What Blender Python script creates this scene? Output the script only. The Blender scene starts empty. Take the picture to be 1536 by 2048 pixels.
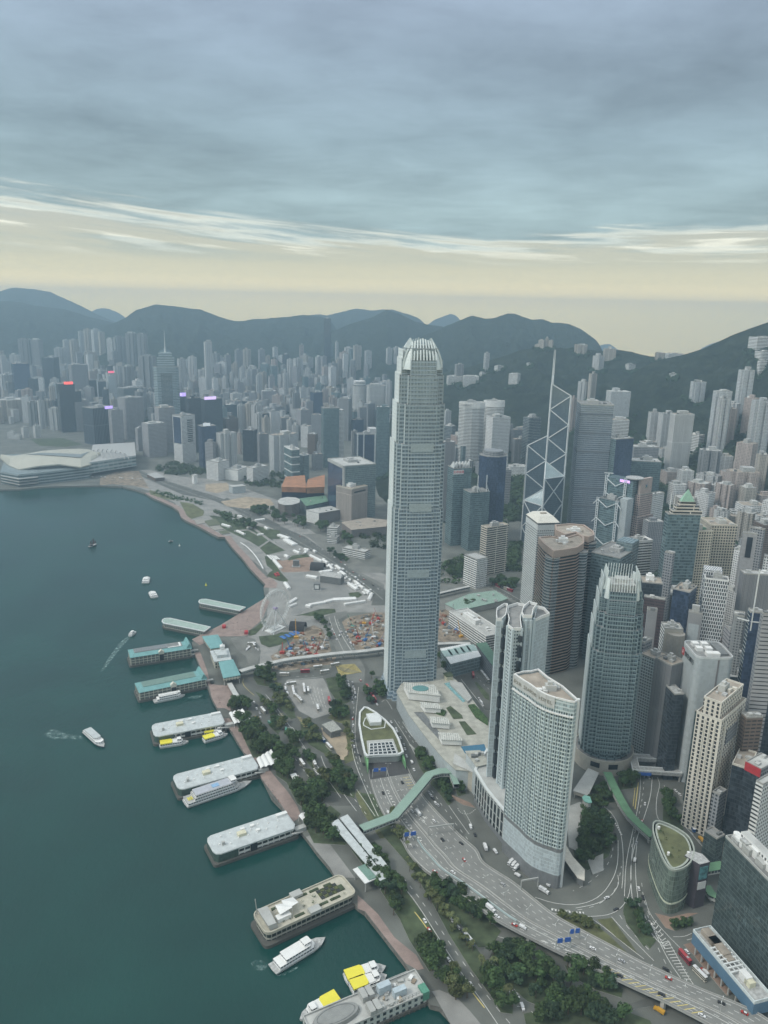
# Harbour city seen from the air: camera, world, sun, then ground, towers, piers, boats, trees, vehicles, haze
import bpy,bmesh,math,random
import numpy as np
from mathutils import Vector
S=bpy.context.scene
COL=S.collection
rnd=random.Random(7)
PI=math.pi
FPX=1538.0;CX=768.0;CY=1024.0;CH=444.0
ROLL=math.atan(.0225);PITCH=math.atan((1024-616)/FPX*math.cos(ROLL))
cf=np.array([0,math.cos(PITCH),-math.sin(PITCH)])
_r0=np.array([1.,0,0]);_u0=np.array([0,math.sin(PITCH),math.cos(PITCH)])
cr=_r0*math.cos(ROLL)+_u0*math.sin(ROLL)
cu=_u0*math.cos(ROLL)-_r0*math.sin(ROLL)
from mathutils import Matrix
cam_d=bpy.data.cameras.new('camera');cam=bpy.data.objects.new('camera',cam_d);COL.objects.link(cam)
cam_d.sensor_fit='VERTICAL';cam_d.sensor_height=24.0;cam_d.lens=24.0*FPX/2048.0
cam_d.clip_start=1.0;cam_d.clip_end=60000.0
M4=Matrix(((cr[0],cu[0],-cf[0],0),(cr[1],cu[1],-cf[1],0),(cr[2],cu[2],-cf[2],CH),(0,0,0,1)))
cam.matrix_world=M4
S.camera=cam
S.render.resolution_x=768;S.render.resolution_y=1024
W=bpy.data.worlds.new('World');S.world=W;W.use_nodes=True
SUN_EL=math.radians(47);SUN_AZ=math.radians(-112)
def nd(nt,t,**k):
 n=nt.nodes.new(t)
 for a,v in k.items():setattr(n,a,v)
 return n
def mth(nt,op,a,b=None,c=None,clamp=False):
 n=nt.nodes.new('ShaderNodeMath');n.operation=op;n.use_clamp=clamp
 for i,v in enumerate((a,b,c)):
  if v is None:continue
  if isinstance(v,(int,float)):n.inputs[i].default_value=v
  else:nt.links.new(v,n.inputs[i])
 return n.outputs[0]
def mixc(nt,f,a,b):
 n=nt.nodes.new('ShaderNodeMix');n.data_type='RGBA'
 for i,v in((0,f),(6,a),(7,b)):
  if isinstance(v,(int,float)):n.inputs[i].default_value=v
  elif isinstance(v,(tuple,list)):n.inputs[i].default_value=(*v[:3],1)
  else:nt.links.new(v,n.inputs[i])
 return n.outputs[2]
def ramp(nt,f,stops,interp='LINEAR'):
 n=nt.nodes.new('ShaderNodeValToRGB');n.color_ramp.interpolation=interp
 e=n.color_ramp.elements
 while len(e)<len(stops):e.new(0.5)
 for i,(p,c)in enumerate(stops):
  e[i].position=p;e[i].color=(*c[:3],1)if isinstance(c,(tuple,list))else(c,c,c,1)
 nt.links.new(f,n.inputs[0]);return n.outputs[0]
def lin(r,g,b):
 f=lambda c:(c/255/12.92 if c/255<=.04045 else((c/255+.055)/1.055)**2.4)
 return(f(r),f(g),f(b))
def build_world():
 nt=W.node_tree;nt.nodes.clear()
 out=nd(nt,'ShaderNodeOutputWorld');bg=nd(nt,'ShaderNodeBackground')
 tc=nd(nt,'ShaderNodeTexCoord');sep=nd(nt,'ShaderNodeSeparateXYZ')
 nt.links.new(tc.outputs['Generated'],sep.inputs[0])
 x,y,z=sep.outputs
 zc=mth(nt,'MAXIMUM',z,0.0)
 el=mth(nt,'DEGREES',mth(nt,'ARCSINE',z))
 az=mth(nt,'ARCTAN2',x,y)
 inv=mth(nt,'DIVIDE',1.0,mth(nt,'ADD',zc,0.055))
 cu_,cv_=mth(nt,'MULTIPLY',x,inv),mth(nt,'MULTIPLY',y,inv)
 cmb=nd(nt,'ShaderNodeCombineXYZ');nt.links.new(cu_,cmb.inputs[0]);nt.links.new(cv_,cmb.inputs[1])
 def noise(scale,det,vec=cmb.outputs[0],rough=.55,dist=0.0,off=0.0):
  n=nd(nt,'ShaderNodeTexNoise');n.inputs['Scale'].default_value=scale
  n.inputs['Detail'].default_value=det;n.inputs['Roughness'].default_value=rough
  n.inputs['Distortion'].default_value=dist
  mp=nd(nt,'ShaderNodeMapping');mp.inputs['Location'].default_value=(off,off*.7,off*.3)
  nt.links.new(vec,mp.inputs[0]);nt.links.new(mp.outputs[0],n.inputs['Vector'])
  return n.outputs[0]
 n1=noise(.42,6,off=3.1)
 n2=noise(1.9,8,rough=.64,off=9.0,dist=.4)
 n3=noise(.8,5,off=21.0,dist=.3)
 c2=nd(nt,'ShaderNodeCombineXYZ')
 nt.links.new(mth(nt,'MULTIPLY',az,2.2),c2.inputs[0])
 nt.links.new(mth(nt,'MULTIPLY',mth(nt,'ADD',el,mth(nt,'MULTIPLY',mth(nt,'MINIMUM',az,.12),4.6)),.62),c2.inputs[1])
 n4=noise(1.0,8,vec=c2.outputs[0],rough=.62,off=5.0,dist=.5)
 n5=noise(2.3,8,vec=c2.outputs[0],rough=.65,off=14.0,dist=.35)
 edge=mth(nt,'ADD',el,mth(nt,'MULTIPLY',mth(nt,'SUBTRACT',n4,.5),4.6))
 edge=mth(nt,'ADD',edge,mth(nt,'MULTIPLY',mth(nt,'SUBTRACT',n5,.5),3.2))
 edge=mth(nt,'ADD',edge,mth(nt,'MULTIPLY',mth(nt,'ABSOLUTE',mth(nt,'SUBTRACT',az,.03)),-3.3))
 mr=nd(nt,'ShaderNodeMapRange',interpolation_type='SMOOTHERSTEP')
 nt.links.new(edge,mr.inputs[0]);mr.inputs[1].default_value=SKY['e0'];mr.inputs[2].default_value=SKY['e1']
 deck=mr.outputs[0]
 e01=mth(nt,'DIVIDE',el,90.0,clamp=True)
 dcol=ramp(nt,e01,[(0.0,lin(140,158,156)),(.07,lin(141,160,162)),(.12,lin(134,153,161)),(.17,lin(136,153,166)),(.215,lin(142,157,174)),(.36,(.72,.76,.78)),(1.0,(.84,.87,.88))])
 shade=mth(nt,'ADD',1.0,mth(nt,'MULTIPLY',mth(nt,'SUBTRACT',n1,.5),1.25))
 shade=mth(nt,'ADD',shade,mth(nt,'MULTIPLY',mth(nt,'SUBTRACT',n2,.5),.60))
 shade=mth(nt,'ADD',shade,mth(nt,'MULTIPLY',mth(nt,'SUBTRACT',n3,.5),.85))
 shv=nd(nt,'ShaderNodeVectorMath',operation='SCALE');nt.links.new(dcol,shv.inputs[0]);nt.links.new(shade,shv.inputs[3])
 lcol=ramp(nt,mth(nt,'DIVIDE',el,12.0,clamp=True),SKY['low'])
 st=nd(nt,'ShaderNodeMapRange',interpolation_type='SMOOTHSTEP');nt.links.new(n5,st.inputs[0]);st.inputs[1].default_value=.52;st.inputs[2].default_value=.64
 ew=ramp(nt,mth(nt,'DIVIDE',el,12.0,clamp=True),[(0,0.0),(.24,0.03),(.36,.7),(.5,1.0),(1,.8)])
 low=mixc(nt,mth(nt,'MULTIPLY',st.outputs[0],ew),lcol,(1.0,.97,.80))
 st2=nd(nt,'ShaderNodeMapRange',interpolation_type='SMOOTHSTEP');nt.links.new(n4,st2.inputs[0]);st2.inputs[1].default_value=.47;st2.inputs[2].default_value=.6
 low=mixc(nt,mth(nt,'MULTIPLY',mth(nt,'MULTIPLY',st2.outputs[0],ew),.8),low,lin(128,156,162))
 rim=mth(nt,'MULTIPLY',mth(nt,'MULTIPLY',deck,mth(nt,'SUBTRACT',1.0,deck)),4.0)
 low=mixc(nt,mth(nt,'MULTIPLY',rim,.75),low,(.92,.91,.76))
 col=mixc(nt,deck,low,shv.outputs[0])
 sky=nd(nt,'ShaderNodeTexSky',sky_type='NISHITA');sky.sun_disc=False
 sky.sun_elevation=SUN_EL;sky.sun_rotation=SUN_AZ
 sk=nd(nt,'ShaderNodeVectorMath',operation='SCALE');nt.links.new(sky.outputs[0],sk.inputs[0]);sk.inputs[3].default_value=0.1
 col=mixc(nt,0.93,sk.outputs[0],col)
 dn=nd(nt,'ShaderNodeMapRange');nt.links.new(z,dn.inputs[0]);dn.inputs[1].default_value=-.14;dn.inputs[2].default_value=-.09
 col=mixc(nt,dn.outputs[0],(.10,.14,.16),col)
 nt.links.new(col,bg.inputs[0]);bg.inputs[1].default_value=1.0
 nt.links.new(bg.outputs[0],out.inputs[0])
SKY=dict(e0=3.7,e1=5.3,low=[(0.0,(1.6,1.22,.50)),(.06,(1.45,1.08,.48)),(.11,(1.15,.92,.47)),(.17,(.80,.69,.41)),(.27,(.55,.52,.37)),(.45,(.46,.46,.38)),(.7,(.42,.47,.44)),(1.0,(.38,.45,.48))])
build_world()
sun_d=bpy.data.lights.new('sun','SUN');sun_d.energy=1.5;sun_d.angle=math.radians(14);sun_d.color=(1.0,.95,.87)
sun=bpy.data.objects.new('sun',sun_d);COL.objects.link(sun);sun.location=(0,0,3000)
_sd=Vector((math.sin(SUN_AZ)*math.cos(SUN_EL),math.cos(SUN_AZ)*math.cos(SUN_EL),math.sin(SUN_EL)))
sun.rotation_euler=_sd.to_track_quat('Z','Y').to_euler()
S.view_settings.view_transform='Standard';S.view_settings.look='None'
S.view_settings.exposure=0.46;S.view_settings.gamma=1.0
S.cycles.use_denoising=True
S.cycles.max_bounces=5;S.cycles.diffuse_bounces=2;S.cycles.glossy_bounces=2;S.cycles.transmission_bounces=2
S.cycles.volume_bounces=0;S.cycles.transparent_max_bounces=6;S.cycles.caustics_reflective=False;S.cycles.caustics_refractive=False
G=4.0
def ray(px,py):return cf+cr*(px-CX)/FPX-cu*(py-CY)/FPX
def P(px,py,z=G):
 d=ray(px,py);t=(z-CH)/d[2];return(d[0]*t,d[1]*t)
def proj(x,y,z):
 v=np.array([x,y,z-CH]);w=v@cf;return CX+FPX*(v@cr)/w,CY-FPX*(v@cu)/w
def Pd(px,py,dist):
 d=ray(px,py);t=dist/math.hypot(d[0],d[1]);return(d[0]*t,d[1]*t,CH+d[2]*t)
NAD=(CX+FPX*(-cr[2])/(-cf[2]),CY-FPX*(-cu[2])/(-cf[2]))
def drop(px,py,yb):return px+(yb-py)*(NAD[0]-px)/(NAD[1]-py)
def Hat(x,y,py):
 lo,hi=-50.,900.
 for _ in range(40):
  m=(lo+hi)/2
  if proj(x,y,m)[1]>py:lo=m
  else:hi=m
 return lo
def put(name,data,parent=None,loc=None,rot=None):
 o=bpy.data.objects.new(name,data);COL.objects.link(o)
 if parent is not None:o.parent=parent
 if loc is not None:o.location=loc
 if rot is not None:o.rotation_euler=(0,0,rot)
 return o
def tag(o,label=None,cat=None,group=None,kind=None):
 if label:o['label']=label
 if cat:o['category']=cat
 if group:o['group']=group
 if kind:o['kind']=kind
 return o
def thing(name,label,cat,loc=(0,0,0),rot=0,group=None):
 o=put(name,None,None,loc,rot);o.empty_display_size=1.0
 return tag(o,label,cat,group)
def copy_tree(o,loc=None,rot=None,label=None,group=None,name=None,scale=None):
 def cp(s,par):
  c=s.copy();COL.objects.link(c);c.parent=par
  for ch in KIDS.get(s.name,()):cp(ch,c)
  return c
 c=cp(o,None)
 if loc is not None:c.location=loc
 if rot is not None:c.rotation_euler=(0,0,rot)
 if label:c['label']=label
 if group:c['group']=group
 if scale is not None:c.scale=scale if isinstance(scale,tuple)else(scale,)*3
 return c
KIDS={}
class MB:
 """collects faces with metre UVs and material slots, then becomes one mesh object"""
 def __init__(s):s.v=[];s.f=[];s.uv=[];s.m=[];s.sm=[]
 def face(s,pts,uvs=None,m=0,smooth=False):
  i=len(s.v);s.v+=[tuple(map(float,p))for p in pts];s.f.append(tuple(range(i,i+len(pts))))
  s.uv+=(uvs if uvs is not None else[(p[0],p[1])for p in pts]);s.m.append(m);s.sm.append(smooth)
 def prism(s,poly,z0,z1,m=0,cap=True,mc=None,bottom=False,u0=0.0,closed=True,poly2=None,smooth=False):
  """vertical (or tapering to poly2) walls over a counter-clockwise polygon"""
  n=len(poly);u=u0;q=poly2 or poly
  for i in range(n if closed else n-1):
   a,b=poly[i],poly[(i+1)%n];c,d=q[(i+1)%n],q[i]
   L=math.hypot(b[0]-a[0],b[1]-a[1])
   s.face([(*a[:2],z0),(*b[:2],z0),(*c[:2],z1),(*d[:2],z1)],[(u,z0),(u+L,z0),(u+L,z1),(u,z1)],m,smooth)
   u+=L
  if cap:s.face([(*p[:2],z1)for p in q],m=m if mc is None else mc)
  if bottom:s.face([(*p[:2],z0)for p in reversed(poly)],m=m if mc is None else mc)
 def box(s,x0,x1,y0,y1,z0,z1,m=0,mc=None,bottom=False):
  s.prism([(x0,y0),(x1,y0),(x1,y1),(x0,y1)],z0,z1,m,True,mc,bottom)
 def cbox(s,c,sx,sy,z0,z1,a=0.0,m=0,mc=None,bottom=False):
  ca,sa=math.cos(a),math.sin(a)
  s.prism([(c[0]+x*ca-y*sa,c[1]+x*sa+y*ca)for x,y in((-sx/2,-sy/2),(sx/2,-sy/2),(sx/2,sy/2),(-sx/2,sy/2))],z0,z1,m,True,mc,bottom)
 def ring(s,poly,t,z0,z1,m=0):
  """a parapet: the band between a polygon and its inset by t"""
  q=inset(poly,t);n=len(poly)
  s.prism(poly,z0,z1,m,cap=False)
  for i in range(n):
   j=(i+1)%n
   s.face([(*poly[i][:2],z1),(*poly[j][:2],z1),(*q[j],z1),(*q[i],z1)],m=m)
  s.prism(list(reversed(q)),z0,z1,m,cap=False)
 def bar(s,a,b,w,h=None,m=0):
  """a square bar from a to b"""
  a=Vector(a);b=Vector(b);h=h or w;d=(b-a).normalized()
  up=Vector((0,0,1))if abs(d.z)<.95 else Vector((1,0,0))
  x=d.cross(up).normalized()*w/2;y=x.normalized().cross(d).normalized()*h/2
  A=[a-x-y,a+x-y,a+x+y,a-x+y];B=[p+(b-a)for p in A]
  for i in range(4):
   j=(i+1)%4;s.face([A[i],A[j],B[j],B[i]],[(0,0),(w,0),(w,(b-a).length),(0,(b-a).length)],m)
  s.face([A[3],A[2],A[1],A[0]],m=m);s.face(B,m=m)
 def tube(s,a,b,r,r2=None,n=8,m=0,cap=True):
  a=Vector(a);b=Vector(b);d=(b-a).normalized();r2=r if r2 is None else r2
  up=Vector((0,0,1))if abs(d.z)<.95 else Vector((1,0,0))
  x=d.cross(up).normalized();y=x.cross(d).normalized()*-1
  A=[a+(x*math.cos(2*PI*k/n)+y*math.sin(2*PI*k/n))*r for k in range(n)]
  B=[b+(x*math.cos(2*PI*k/n)+y*math.sin(2*PI*k/n))*r2 for k in range(n)]
  L=(b-a).length
  for i in range(n):
   j=(i+1)%n;s.face([A[i],A[j],B[j],B[i]],[(i,0),(i+1,0),(i+1,L),(i,L)],m,True)
  if cap:s.face(list(reversed(A)),m=m);s.face(B,m=m)
 def build(s,name,mats,parent=None,loc=None,rot=None):
  me=bpy.data.meshes.new(name)
  me.from_pydata(s.v,[],s.f)
  uvl=me.uv_layers.new(name='UVMap');uvl.data.foreach_set('uv',[c for u in s.uv for c in u])
  for mm in(mats if isinstance(mats,(list,tuple))else[mats]):me.materials.append(mm)
  me.polygons.foreach_set('material_index',s.m)
  me.polygons.foreach_set('use_smooth',s.sm)
  me.update()
  o=put(name,me,parent,loc,rot)
  if parent is not None:KIDS.setdefault(parent.name,[]).append(o)
  return o
def area2(p):return sum(p[i][0]*p[(i+1)%len(p)][1]-p[(i+1)%len(p)][0]*p[i][1]for i in range(len(p)))
def ccw(p):return list(p)if area2(p)>0 else list(reversed(p))
def inset(poly,t):
 """offset a counter-clockwise polygon inwards by t"""
 n=len(poly);out=[]
 for i in range(n):
  p0,p1,p2=poly[i-1],poly[i],poly[(i+1)%n]
  e1=Vector((p1[0]-p0[0],p1[1]-p0[1]));e2=Vector((p2[0]-p1[0],p2[1]-p1[1]))
  if e1.length<1e-6 or e2.length<1e-6:out.append((p1[0],p1[1]));continue
  e1.normalize();e2.normalize()
  n1=Vector((-e1.y,e1.x));n2=Vector((-e2.y,e2.x));k=1+n1.dot(n2)
  b=(n1+n2)/max(k,.35)
  out.append((p1[0]+b.x*t,p1[1]+b.y*t))
 return out
def rect(w,d):return[(-w/2,-d/2),(w/2,-d/2),(w/2,d/2),(-w/2,d/2)]
def rrect(w,d,r,n=5):
 o=[]
 for cx,cy,a0 in((w/2-r,-d/2+r,-PI/2),(w/2-r,d/2-r,0),(-w/2+r,d/2-r,PI/2),(-w/2+r,-d/2+r,PI)):
  for k in range(n+1):
   a=a0+PI/2*k/n;o.append((cx+r*math.cos(a),cy+r*math.sin(a)))
 return o
def circ(r,n=24,cx=0,cy=0,ry=None):return[(cx+r*math.cos(2*PI*k/n),cy+(ry or r)*math.sin(2*PI*k/n))for k in range(n)]
MATS={}
def pbsdf(name):
 m=bpy.data.materials.new(name);m.use_nodes=True;nt=m.node_tree
 return m,nt,nt.nodes['Principled BSDF']
def plain(name,col,rough=.7,met=0.0,var=.12,scale=.35,bump=0.0,emit=None):
 """painted, cast or metal surface with a little weathering in its colour"""
 if name in MATS:return MATS[name]
 m,nt,b=pbsdf(name)
 tc=nd(nt,'ShaderNodeTexCoord');n=nd(nt,'ShaderNodeTexNoise');n.inputs['Scale'].default_value=scale;n.inputs['Detail'].default_value=5
 nt.links.new(tc.outputs['Object'],n.inputs['Vector'])
 c=ramp(nt,n.outputs[0],[(.3,tuple(x*(1-var)for x in col)),(.7,tuple(min(1,x*(1+var))for x in col))])
 nt.links.new(c,b.inputs['Base Color']);b.inputs['Roughness'].default_value=rough;b.inputs['Metallic'].default_value=met
 if emit:
  b.inputs['Emission Color'].default_value=(*emit[0],1);b.inputs['Emission Strength'].default_value=emit[1]
 MATS[name]=m;return m
def facade(name,wall,glass,fh=3.6,bw=3.0,wf=.6,hf=.55,rough=.25,var=.5,met=.0,stagger=False,wrough=.75,band=0.0,bandc=None,vstripe=0.0,glass2=None,dirt=.12,off=0.0):
 """window grid from metre UVs: floors of fh, bays of bw, window share wf x hf; every pane gets its own tone"""
 if name in MATS:return MATS[name]
 if max(glass)<.15 and not met:glass=tuple(g*.55 for g in glass);var*=.8
 if min(wall)>.25:wall=tuple(min(.82,w*1.16)for w in wall)
 m,nt,b=pbsdf(name);b.inputs['Specular IOR Level'].default_value=.28
 uv=nd(nt,'ShaderNodeUVMap');sp=nd(nt,'ShaderNodeSeparateXYZ');nt.links.new(uv.outputs[0],sp.inputs[0])
 u=mth(nt,'DIVIDE',sp.outputs[0],bw);v=mth(nt,'DIVIDE',mth(nt,'ADD',sp.outputs[1],off),fh)
 iv=mth(nt,'FLOOR',v)
 if stagger:u=mth(nt,'ADD',u,mth(nt,'MULTIPLY',mth(nt,'MODULO',iv,2.0),.5))
 iu=mth(nt,'FLOOR',u);fu=mth(nt,'FRACT',u);fv=mth(nt,'FRACT',v)
 du=mth(nt,'ABSOLUTE',mth(nt,'SUBTRACT',fu,.5));dv=mth(nt,'ABSOLUTE',mth(nt,'SUBTRACT',fv,.52))
 mk=mth(nt,'LESS_THAN',dv,hf/2)
 if wf<.999:mk=mth(nt,'MULTIPLY',mk,mth(nt,'LESS_THAN',du,wf/2))
 cm=nd(nt,'ShaderNodeCombineXYZ');nt.links.new(iu,cm.inputs[0]);nt.links.new(iv,cm.inputs[1])
 wn=nd(nt,'ShaderNodeTexWhiteNoise',noise_dimensions='2D');nt.links.new(cm.outputs[0],wn.inputs['Vector'])
 g2=glass2 or tuple(min(1,g*(1+2.2*var)+.03*var)for g in glass)
 gv=mth(nt,'POWER',wn.outputs[0],1.8)
 gc=mixc(nt,gv,tuple(g*(1-.5*var)for g in glass),g2)
 n=nd(nt,'ShaderNodeTexNoise');n.inputs['Scale'].default_value=.045;n.inputs['Detail'].default_value=6
 mp=nd(nt,'ShaderNodeMapping');mp.inputs['Scale'].default_value=(2.2,.5,1);nt.links.new(uv.outputs[0],mp.inputs[0]);nt.links.new(mp.outputs[0],n.inputs['Vector'])
 wc=ramp(nt,n.outputs[0],[(.3,tuple(w*(1-dirt)for w in wall)),(.72,tuple(min(1,w*(1+dirt*.7))for w in wall))])
 if band:
  bm=mth(nt,'LESS_THAN',mth(nt,'FRACT',mth(nt,'DIVIDE',sp.outputs[1],band)),.09)
  wc=mixc(nt,bm,wc,bandc or tuple(w*.5 for w in wall));mk=mth(nt,'MULTIPLY',mk,mth(nt,'SUBTRACT',1.0,bm))
 if vstripe:
  vm=mth(nt,'LESS_THAN',mth(nt,'FRACT',mth(nt,'DIVIDE',sp.outputs[0],vstripe)),.16)
  mk=mth(nt,'MULTIPLY',mk,mth(nt,'SUBTRACT',1.0,vm))
 nt.links.new(mixc(nt,mk,wc,gc),b.inputs['Base Color'])
 nt.links.new(mth(nt,'ADD',wrough,mth(nt,'MULTIPLY',mk,rough-wrough)),b.inputs['Roughness'])
 if met:nt.links.new(mth(nt,'MULTIPLY',mk,met),b.inputs['Metallic'])
 bp=nd(nt,'ShaderNodeBump');bp.inputs['Strength'].default_value=.5;bp.inputs['Distance'].default_value=.3;bp.invert=True
 nt.links.new(mk,bp.inputs['Height']);nt.links.new(bp.outputs[0],b.inputs['Normal'])
 MATS[name]=m;return m
HAZE_D=1.8e-4;HAZE_COL=(.56,.81,1.0,1)
RIDGES=[('far',7400,1500,900,[(-160,600),(-60,590),(0,579),(22,572),(50,573),(100,580),(150,603),(190,624),(225,640),(260,652),(320,668)]),('far',9300,1200,600,[(150,612),(190,616),(215,617),(250,630),(285,652)]),('far',5900,2200,900,[(-160,612),(-60,606),(0,602),(22,601),(50,605),(67,610),(130,618),(182,634),(240,648),(300,655)]),('far',5100,2300,800,[(150,668),(200,653),(232,642),(252,632),(272,617),(285,614),(310,606),(340,609),(400,616),(412,621),(440,632),(470,640),(487,640),(505,636),(560,633),(600,628),(640,630),(665,640),(700,660)]),('far',6500,2200,700,[(560,632),(590,630),(640,626),(655,628),(680,622),(700,617),(715,614),(740,618),(765,616),(785,616),(800,620),(830,630),(855,640),(880,650)]),('far',4500,1800,600,[(620,690),(664,664),(700,648),(746,634),(774,619),(800,628),(830,643),(860,650),(885,653),(905,662),(930,680)]),('far',8200,1200,600,[(830,640),(860,640),(880,635),(900,627),(912,629),(925,635),(950,650)]),('far',3900,1900,600,[(790,700),(850,667),(885,652),(910,640),(945,627),(970,632),(990,630),(1015,621),(1030,622),(1065,636),(1085,634),(1105,641),(1125,642),(1140,645),(1160,653),(1190,675),(1215,700),(1240,712)]),('near',2750,1250,700,[(780,770),(860,750),(930,735),(1000,712),(1040,698),(1070,693),(1110,694),(1150,695),(1200,700),(1230,697),(1265,702),(1300,711),(1340,714),(1380,713),(1420,716),(1470,730)]),('spur',2350,1150,600,[(1060,742),(1150,730),(1230,722),(1290,716),(1340,715),(1365,710),(1385,704),(1405,698),(1440,682),(1465,670),(1500,657),(1520,650),(1550,640),(1620,610),(1750,570)]),('isle',9000,700,500,[(1195,676),(1210,679),(1222,684),(1235,691),(1245,700)]),('isle',8000,900,500,[(1362,716),(1385,704),(1405,694),(1425,686),(1445,680),(1480,675),(1540,670)]),]
RP=[]
for nm,d,wf_,wb_,pts in RIDGES:
 az=[];ht=[]
 for px,py in pts:
  X,Y,Z=Pd(px,py,d);az.append(math.atan2(X,Y));ht.append(max(Z,0))
 RP.append((d,wf_,wb_,np.array(az),np.array(ht),.20 if nm=='spur' else.06))
_rs=np.random.RandomState(5)
_NT=_rs.rand(64,64)
def vnoise(x,y):
 xi=np.floor(x).astype(int);yi=np.floor(y).astype(int);fx=x-xi;fy=y-yi
 fx=fx*fx*(3-2*fx);fy=fy*fy*(3-2*fy)
 g=lambda a,b:_NT[a%64,b%64]
 return(g(xi,yi)*(1-fx)+g(xi+1,yi)*fx)*(1-fy)+(g(xi,yi+1)*(1-fx)+g(xi+1,yi+1)*fx)*fy
def fbm(x,y,o=4):
 s=0;a=.5
 for k in range(o):s=s+a*vnoise(x*2**k+17.3*k,y*2**k+5.1*k);a*=.5
 return s
def terr(x,y):
 """ground height: 4 m on the flat city, rising to the crest lines"""
 x=np.asarray(x,float);y=np.asarray(y,float)
 a=np.arctan2(x,y);r=np.hypot(x,y);h=np.full(a.shape,0.0)
 n=fbm(x/420,y/420);nn=fbm(x/110+40,y/110,3);n3=fbm(x/34+11,y/34,2)
 for d,wf_,wb_,az,ht,ew in RP:
  c=np.interp(a,az,ht)
  edge=np.clip(np.minimum((a-az[0]+.03)/ew,(az[-1]+.03-a)/.06),0,1);edge=edge*edge*(3-2*edge)
  s=np.where(r<d,(d-r)/wf_,(r-d)/wb_);sc=np.clip(s,0,1)
  k=np.clip(sc/.18,0,1)
  prof=((1-sc)**1.5)*(1-.55*k*(n-.5)*sc*2.2)-.30*k*(1-sc)*np.abs(nn-.47)*2.2
  h=np.maximum(h,c*edge*np.clip(prof,0,1.0)+0*r)
  h=np.where((sc<1)&(c*edge>60)&(h>20),h-(n3-.45)*7*k,h)
 return h
def ground(x,y):return float(max(G,terr(np.array([x]),np.array([y]))[0]))
def Gp(px,py):
 """first terrain point under a pixel"""
 d=ray(px,py);d=d/math.hypot(d[0],d[1])
 ts=np.arange(300,9500,12.0);X=d[0]*ts;Y=d[1]*ts;Z=CH+d[2]*ts
 hh=np.maximum(terr(X,Y),G);k=np.argmax(Z<=hh)
 if not(Z<=hh).any():k=len(ts)-1
 return float(X[k]),float(Y[k]),float(hh[k])
def hill_mat():
 m,nt,b=pbsdf('hill_forest')
 tc=nd(nt,'ShaderNodeTexCoord')
 n=nd(nt,'ShaderNodeTexNoise');n.inputs['Scale'].default_value=.035;n.inputs['Detail'].default_value=9;n.inputs['Roughness'].default_value=.7
 nt.links.new(tc.outputs['Object'],n.inputs['Vector'])
 n2=nd(nt,'ShaderNodeTexNoise');n2.inputs['Scale'].default_value=.004;n2.inputs['Detail'].default_value=4
 nt.links.new(tc.outputs['Object'],n2.inputs['Vector'])
 c=ramp(nt,n.outputs[0],[(.35,(.008,.016,.012)),(.5,(.020,.034,.022)),(.68,(.048,.062,.042))])
 c2=mixc(nt,mth(nt,'MULTIPLY',n2.outputs[0],.3),c,(.045,.055,.045))
 nt.links.new(c2,b.inputs['Base Color']);b.inputs['Roughness'].default_value=.95
 b.inputs['Specular IOR Level'].default_value=.1
 bp=nd(nt,'ShaderNodeBump');bp.inputs['Strength'].default_value=1.0;bp.inputs['Distance'].default_value=14.0
 nt.links.new(n.outputs[0],bp.inputs['Height']);nt.links.new(bp.outputs[0],b.inputs['Normal'])
 return m
def build_hills():
 na=620;azs=np.linspace(-.62,.66,na)
 rs=np.concatenate([np.arange(1300,3300,14),np.arange(3300,11600,48)]);nr=len(rs)
 A,R=np.meshgrid(azs,rs,indexing='ij');X=R*np.sin(A);Y=R*np.cos(A);Z=terr(X,Y)
 v=np.stack([X,Y,Z],-1).reshape(-1,3)
 I=np.arange(na*nr).reshape(na,nr)
 q=np.stack([I[:-1,:-1],I[1:,:-1],I[1:,1:],I[:-1,1:]],-1).reshape(-1,4)
 zq=v[q][:,:,2].max(1);q=q[zq>1];q=q[:,::-1]
 u=np.unique(q);mp=np.zeros(len(v),int);mp[u]=np.arange(len(u))
 me=bpy.data.meshes.new('hills');me.from_pydata(v[u].tolist(),[],mp[q].tolist());me.materials.append(hill_mat())
 me.polygons.foreach_set('use_smooth',[True]*len(me.polygons));me.update()
 tag(put('hills',me),'forested hills rising behind the city',kind='structure')
build_hills()
def water_mat():
 m,nt,b=pbsdf('sea_water')
 tc=nd(nt,'ShaderNodeTexCoord')
 n=nd(nt,'ShaderNodeTexNoise');n.inputs['Scale'].default_value=.009;n.inputs['Detail'].default_value=5
 nt.links.new(tc.outputs['Object'],n.inputs['Vector'])
 c=ramp(nt,n.outputs[0],[(.3,(.001,.034,.030)),(.7,(.004,.052,.044))])
 nt.links.new(c,b.inputs['Base Color']);wp_=nd(nt,'ShaderNodeTexNoise');wp_.inputs['Scale'].default_value=.0045;wp_.inputs['Detail'].default_value=5;nt.links.new(tc.outputs['Object'],wp_.inputs['Vector']);nt.links.new(ramp(nt,wp_.outputs[0],[(.4,.06),(.6,.24)]),b.inputs['Roughness']);b.inputs['IOR'].default_value=1.33
 w=nd(nt,'ShaderNodeTexNoise');w.inputs['Scale'].default_value=.16;w.inputs['Detail'].default_value=6;w.inputs['Roughness'].default_value=.65
 mp=nd(nt,'ShaderNodeMapping');mp.inputs['Scale'].default_value=(1,.55,1);mp.inputs['Rotation'].default_value=(0,0,.5)
 nt.links.new(tc.outputs['Object'],mp.inputs[0]);nt.links.new(mp.outputs[0],w.inputs['Vector'])
 bp=nd(nt,'ShaderNodeBump');bp.inputs['Strength'].default_value=.5;bp.inputs['Distance'].default_value=1.2
 nt.links.new(w.outputs[0],bp.inputs['Height']);nt.links.new(bp.outputs[0],b.inputs['Normal'])
 return m
mb=MB()
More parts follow.
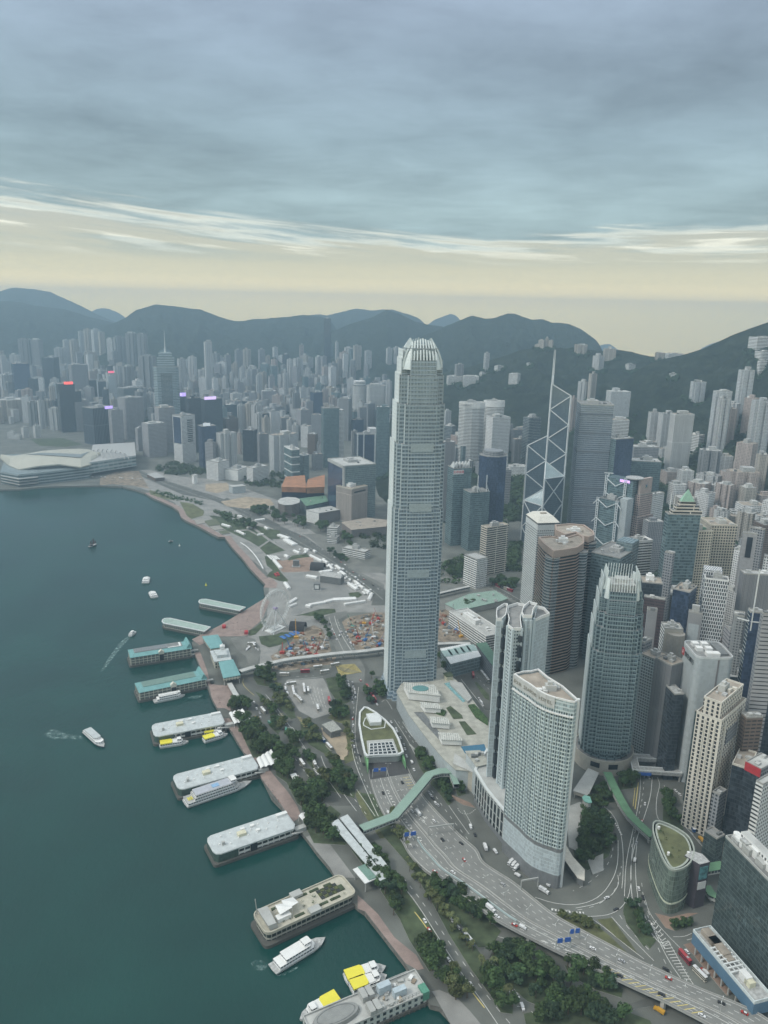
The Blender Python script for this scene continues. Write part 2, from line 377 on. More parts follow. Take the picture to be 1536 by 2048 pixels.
mb.face([(-9000,-600,0),(9000,-600,0),(9000,7600,0),(-9000,7600,0)])
tag(mb.build('sea',water_mat()),'green harbour water',kind='structure')
FR=dict(A=(440,1000,4.267),B=(240,1160,4.8),C=(300,1480,4.267),D=(480,1700,3.657),E=(440,1320,4.8),F=(680,1360,4.8),G=(940,1300,4.096),H=(1130,1380,3.783),I=(800,1700,3.072),J=(1280,1800,6.0),K=(840,1000,4.267),L=(1140,1000,3.879),M=(0,540,3.84),N=(380,580,3.657),O=(860,580,4.453),Q=(1180,620,4.267),R=(200,900,4.267),T=(1336,1180,6.825),U=(840,1180,8.533),V=(740,640,5.689),W=(740,1000,5.122),X=(0,0,1.0))
def c2(k,pts):
 x0,y0,f=FR[k];return[(x0+x/f,y0+y/f)for x,y in pts]
def wp(k,pts,z=G):return[P(x,y,z)for x,y in c2(k,pts)]
def w1(k,x,y,z=G):return wp(k,[(x,y)],z)[0]
CONC=plain('concrete_paving',(.26,.26,.245),.85,scale=.06,var=.2)
CITY=plain('city_ground',(.13,.138,.124),.9,scale=.03,var=.3)
ASPH=plain('asphalt',(.102,.108,.098),.85,scale=.05,var=.22)
ASPL=plain('worn_asphalt',(.165,.17,.155),.85,scale=.05,var=.18)
BRICK=plain('pink_brick_paving',(.28,.215,.19),.85,scale=.12,var=.2)
BROWN=plain('orange_brick_paving',(.28,.20,.155),.85,scale=.12,var=.2)
GRASS=plain('grass_lawn',(.060,.082,.042),.95,scale=.12,var=.45)
DRYG=plain('dry_lawn',(.115,.125,.06),.95,scale=.1,var=.35)
EARTH=plain('earth',(.23,.19,.145),.95,scale=.12,var=.5)
SAND=plain('sandy_ground',(.36,.30,.22),.95,scale=.08,var=.3)
WHITEP=plain('white_road_paint',(.72,.73,.70),.7)
YELP=plain('yellow_road_paint',(.62,.52,.18),.7)
WALLS=plain('seawall_stone',(.17,.165,.15),.9,scale=.4,var=.35)
KERB=plain('kerb_concrete',(.34,.34,.32),.85)
LIGHTC=plain('pale_concrete',(.42,.43,.41),.8,scale=.1,var=.12)
_pc=[0]
TERR_A=plain('terrace_stone_step',(.30,.29,.26),.85,scale=.4);TERR_B=plain('terrace_lawn_step',(.12,.135,.085),.9,scale=.4)
def patch(name,mat,poly,z,label,side=None,z0=G-.3,kind='structure'):
 _pc[0]+=1;z+=_pc[0]*.0025;mb=MB();mb.prism(ccw(poly),z0,z,0,True,1)
 return tag(mb.build(name,[side or KERB,mat]),label,kind=kind)
shore_px=[(-320,992),(-120,984),(0,979),(40,978),(80,974),(120,972),(200,971),(246,973),(270,979),(290,986),(306,996),(330,1006),(345,1013),(357,1022),(362,1034),(372,1041),(400,1054),(425,1068),(437,1074),(449,1074),(462,1092),(485,1117),(500,1137),(520,1158),(531,1169),(527,1175),(531,1196),(498,1217),(432,1257),(384,1284),(390,1309),(405,1345),(413,1367),(421,1390),(428,1404),(437,1420),(448,1440),(464,1464),(473,1480),(490,1506),(508,1530),(525,1557),(544,1595),(565,1616),(590,1650),(612,1674),(633,1703),(660,1735),(675,1757),(700,1800),(717,1815),(729,1823),(753,1853),(780,1888),(808,1924),(835,1965),(860,2009),(879,2014),(900,2036),(925,2075),(980,2150)]
shore=[P(x,y,G)for x,y in shore_px]
land=shore+[(190,250),(1500,250),(2600,2000),(2600,4300),(1200,5200),(-400,8600),(-4800,8600),(-4800,2400),(-2400,1750)]
mb=MB();mb.prism(ccw(land),-3,G,0,True,1)
tag(mb.build('ground',[WALLS,CITY]),'grey city ground with a stone seawall',kind='structure')
patch('pavement',CONC,wp('R',[(100,285),(0,250),(180,180),(420,170),(700,230),(1000,250),(1300,350),(1600,460),(1600,1100),(1480,1090),(1060,740),(700,560),(640,450),(420,350),(300,310)]),G+.03,'pale open ground of the reclaimed waterfront')
patch('pavement',CONC,wp('A',[(-60,0),(440,100),(760,250),(1250,560),(1420,640),(1420,960),(1000,960),(880,1000),(940,1240),(600,1130),(520,1240),(440,1400),(340,1420),(340,1250),(230,1170),(400,1000),(420,700),(380,500),(150,350),(-60,280)]),G+.04,'pale ground around the event site')
patch('pavement',ASPL,wp('K',[(120,470),(400,560),(600,700),(840,800),(840,870),(600,900),(340,1000),(100,930)]),G+.05,'grey forecourts and side roads by the car park')
def strip(pts,w):
 """pts = shoreline; returns a band w metres wide on its land side (right of travel from north to south)"""
 o=[]
 for i,p in enumerate(pts):
  a=pts[max(0,i-1)];b=pts[min(len(pts)-1,i+1)]
  d=Vector((b[0]-a[0],b[1]-a[1])).normalized();o.append((p[0]-d.y*w,p[1]+d.x*w))
 return list(pts)+o[::-1]
patch('promenade',BRICK,strip([(x,y)for x,y in shore[9:24]],13),G+.14,'pink brick promenade along the harbour edge',WALLS)
patch('promenade',BRICK,strip([(x,y)for x,y in shore[23:26]],20),G+.16,'brick promenade beside the curved white shelter',WALLS)
patch('promenade',BRICK,wp('A',[(0,1070),(388,835),(425,868),(385,960),(362,1020),(255,1110),(235,1160),(60,1165),(-30,1165),(-120,1220),(-175,1240),(-240,1190)]),G+.15,'brick plaza in front of the ferris wheel',WALLS)
patch('promenade',BRICK,wp('B',[(715,700),(770,690),(840,880),(870,1000),(960,1010),(1040,1010),(1090,1130),(1060,1260),(1000,1230),(935,1232),(880,1130),(860,1040),(800,900)]),G+.15,'brick quay between the green roofed piers',WALLS)
patch('promenade',BRICK,wp('E',[(115,690),(0,560),(90,560),(160,640),(230,700),(300,830),(380,930),(480,1060),(560,1160),(640,1250),(740,1400),(780,1500),(700,1560),(600,1410),(480,1250),(400,1140),(320,950),(230,890)]),G+.15,'brick promenade beside the three grey roofed piers',WALLS)
patch('promenade',CONC,wp('C',[(1330,830),(1380,810),(1470,860),(1536,890),(1700,1110),(1750,1180),(1580,1170),(1536,1090),(1420,950)]),G+.15,'pale concrete quay north of the garden pier',WALLS)
patch('promenade',BRICK,wp('D',[(860,330),(905,370),(1010,470),(1130,640),(1290,770),(1345,870),(1300,880),(1210,830),(1000,560),(915,450),(860,430)]),G+.15,'pink brick promenade south of the garden pier',WALLS)
patch('promenade',CONC,wp('I',[(195,870),(240,860),(340,900),(430,990),(520,1100),(420,1150),(310,1070),(215,900)]),G+.15,'worn concrete quay beyond the last pier',WALLS)
patch('plaza',BROWN,wp('A',[(530,520),(640,495),(770,488),(800,500),(790,560),(770,610),(540,618),(520,600),(470,500)]),G+.12,'brown paved square of the event ground')
patch('plaza',plain('concert_tarmac',(.23,.235,.225),.85,scale=.05,var=.14),wp('A',[(540,622),(690,622),(720,670),(850,700),(1050,720),(1110,780),(1120,830),(960,850),(930,880),(760,900),(730,920),(680,990),(600,985),(640,870),(600,800),(560,710),(590,690)]),G+.13,'grey tarmac of the open concert ground')
LAWN='lawn with clipped green grass '
patch('lawn',GRASS,wp('A',[(380,480),(430,480),(480,560),(520,620),(585,688),(560,700),(500,690),(400,650),(420,620),(450,600),(400,560)]),G+.2,LAWN+'beside the promenade')
patch('lawn',GRASS,wp('A',[(575,510),(620,475),(740,460),(765,485),(660,500),(590,518)]),G+.2,LAWN+'north of the brown square')
patch('lawn',GRASS,wp('A',[(1095,795),(1180,785),(1215,810),(1180,835),(1110,825)]),G+.2,LAWN+'by the white tents')
patch('lawn',GRASS,wp('A',[(640,990),(760,960),(860,930),(980,930),(990,960),(900,980),(840,995),(700,985)]),G+.2,LAWN+'south of the concert ground')
patch('lawn',GRASS,wp('A',[(245,1115),(300,1090),(370,1030),(400,1040),(340,1110),(300,1150),(250,1160)]),G+.2,LAWN+'in front of the wheel')
patch('lawn',GRASS,wp('A',[(330,1165),(480,1150),(520,1130),(610,1130),(660,1150),(540,1230),(420,1260),(350,1230)]),G+.2,LAWN+'under the rows of seats')
patch('lawn',GRASS,wp('A',[(0,140),(140,170),(300,260),(440,330),(500,380),(560,430),(400,470),(330,400),(250,350),(120,290),(0,230)]),G+.14,LAWN+'of the harbour park')
patch('lawn',DRYG,wp('R',[(680,440),(790,460),(890,520),(880,560),(780,590),(740,560),(700,480)]),G+.2,LAWN+'of the tapering park')
patch('lawn',DRYG,wp('R',[(420,340),(600,400),(640,430),(560,420),(430,380)]),G+.2,LAWN+'of the narrow shore park')
patch('lawn',GRASS,wp('R',[(930,560),(1080,560),(1300,640),(1536,690),(1536,760),(1300,760),(1150,700),(1000,620)]),G+.16,LAWN+'between park paths')
patch('lawn',GRASS,wp('M',[(230,1300),(480,1290),(640,1340),(500,1360),(300,1350)]),G+.2,LAWN+'of the far sports ground')
patch('lawn',GRASS,wp('K',[(600,690),(680,675),(740,720),(640,725)]),G+.2,LAWN+'in the square of statues')
patch('lawn',GRASS,wp('K',[(760,655),(835,660),(840,700),(780,690)]),G+.2,LAWN+'in the small square')
patch('earth',EARTH,wp('A',[(430,1330),(560,1260),(700,1110),(800,1070),(870,1100),(930,1210),(950,1290),(900,1310),(700,1340),(560,1400),(470,1420)]),G+.12,'bare earth of the building site west of the road')
patch('earth',EARTH,wp('A',[(1040,1040),(1100,1000),(1300,960),(1420,960),(1420,1290),(1250,1300),(1170,1295),(1110,1200)]),G+.12,'bare earth of the building site beside the tall tower')
patch('earth',EARTH,wp('K',[(130,940),(250,930),(320,1040),(420,1190),(240,1220),(120,1200)]),G+.12,'bare earth of the building site behind the tall tower')
patch('earth',EARTH,wp('A',[(450,1400),(900,1330),(1000,1330),(960,1400),(560,1460),(440,1440)]),G+.1,'bare earth strip below the footbridge')
patch('earth',SAND,wp('R',[(900,290),(1080,280),(1130,330),(1000,370),(900,350)]),G+.12,'sandy open lot near the art centre')
patch('earth',SAND,wp('R',[(1030,440),(1250,400),(1450,420),(1490,470),(1230,500),(1080,480)]),G+.12,'sandy oval lot on the reclaimed land')
patch('earth',EARTH,wp('R',[(0,240),(150,180),(330,180),(420,330),(300,310),(120,290),(0,300)]),G+.12,'bare earth beside the convention hall')
patch('road',ASPH,wp('R',[(180,190),(340,220),(520,300),(700,380),(960,430),(1250,560),(1536,700),(1536,640),(1240,490),(1000,400),(780,330),(560,260),(330,170)]),G+.08,'waterfront dual carriageway on the reclaimed land')
patch('road',ASPH,wp('A',[(0,10),(200,140),(430,230),(560,320),(700,400),(900,500),(1050,610),(1180,700),(1280,770),(1310,830),(1290,900),(1500,900),(1500,830),(1400,760),(1200,640),(1080,560),(880,420),(720,310),(600,260),(460,200),(270,110),(60,-20)]),G+.08,'dual carriageway behind the event ground')
patch('road',ASPL,wp('A',[(1000,650),(1060,570),(760,320),(700,290),(850,290),(1000,350),(1130,480),(1260,560),(1400,580),(1400,620),(1200,620),(1400,720),(1400,790)]),G+.07,'side roads and forecourts by the old pier')
patch('road',ASPL,wp('A',[(900,1010),(950,965),(1080,950),(1090,985),(1010,1020),(1040,1100),(1150,1290),(1240,1440),(1230,1560),(1100,1560),(1000,1300),(940,1160),(905,1060)]),G+.08,'curving double road past the building sites')
patch('road',ASPL,wp('A',[(90,1180),(200,1160),(300,1190),(350,1290),(310,1420),(240,1400),(220,1330),(150,1290)]),G+.08,'car park loop by the ferry pier')
patch('road',ASPH,wp('E',[(-60,240),(120,190),(250,150),(330,130),(560,130),(1000,90),(1110,70),(1250,-60),(1350,-60),(1430,90),(1490,330),(1700,420),(1900,700),(2100,1100),(2400,1600),(2300,1750),(1500,1530),(1300,1400),(1060,1400),(900,1290),(690,1070),(560,880),(430,690),(290,430),(210,350),(130,300)]),G+.06,'streets and lay-bys behind the ferry piers')
patch('bus_terminus_apron',CONC,wp('E',[(640,195),(990,175),(1020,230),(1110,460),(1040,520),(900,565),(760,490),(660,340),(610,250)]),G+.10,'pale concrete apron of the bus terminus')
patch('lawn',GRASS,wp('E',[(1015,180),(1120,155),(1190,160),(1215,260),(1250,400),(1180,430),(1105,375),(1050,290)]),G+.2,LAWN+'beside the bus terminus')
patch('earth',SAND,wp('E',[(970,650),(1160,690),(1240,700),(1230,960),(1160,960),(1080,830),(990,720)]),G+.14,'dry sandy ground beside the stone block house')
GI='planted strip of dark ground cover '
def isl(k,pts,n,mat=GRASS):patch('planting_bed',mat,wp(k,pts),G+.22,GI+n)
isl('E',[(330,110),(480,90),(520,190),(480,260),(360,240),(320,180)],'in the round turning circle')
isl('E',[(330,300),(400,330),(480,440),(620,590),(600,640),(560,720),(480,650),(460,590),(500,560),(430,430)],'between the ferry road and the bus lane')
isl('E',[(490,270),(560,220),(640,360),(700,440),(730,560),(680,570),(560,450)],'west of the bus terminus')
isl('E',[(650,720),(740,720),(780,850),(720,880),(660,790)],'at the road junction')
isl('E',[(790,890),(850,890),(930,1030),(900,1060),(840,990)],'along the middle of the ferry road')
isl('E',[(820,1080),(870,1070),(930,1200),(880,1200)],'between the two lanes')
isl('E',[(770,600),(870,580),(960,700),(1000,800),(1160,1000),(1260,1030),(1300,1260),(1290,1330),(1200,1300),(1030,1250),(960,1130),(1100,1110),(1090,1050),(1000,900),(860,820),(780,700)],'under the trees in the middle')
isl('E',[(1180,430),(1240,440),(1250,600),(1250,760),(1300,960),(1200,1000),(1190,940),(1240,900),(1190,620),(1030,560)],'beside the tunnel road',DRYG)
isl('E',[(1320,1240),(1400,1330),(1536,1500),(1700,1700),(1536,1720),(1360,1450),(1300,1300)],'along the highway wall',DRYG)
isl('E',[(140,560),(260,560),(380,720),(560,850),(480,930),(320,940),(250,800)],'behind the second grey pier')
isl('E',[(520,890),(620,880),(720,960),(700,1100),(850,1250),(960,1220),(1020,1320),(930,1440),(820,1440),(740,1380),(640,1180),(540,1110)],'behind the third grey pier')
isl('E',[(800,1560),(960,1460),(1060,1400),(1160,1480),(1100,1560),(1300,1700),(1200,1780),(900,1760)],'by the long grey canopy')
isl('I',[(-250,-350),(-60,-330),(0,-100),(170,60),(350,260),(620,500),(560,600),(480,600),(360,440),(220,270),(60,100),(-100,-80)],'between the service road and the flyover',GRASS)
isl('I',[(-300,0),(-160,0),(0,200),(130,380),(270,600),(280,700),(180,750),(60,560),(0,430),(-200,130)],'behind the garden pier')
isl('I',[(80,130),(150,160),(330,420),(480,620),(600,780),(700,930),(690,1010),(620,1000),(560,900),(440,740),(300,520),(200,330)],'along the middle of the harbour road')
isl('I',[(560,650),(640,590),(720,600),(900,720),(1090,840),(1100,880),(1060,950),(950,1000),(780,930),(640,800)],'inside the slip road loop')
isl('I',[(760,1010),(950,960),(1100,880),(1180,910),(1300,960),(1536,1050),(1600,1200),(800,1200)],'at the foot of the picture')
isl('I',[(1010,710),(1130,740),(1280,800),(1370,860),(1360,910),(1200,860),(1040,770)],'below the flyover')
isl('I',[(900,380),(1100,440),(1180,440),(1300,540),(1400,640),(1300,600),(1100,490)],'between flyover and slip road',DRYG)
isl('I',[(1210,430),(1300,420),(1420,580),(1460,640),(1330,540)],'between the two slip roads',DRYG)
isl('I',[(1380,330),(1440,340),(1480,440),(1536,560),(1500,600),(1390,450),(1370,380)],'at the apex of the junction')
isl('F',[(710,690),(760,690),(880,830),(880,890),(820,930),(760,830)],'between the slip road and the mall')
isl('F',[(780,610),(850,600),(1010,800),(900,850),(800,700)],'below the mall terrace')
isl('F',[(890,910),(1060,930),(1070,1180),(1040,1210),(960,1100),(870,1000)],'under the green footbridge')
isl('F',[(1100,1000),(1170,1000),(1210,1100),(1130,1120)],'beside the mall wall')
isl('H',[(200,840),(270,850),(330,1030),(350,1200),(330,1260),(170,1370),(70,1280),(60,1200),(140,1130),(120,900)],'inside the curving approach road')
isl('H',[(740,790),(800,790),(900,1060),(870,1070),(740,1000)],'between the roads north of the curved block')
isl('H',[(470,1630),(540,1590),(600,1800),(690,1900),(640,1960),(480,1760),(440,1700)],'at the road fork')
isl('H',[(790,1780),(900,1730),(970,1740),(960,1790),(830,1825)],'in front of the curved block')
isl('H',[(390,690),(540,640),(540,740),(420,760)],'at the foot of the second tower')
isl('H',[(200,740),(330,740),(400,850),(290,860),(210,810)],'beside the green bridge')
patch('pavement',BROWN,wp('H',[(680,1690),(800,1720),(930,1690),(1010,1690),(900,1730),(790,1780),(830,1825),(760,1800)]),G+.16,'orange paved corner in front of the curved block')
patch('pavement',BROWN,wp('J',[(520,540),(620,510),(760,640),(900,850),(1010,1010),(1100,1130),(1040,1150),(930,1020),(800,860),(640,660)]),G+.16,'orange paved footway under the blue building')
patch('pavement',BROWN,wp('F',[(1060,1100),(1250,1180),(1300,1230),(1180,1200),(1100,1150)]),G+.13,'small brick apron outside the mall')
patch('road',ASPL,wp('H',[(850,780),(900,780),(980,900),(1060,1060),(1060,1110),(960,1060),(900,900)]),G+.10,'lay-by beside the white stone tower')
for i,(a,b,c,d)in enumerate((((800,600),(880,590),(900,625),(830,640)),((890,610),(990,590),(1030,640),(930,655)),((930,660),(1020,650),(1060,680),(980,690)),((1010,700),(1080,690),(1110,715),(1040,725)))):patch('terrace_steps',[TERR_A,TERR_B][i%2],wp('R',[a,b,c,d]),G+.9+.2*i,'stepped stone and lawn terrace on the shore, %s from the bay'%['first','second','third','fourth'][i])
for pts in([(-60,120),(120,150),(300,240),(420,330),(560,420),(556,432),(410,345),(290,255),(110,165),(-60,132)],[(120,260),(240,250),(330,300),(330,312),(240,262),(120,272)],[(330,400),(420,340),(470,350),(470,360),(425,352),(340,410)]):patch('path',CONC,wp('A',pts),G+.3,'pale park path winding between lawns')
patch('road',ASPH,wp('K',[(560,735),(640,690),(880,820),(1000,900),(960,940),(800,860),(700,800)]),G+.27,'wide road past the square towards the round-window tower')
patch('road',ASPH,wp('U',[(600,1500),(900,1430),(1240,1700),(1240,2060),(1120,2060),(760,1650)]),G+.27,'road passing under the station hall')
patch('planting_bed',GRASS,wp('U',[(930,1590),(970,1575),(1180,1800),(1180,1900),(1100,1850)]),G+.4,GI+'in the middle of the station road')
patch('plaza',LIGHTC,wp('H',[(35,880),(110,850),(150,870),(110,960),(130,1020),(90,1150),(100,1230),(30,1190),(15,1010)]),G+.3,'pale paved terrace between the hotel and the trees')
patch('plaza',LIGHTC,wp('H',[(170,1290),(290,1240),(290,1370),(210,1400)]),G+.3,'small paved garden corner inside the curve')
patch('road',ASPH,wp('I',[(500,640),(520,600),(580,560),(650,545),(720,565),(830,640),(960,745),(1100,840),(1260,925),(1420,945),(1560,900),(1560,960),(1400,985),(1240,965),(1090,880),(940,790),(800,680),(700,605),(640,590),(580,610),(550,660),(560,740),(520,720)]),G+.26,'slip road looping under the flyover')
MK=MB();MY=MB()
def rib(mbx,pts,w,z,dash=None,close=False):
 pts=[Vector((p[0],p[1]))for p in pts]
 acc=0
 for a,b in zip(pts[:-1],pts[1:]):
  d=b-a;L=d.length
  if L<.01:continue
  d=d/L;n=Vector((-d.y,d.x))*w/2
  segs=[(0,L)]
  if dash:
   segs=[];t=-(acc%(dash[0]+dash[1]))
   while t<L:
    s0,s1=max(0,t),min(L,t+dash[0])
    if s1>s0:segs.append((s0,s1))
    t+=dash[0]+dash[1]
  for s0,s1 in segs:
   p,q=a+d*s0,a+d*s1
   za=z if not callable(z)else z(p);zb=z if not callable(z)else z(q)
   mbx.face([(*(p-n),za),(*(q-n),zb),(*(q+n),zb),(*(p+n),za)])
  acc+=L
def smooth(pts,n=3):
 for _ in range(n):
  o=[pts[0]]
  for a,b in zip(pts[:-1],pts[1:]):
   o+=[tuple(a[i]*.75+b[i]*.25 for i in range(len(a))),tuple(a[i]*.25+b[i]*.75 for i in range(len(a)))]
  pts=o+[pts[-1]]
 return pts
def ln(k,pts,w=.35,dash=None,z=G+.37,mbx=None,sm=2):
 rib(mbx or MK,smooth(wp(k,pts,z),sm),w,z,dash)
DS=(4,6)
ln('E',[(440,330),(560,480),(650,610),(720,700)],.35)
ln('E',[(530,480),(600,580),(660,650)],.35,DS)
ln('E',[(640,650),(700,640),(730,720),(680,730),(640,660)],.4)
ln('E',[(690,900),(760,1000),(850,1120),(960,1260)],.35,DS)
ln('E',[(760,760),(850,900),(960,1050),(1060,1180),(1160,1320)],.35)
ln('E',[(790,830),(900,980),(1010,1120)],.35,DS)
ln('E',[(900,1040),(960,1120)],1.6,(1.2,1.2))
ln('E',[(970,920),(1000,1010),(1060,1090)],.4)
ln('E',[(1190,1290),(1310,1450)],.35);ln('E',[(1250,1280),(1340,1400),(1420,1500)],.35,DS)
ln('E',[(1310,1240),(1400,1370),(1490,1500)],.35)
ln('E',[(1270,250),(1290,420),(1270,620),(1275,820),(1330,1020),(1420,1230),(1536,1450)],.35,DS)
ln('E',[(1330,260),(1310,460),(1295,640),(1300,800),(1350,980)],.35)
ln('E',[(1250,700),(1270,880),(1310,1030),(1420,1290),(1520,1500)],.4)
ln('E',[(650,190),(990,160)],.35);ln('E',[(730,160),(900,150)],.35,DS)
for k in range(5):ln('E',[(830+k*35,240+k*8),(850+k*38,300+k*30),(900+k*30,420+k*10)],.3,(7,3))
q0,q1,q2,q3=[Vector(p)for p in wp('A',[(990,1410),(1150,1400),(1210,1470),(1020,1500)])]
for k in range(13):
 t=k/12;ln_a=q0.lerp(q1,t);ln_b=q3.lerp(q2,t)
 rib(MY,[q0.lerp(q1,t),q0.lerp(q3,t)],.45,G+.37);rib(MY,[q3.lerp(q2,t),q1.lerp(q2,t)],.45,G+.37)
 rib(MY,[q1.lerp(q0,t),q1.lerp(q2,t)],.45,G+.37);rib(MY,[q0.lerp(q3,t),q3.lerp(q2,t)],.45,G+.37)
for c in([(570,520),(600,520),(650,590),(620,600)],[(740,550),(780,560),(850,640),(800,640)]):
 q=[Vector(p)for p in wp('E',c)]
 for k in range(7):
  t=k/6;rib(MY,[q[0].lerp(q[3],t),q[1].lerp(q[2],t)],.5,G+.37)
ln('E',[(225,180),(215,230),(270,290),(330,340)],.4,mbx=MY)
ln('A',[(560,290),(700,370),(880,470),(1060,590),(1200,690),(1300,770),(1390,850)],.4)
ln('A',[(600,280),(740,350),(900,450),(1090,570),(1240,670),(1390,770)],.35,DS)
ln('A',[(930,1000),(960,1100),(1010,1200),(1060,1300)],.35);ln('A',[(975,990),(1000,1080),(1060,1190),(1130,1300)],.5)
ln('A',[(1000,1020),(1040,1120),(1120,1240),(1150,1290)],.35,DS)
ln('R',[(340,200),(560,290),(780,370),(1000,440),(1300,590)],.5);ln('R',[(340,180),(600,280),(800,340),(1030,420),(1300,560)],.5,(8,8))
ln('I',[(0,200),(100,320),(250,560),(380,760),(520,950),(620,1100)],.35)
ln('I',[(20,170),(140,320),(290,550),(430,750),(560,930),(680,1070)],.35,DS)
ln('I',[(90,380),(160,470),(260,620),(370,780),(520,970)],.7,mbx=MY)
ln('I',[(520,640),(560,590),(640,550),(700,570),(800,640),(900,740),(1010,830),(1150,900)],.35)
ln('I',[(600,530),(700,560),(850,650),(980,760),(1100,850),(1260,930),(1400,950),(1536,920)],.35)
ln('I',[(720,960),(770,960),(830,1010)],.35,DS);ln('I',[(500,640),(530,690),(600,790),(700,900)],.35)
ln('I',[(830,290),(950,330),(1100,340),(1230,290),(1310,180),(1340,80),(1340,-60)],.4)
ln('I',[(850,330),(960,370),(1130,370),(1270,310),(1340,220),(1360,100)],.35,DS)
ln('I',[(870,370),(1000,400),(1150,410),(1290,400),(1370,350),(1420,250),(1420,60),(1435,-60)],.4)
ln('I',[(930,365),(1010,378),(1130,385)],1.8,(1.3,1.3))
ln('I',[(1160,410),(1250,470),(1370,570),(1500,670)],.35);ln('I',[(1300,410),(1380,500),(1480,600),(1560,680)],.35)
ln('I',[(1350,400),(1400,480),(1536,620)],.35,DS)
ln('H',[(260,860),(350,920),(410,1030),(440,1180),(440,1400),(430,1500)],.4)
ln('H',[(270,905),(340,960),(390,1020),(430,1100)],1.6,(1.6,1.3))
ln('H',[(180,870),(290,960),(350,1080),(370,1200),(330,1320),(200,1450),(60,1520)],.35,DS)
ln('H',[(400,1400),(410,1470),(350,1560),(240,1620),(80,1650)],.4)
ln('H',[(570,650),(570,760),(550,900),(510,1080),(460,1300),(450,1560)],.4)
ln('H',[(600,650),(590,800),(550,990),(500,1200)],.35,DS);ln('H',[(660,660),(650,800),(600,960),(530,1160),(500,1300),(495,1420),(510,1590)],.45)
ln('H',[(700,660),(720,720),(690,820),(690,960),(740,1010)],.4);ln('H',[(750,720),(800,860),(880,1000),(960,1090),(1080,1230)],.4)
ln('H',[(770,760),(830,900),(920,1040),(1060,1190)],.35,DS)
ln('H',[(545,1150),(530,1300),(540,1500),(570,1680),(640,1830),(760,1960)],.4);ln('H',[(600,1560),(640,1700),(760,1840),(880,1960)],.35)
ln('H',[(580,1460),(600,1620),(690,1800),(800,1920)],.35,DS)
for k in range(6):
 ln('H',[(630+k*18,1740+k*33),(670+k*17,1775+k*30),(690+k*18,1745+k*33)],.5,sm=0)
ln('H',[(630,1720),(760,1960)],.4);ln('H',[(540,0),(560,150),(600,300),(650,480)],.35,DS);ln('H',[(590,380),(630,480)],.4);ln('H',[(640,300),(700,480)],.35,DS)
ln('H',[(555,700),(530,900)],.7,mbx=MY);ln('H',[(530,740),(515,880)],.5,mbx=MY)
for k in range(13):
 a,b=Vector(w1('J',240+k*24,520+k*36)),Vector(w1('J',350+k*22,500+k*38));rib(MK,[a,b],.5,G+.37)
ln('J',[(90,180),(200,440),(350,740),(490,940)],.4);ln('J',[(60,190),(150,430),(290,730),(380,880)],.35,DS)
ln('J',[(330,480),(430,650),(560,900),(640,1010)],.4)
ln('J',[(400,440),(530,440),(620,400)],.35);ln('J',[(560,480),(640,460)],.35)
ln('F',[(520,380),(640,560),(760,790),(880,960),(1060,1230),(1240,1480)],.35)
ln('F',[(600,400),(700,560),(800,610),(720,590)],.4);ln('F',[(670,620),(730,680)],2.2,(.9,.9))
ln('F',[(560,400),(640,500),(720,620)],.35,DS);ln('F',[(880,1060),(1020,1260),(1180,1470),(1300,1620)],.35,DS)
ln('F',[(1130,1230),(1160,1280),(1240,1290),(1300,1240)],.5,(1.5,1));ln('F',[(1190,1250),(1270,1400)],.35)
ln('F',[(400,210),(440,180),(480,240),(500,280)],.35)
ln('K',[(600,715),(740,785),(900,880)],.4,z=G+.52);ln('K',[(580,735),(720,805),(880,900)],.35,DS,z=G+.52);ln('U',[(700,1520),(860,1720),(1080,2000)],.4,z=G+.52);ln('U',[(960,1480),(1220,1740)],.35,DS,z=G+.52)
def hz(py):return G+.42+np.clip((py-1690)/150.,0,1)**1.2*8.5
def edge(k,pts,lvl=hz):return[(*P(x,y,lvl(y)),lvl(y))for x,y in c2(k,pts)]
def resamp(pts,n):
 p=np.array(pts);d=np.r_[0,np.cumsum(np.hypot(*(p[1:,:2]-p[:-1,:2]).T))]
 t=np.linspace(0,d[-1],n);return np.stack([np.interp(t,d,p[:,i])for i in range(3)],-1)
HL=edge('F',[(268,860),(290,990),(330,1110),(385,1240),(455,1360),(520,1450),(600,1560),(640,1650)])+edge('I',[(130,110),(220,170),(310,228),(430,318),(530,388),(600,435),(720,500),(850,565),(930,607),(1100,685),(1300,780)])+edge('J',[(0,1085),(150,1150),(300,1215),(440,1290),(600,1370),(750,1450),(900,1530),(1300,1740)])
HR=edge('F',[(640,830),(690,940),(760,1060),(850,1180),(960,1300),(1080,1420),(1200,1540),(1330,1650)])+edge('I',[(500,80),(600,145),(690,200),(800,290),(940,405),(1100,487),(1300,590)])+edge('J',[(0,740),(200,830),(480,960),(700,1060),(900,1140),(1180,1250),(1400,1350),(1536,1440),(1900,1680)])
NH=90
HLs,HRs=resamp(smooth(HL,2),NH),resamp(smooth(HR,2),NH)
def hw(t,i):
 a,b=HLs[i],HRs[i];z=max(a[2],b[2]);return(a[0]*(1-t)+b[0]*t,a[1]*(1-t)+b[1]*t,z)
def hline(t0,mb,w,dz=.05,dash=False,i0=0,i1=NH-1,t1=None):
 for i in range(i0,i1):
  if dash and i%2:continue
  f=(i-i0)/max(1,i1-i0);f2=(i+1-i0)/max(1,i1-i0);tt=t0 if t1 is None else t0+(t1-t0)*f;tu=t0 if t1 is None else t0+(t1-t0)*f2
  a,b=Vector(hw(tt,i)),Vector(hw(tu,i+1))
  if dash:b=a.lerp(b,.75)
  d=(b-a);n=Vector((-d.y,d.x,0)).normalized()*w/2
  mb.face([a-n+Vector((0,0,dz)),b-n+Vector((0,0,dz)),b+n+Vector((0,0,dz)),a+n+Vector((0,0,dz))])
HWM=plain('highway_asphalt',(.215,.218,.204),.85,scale=.07,var=.16)
mb=MB()
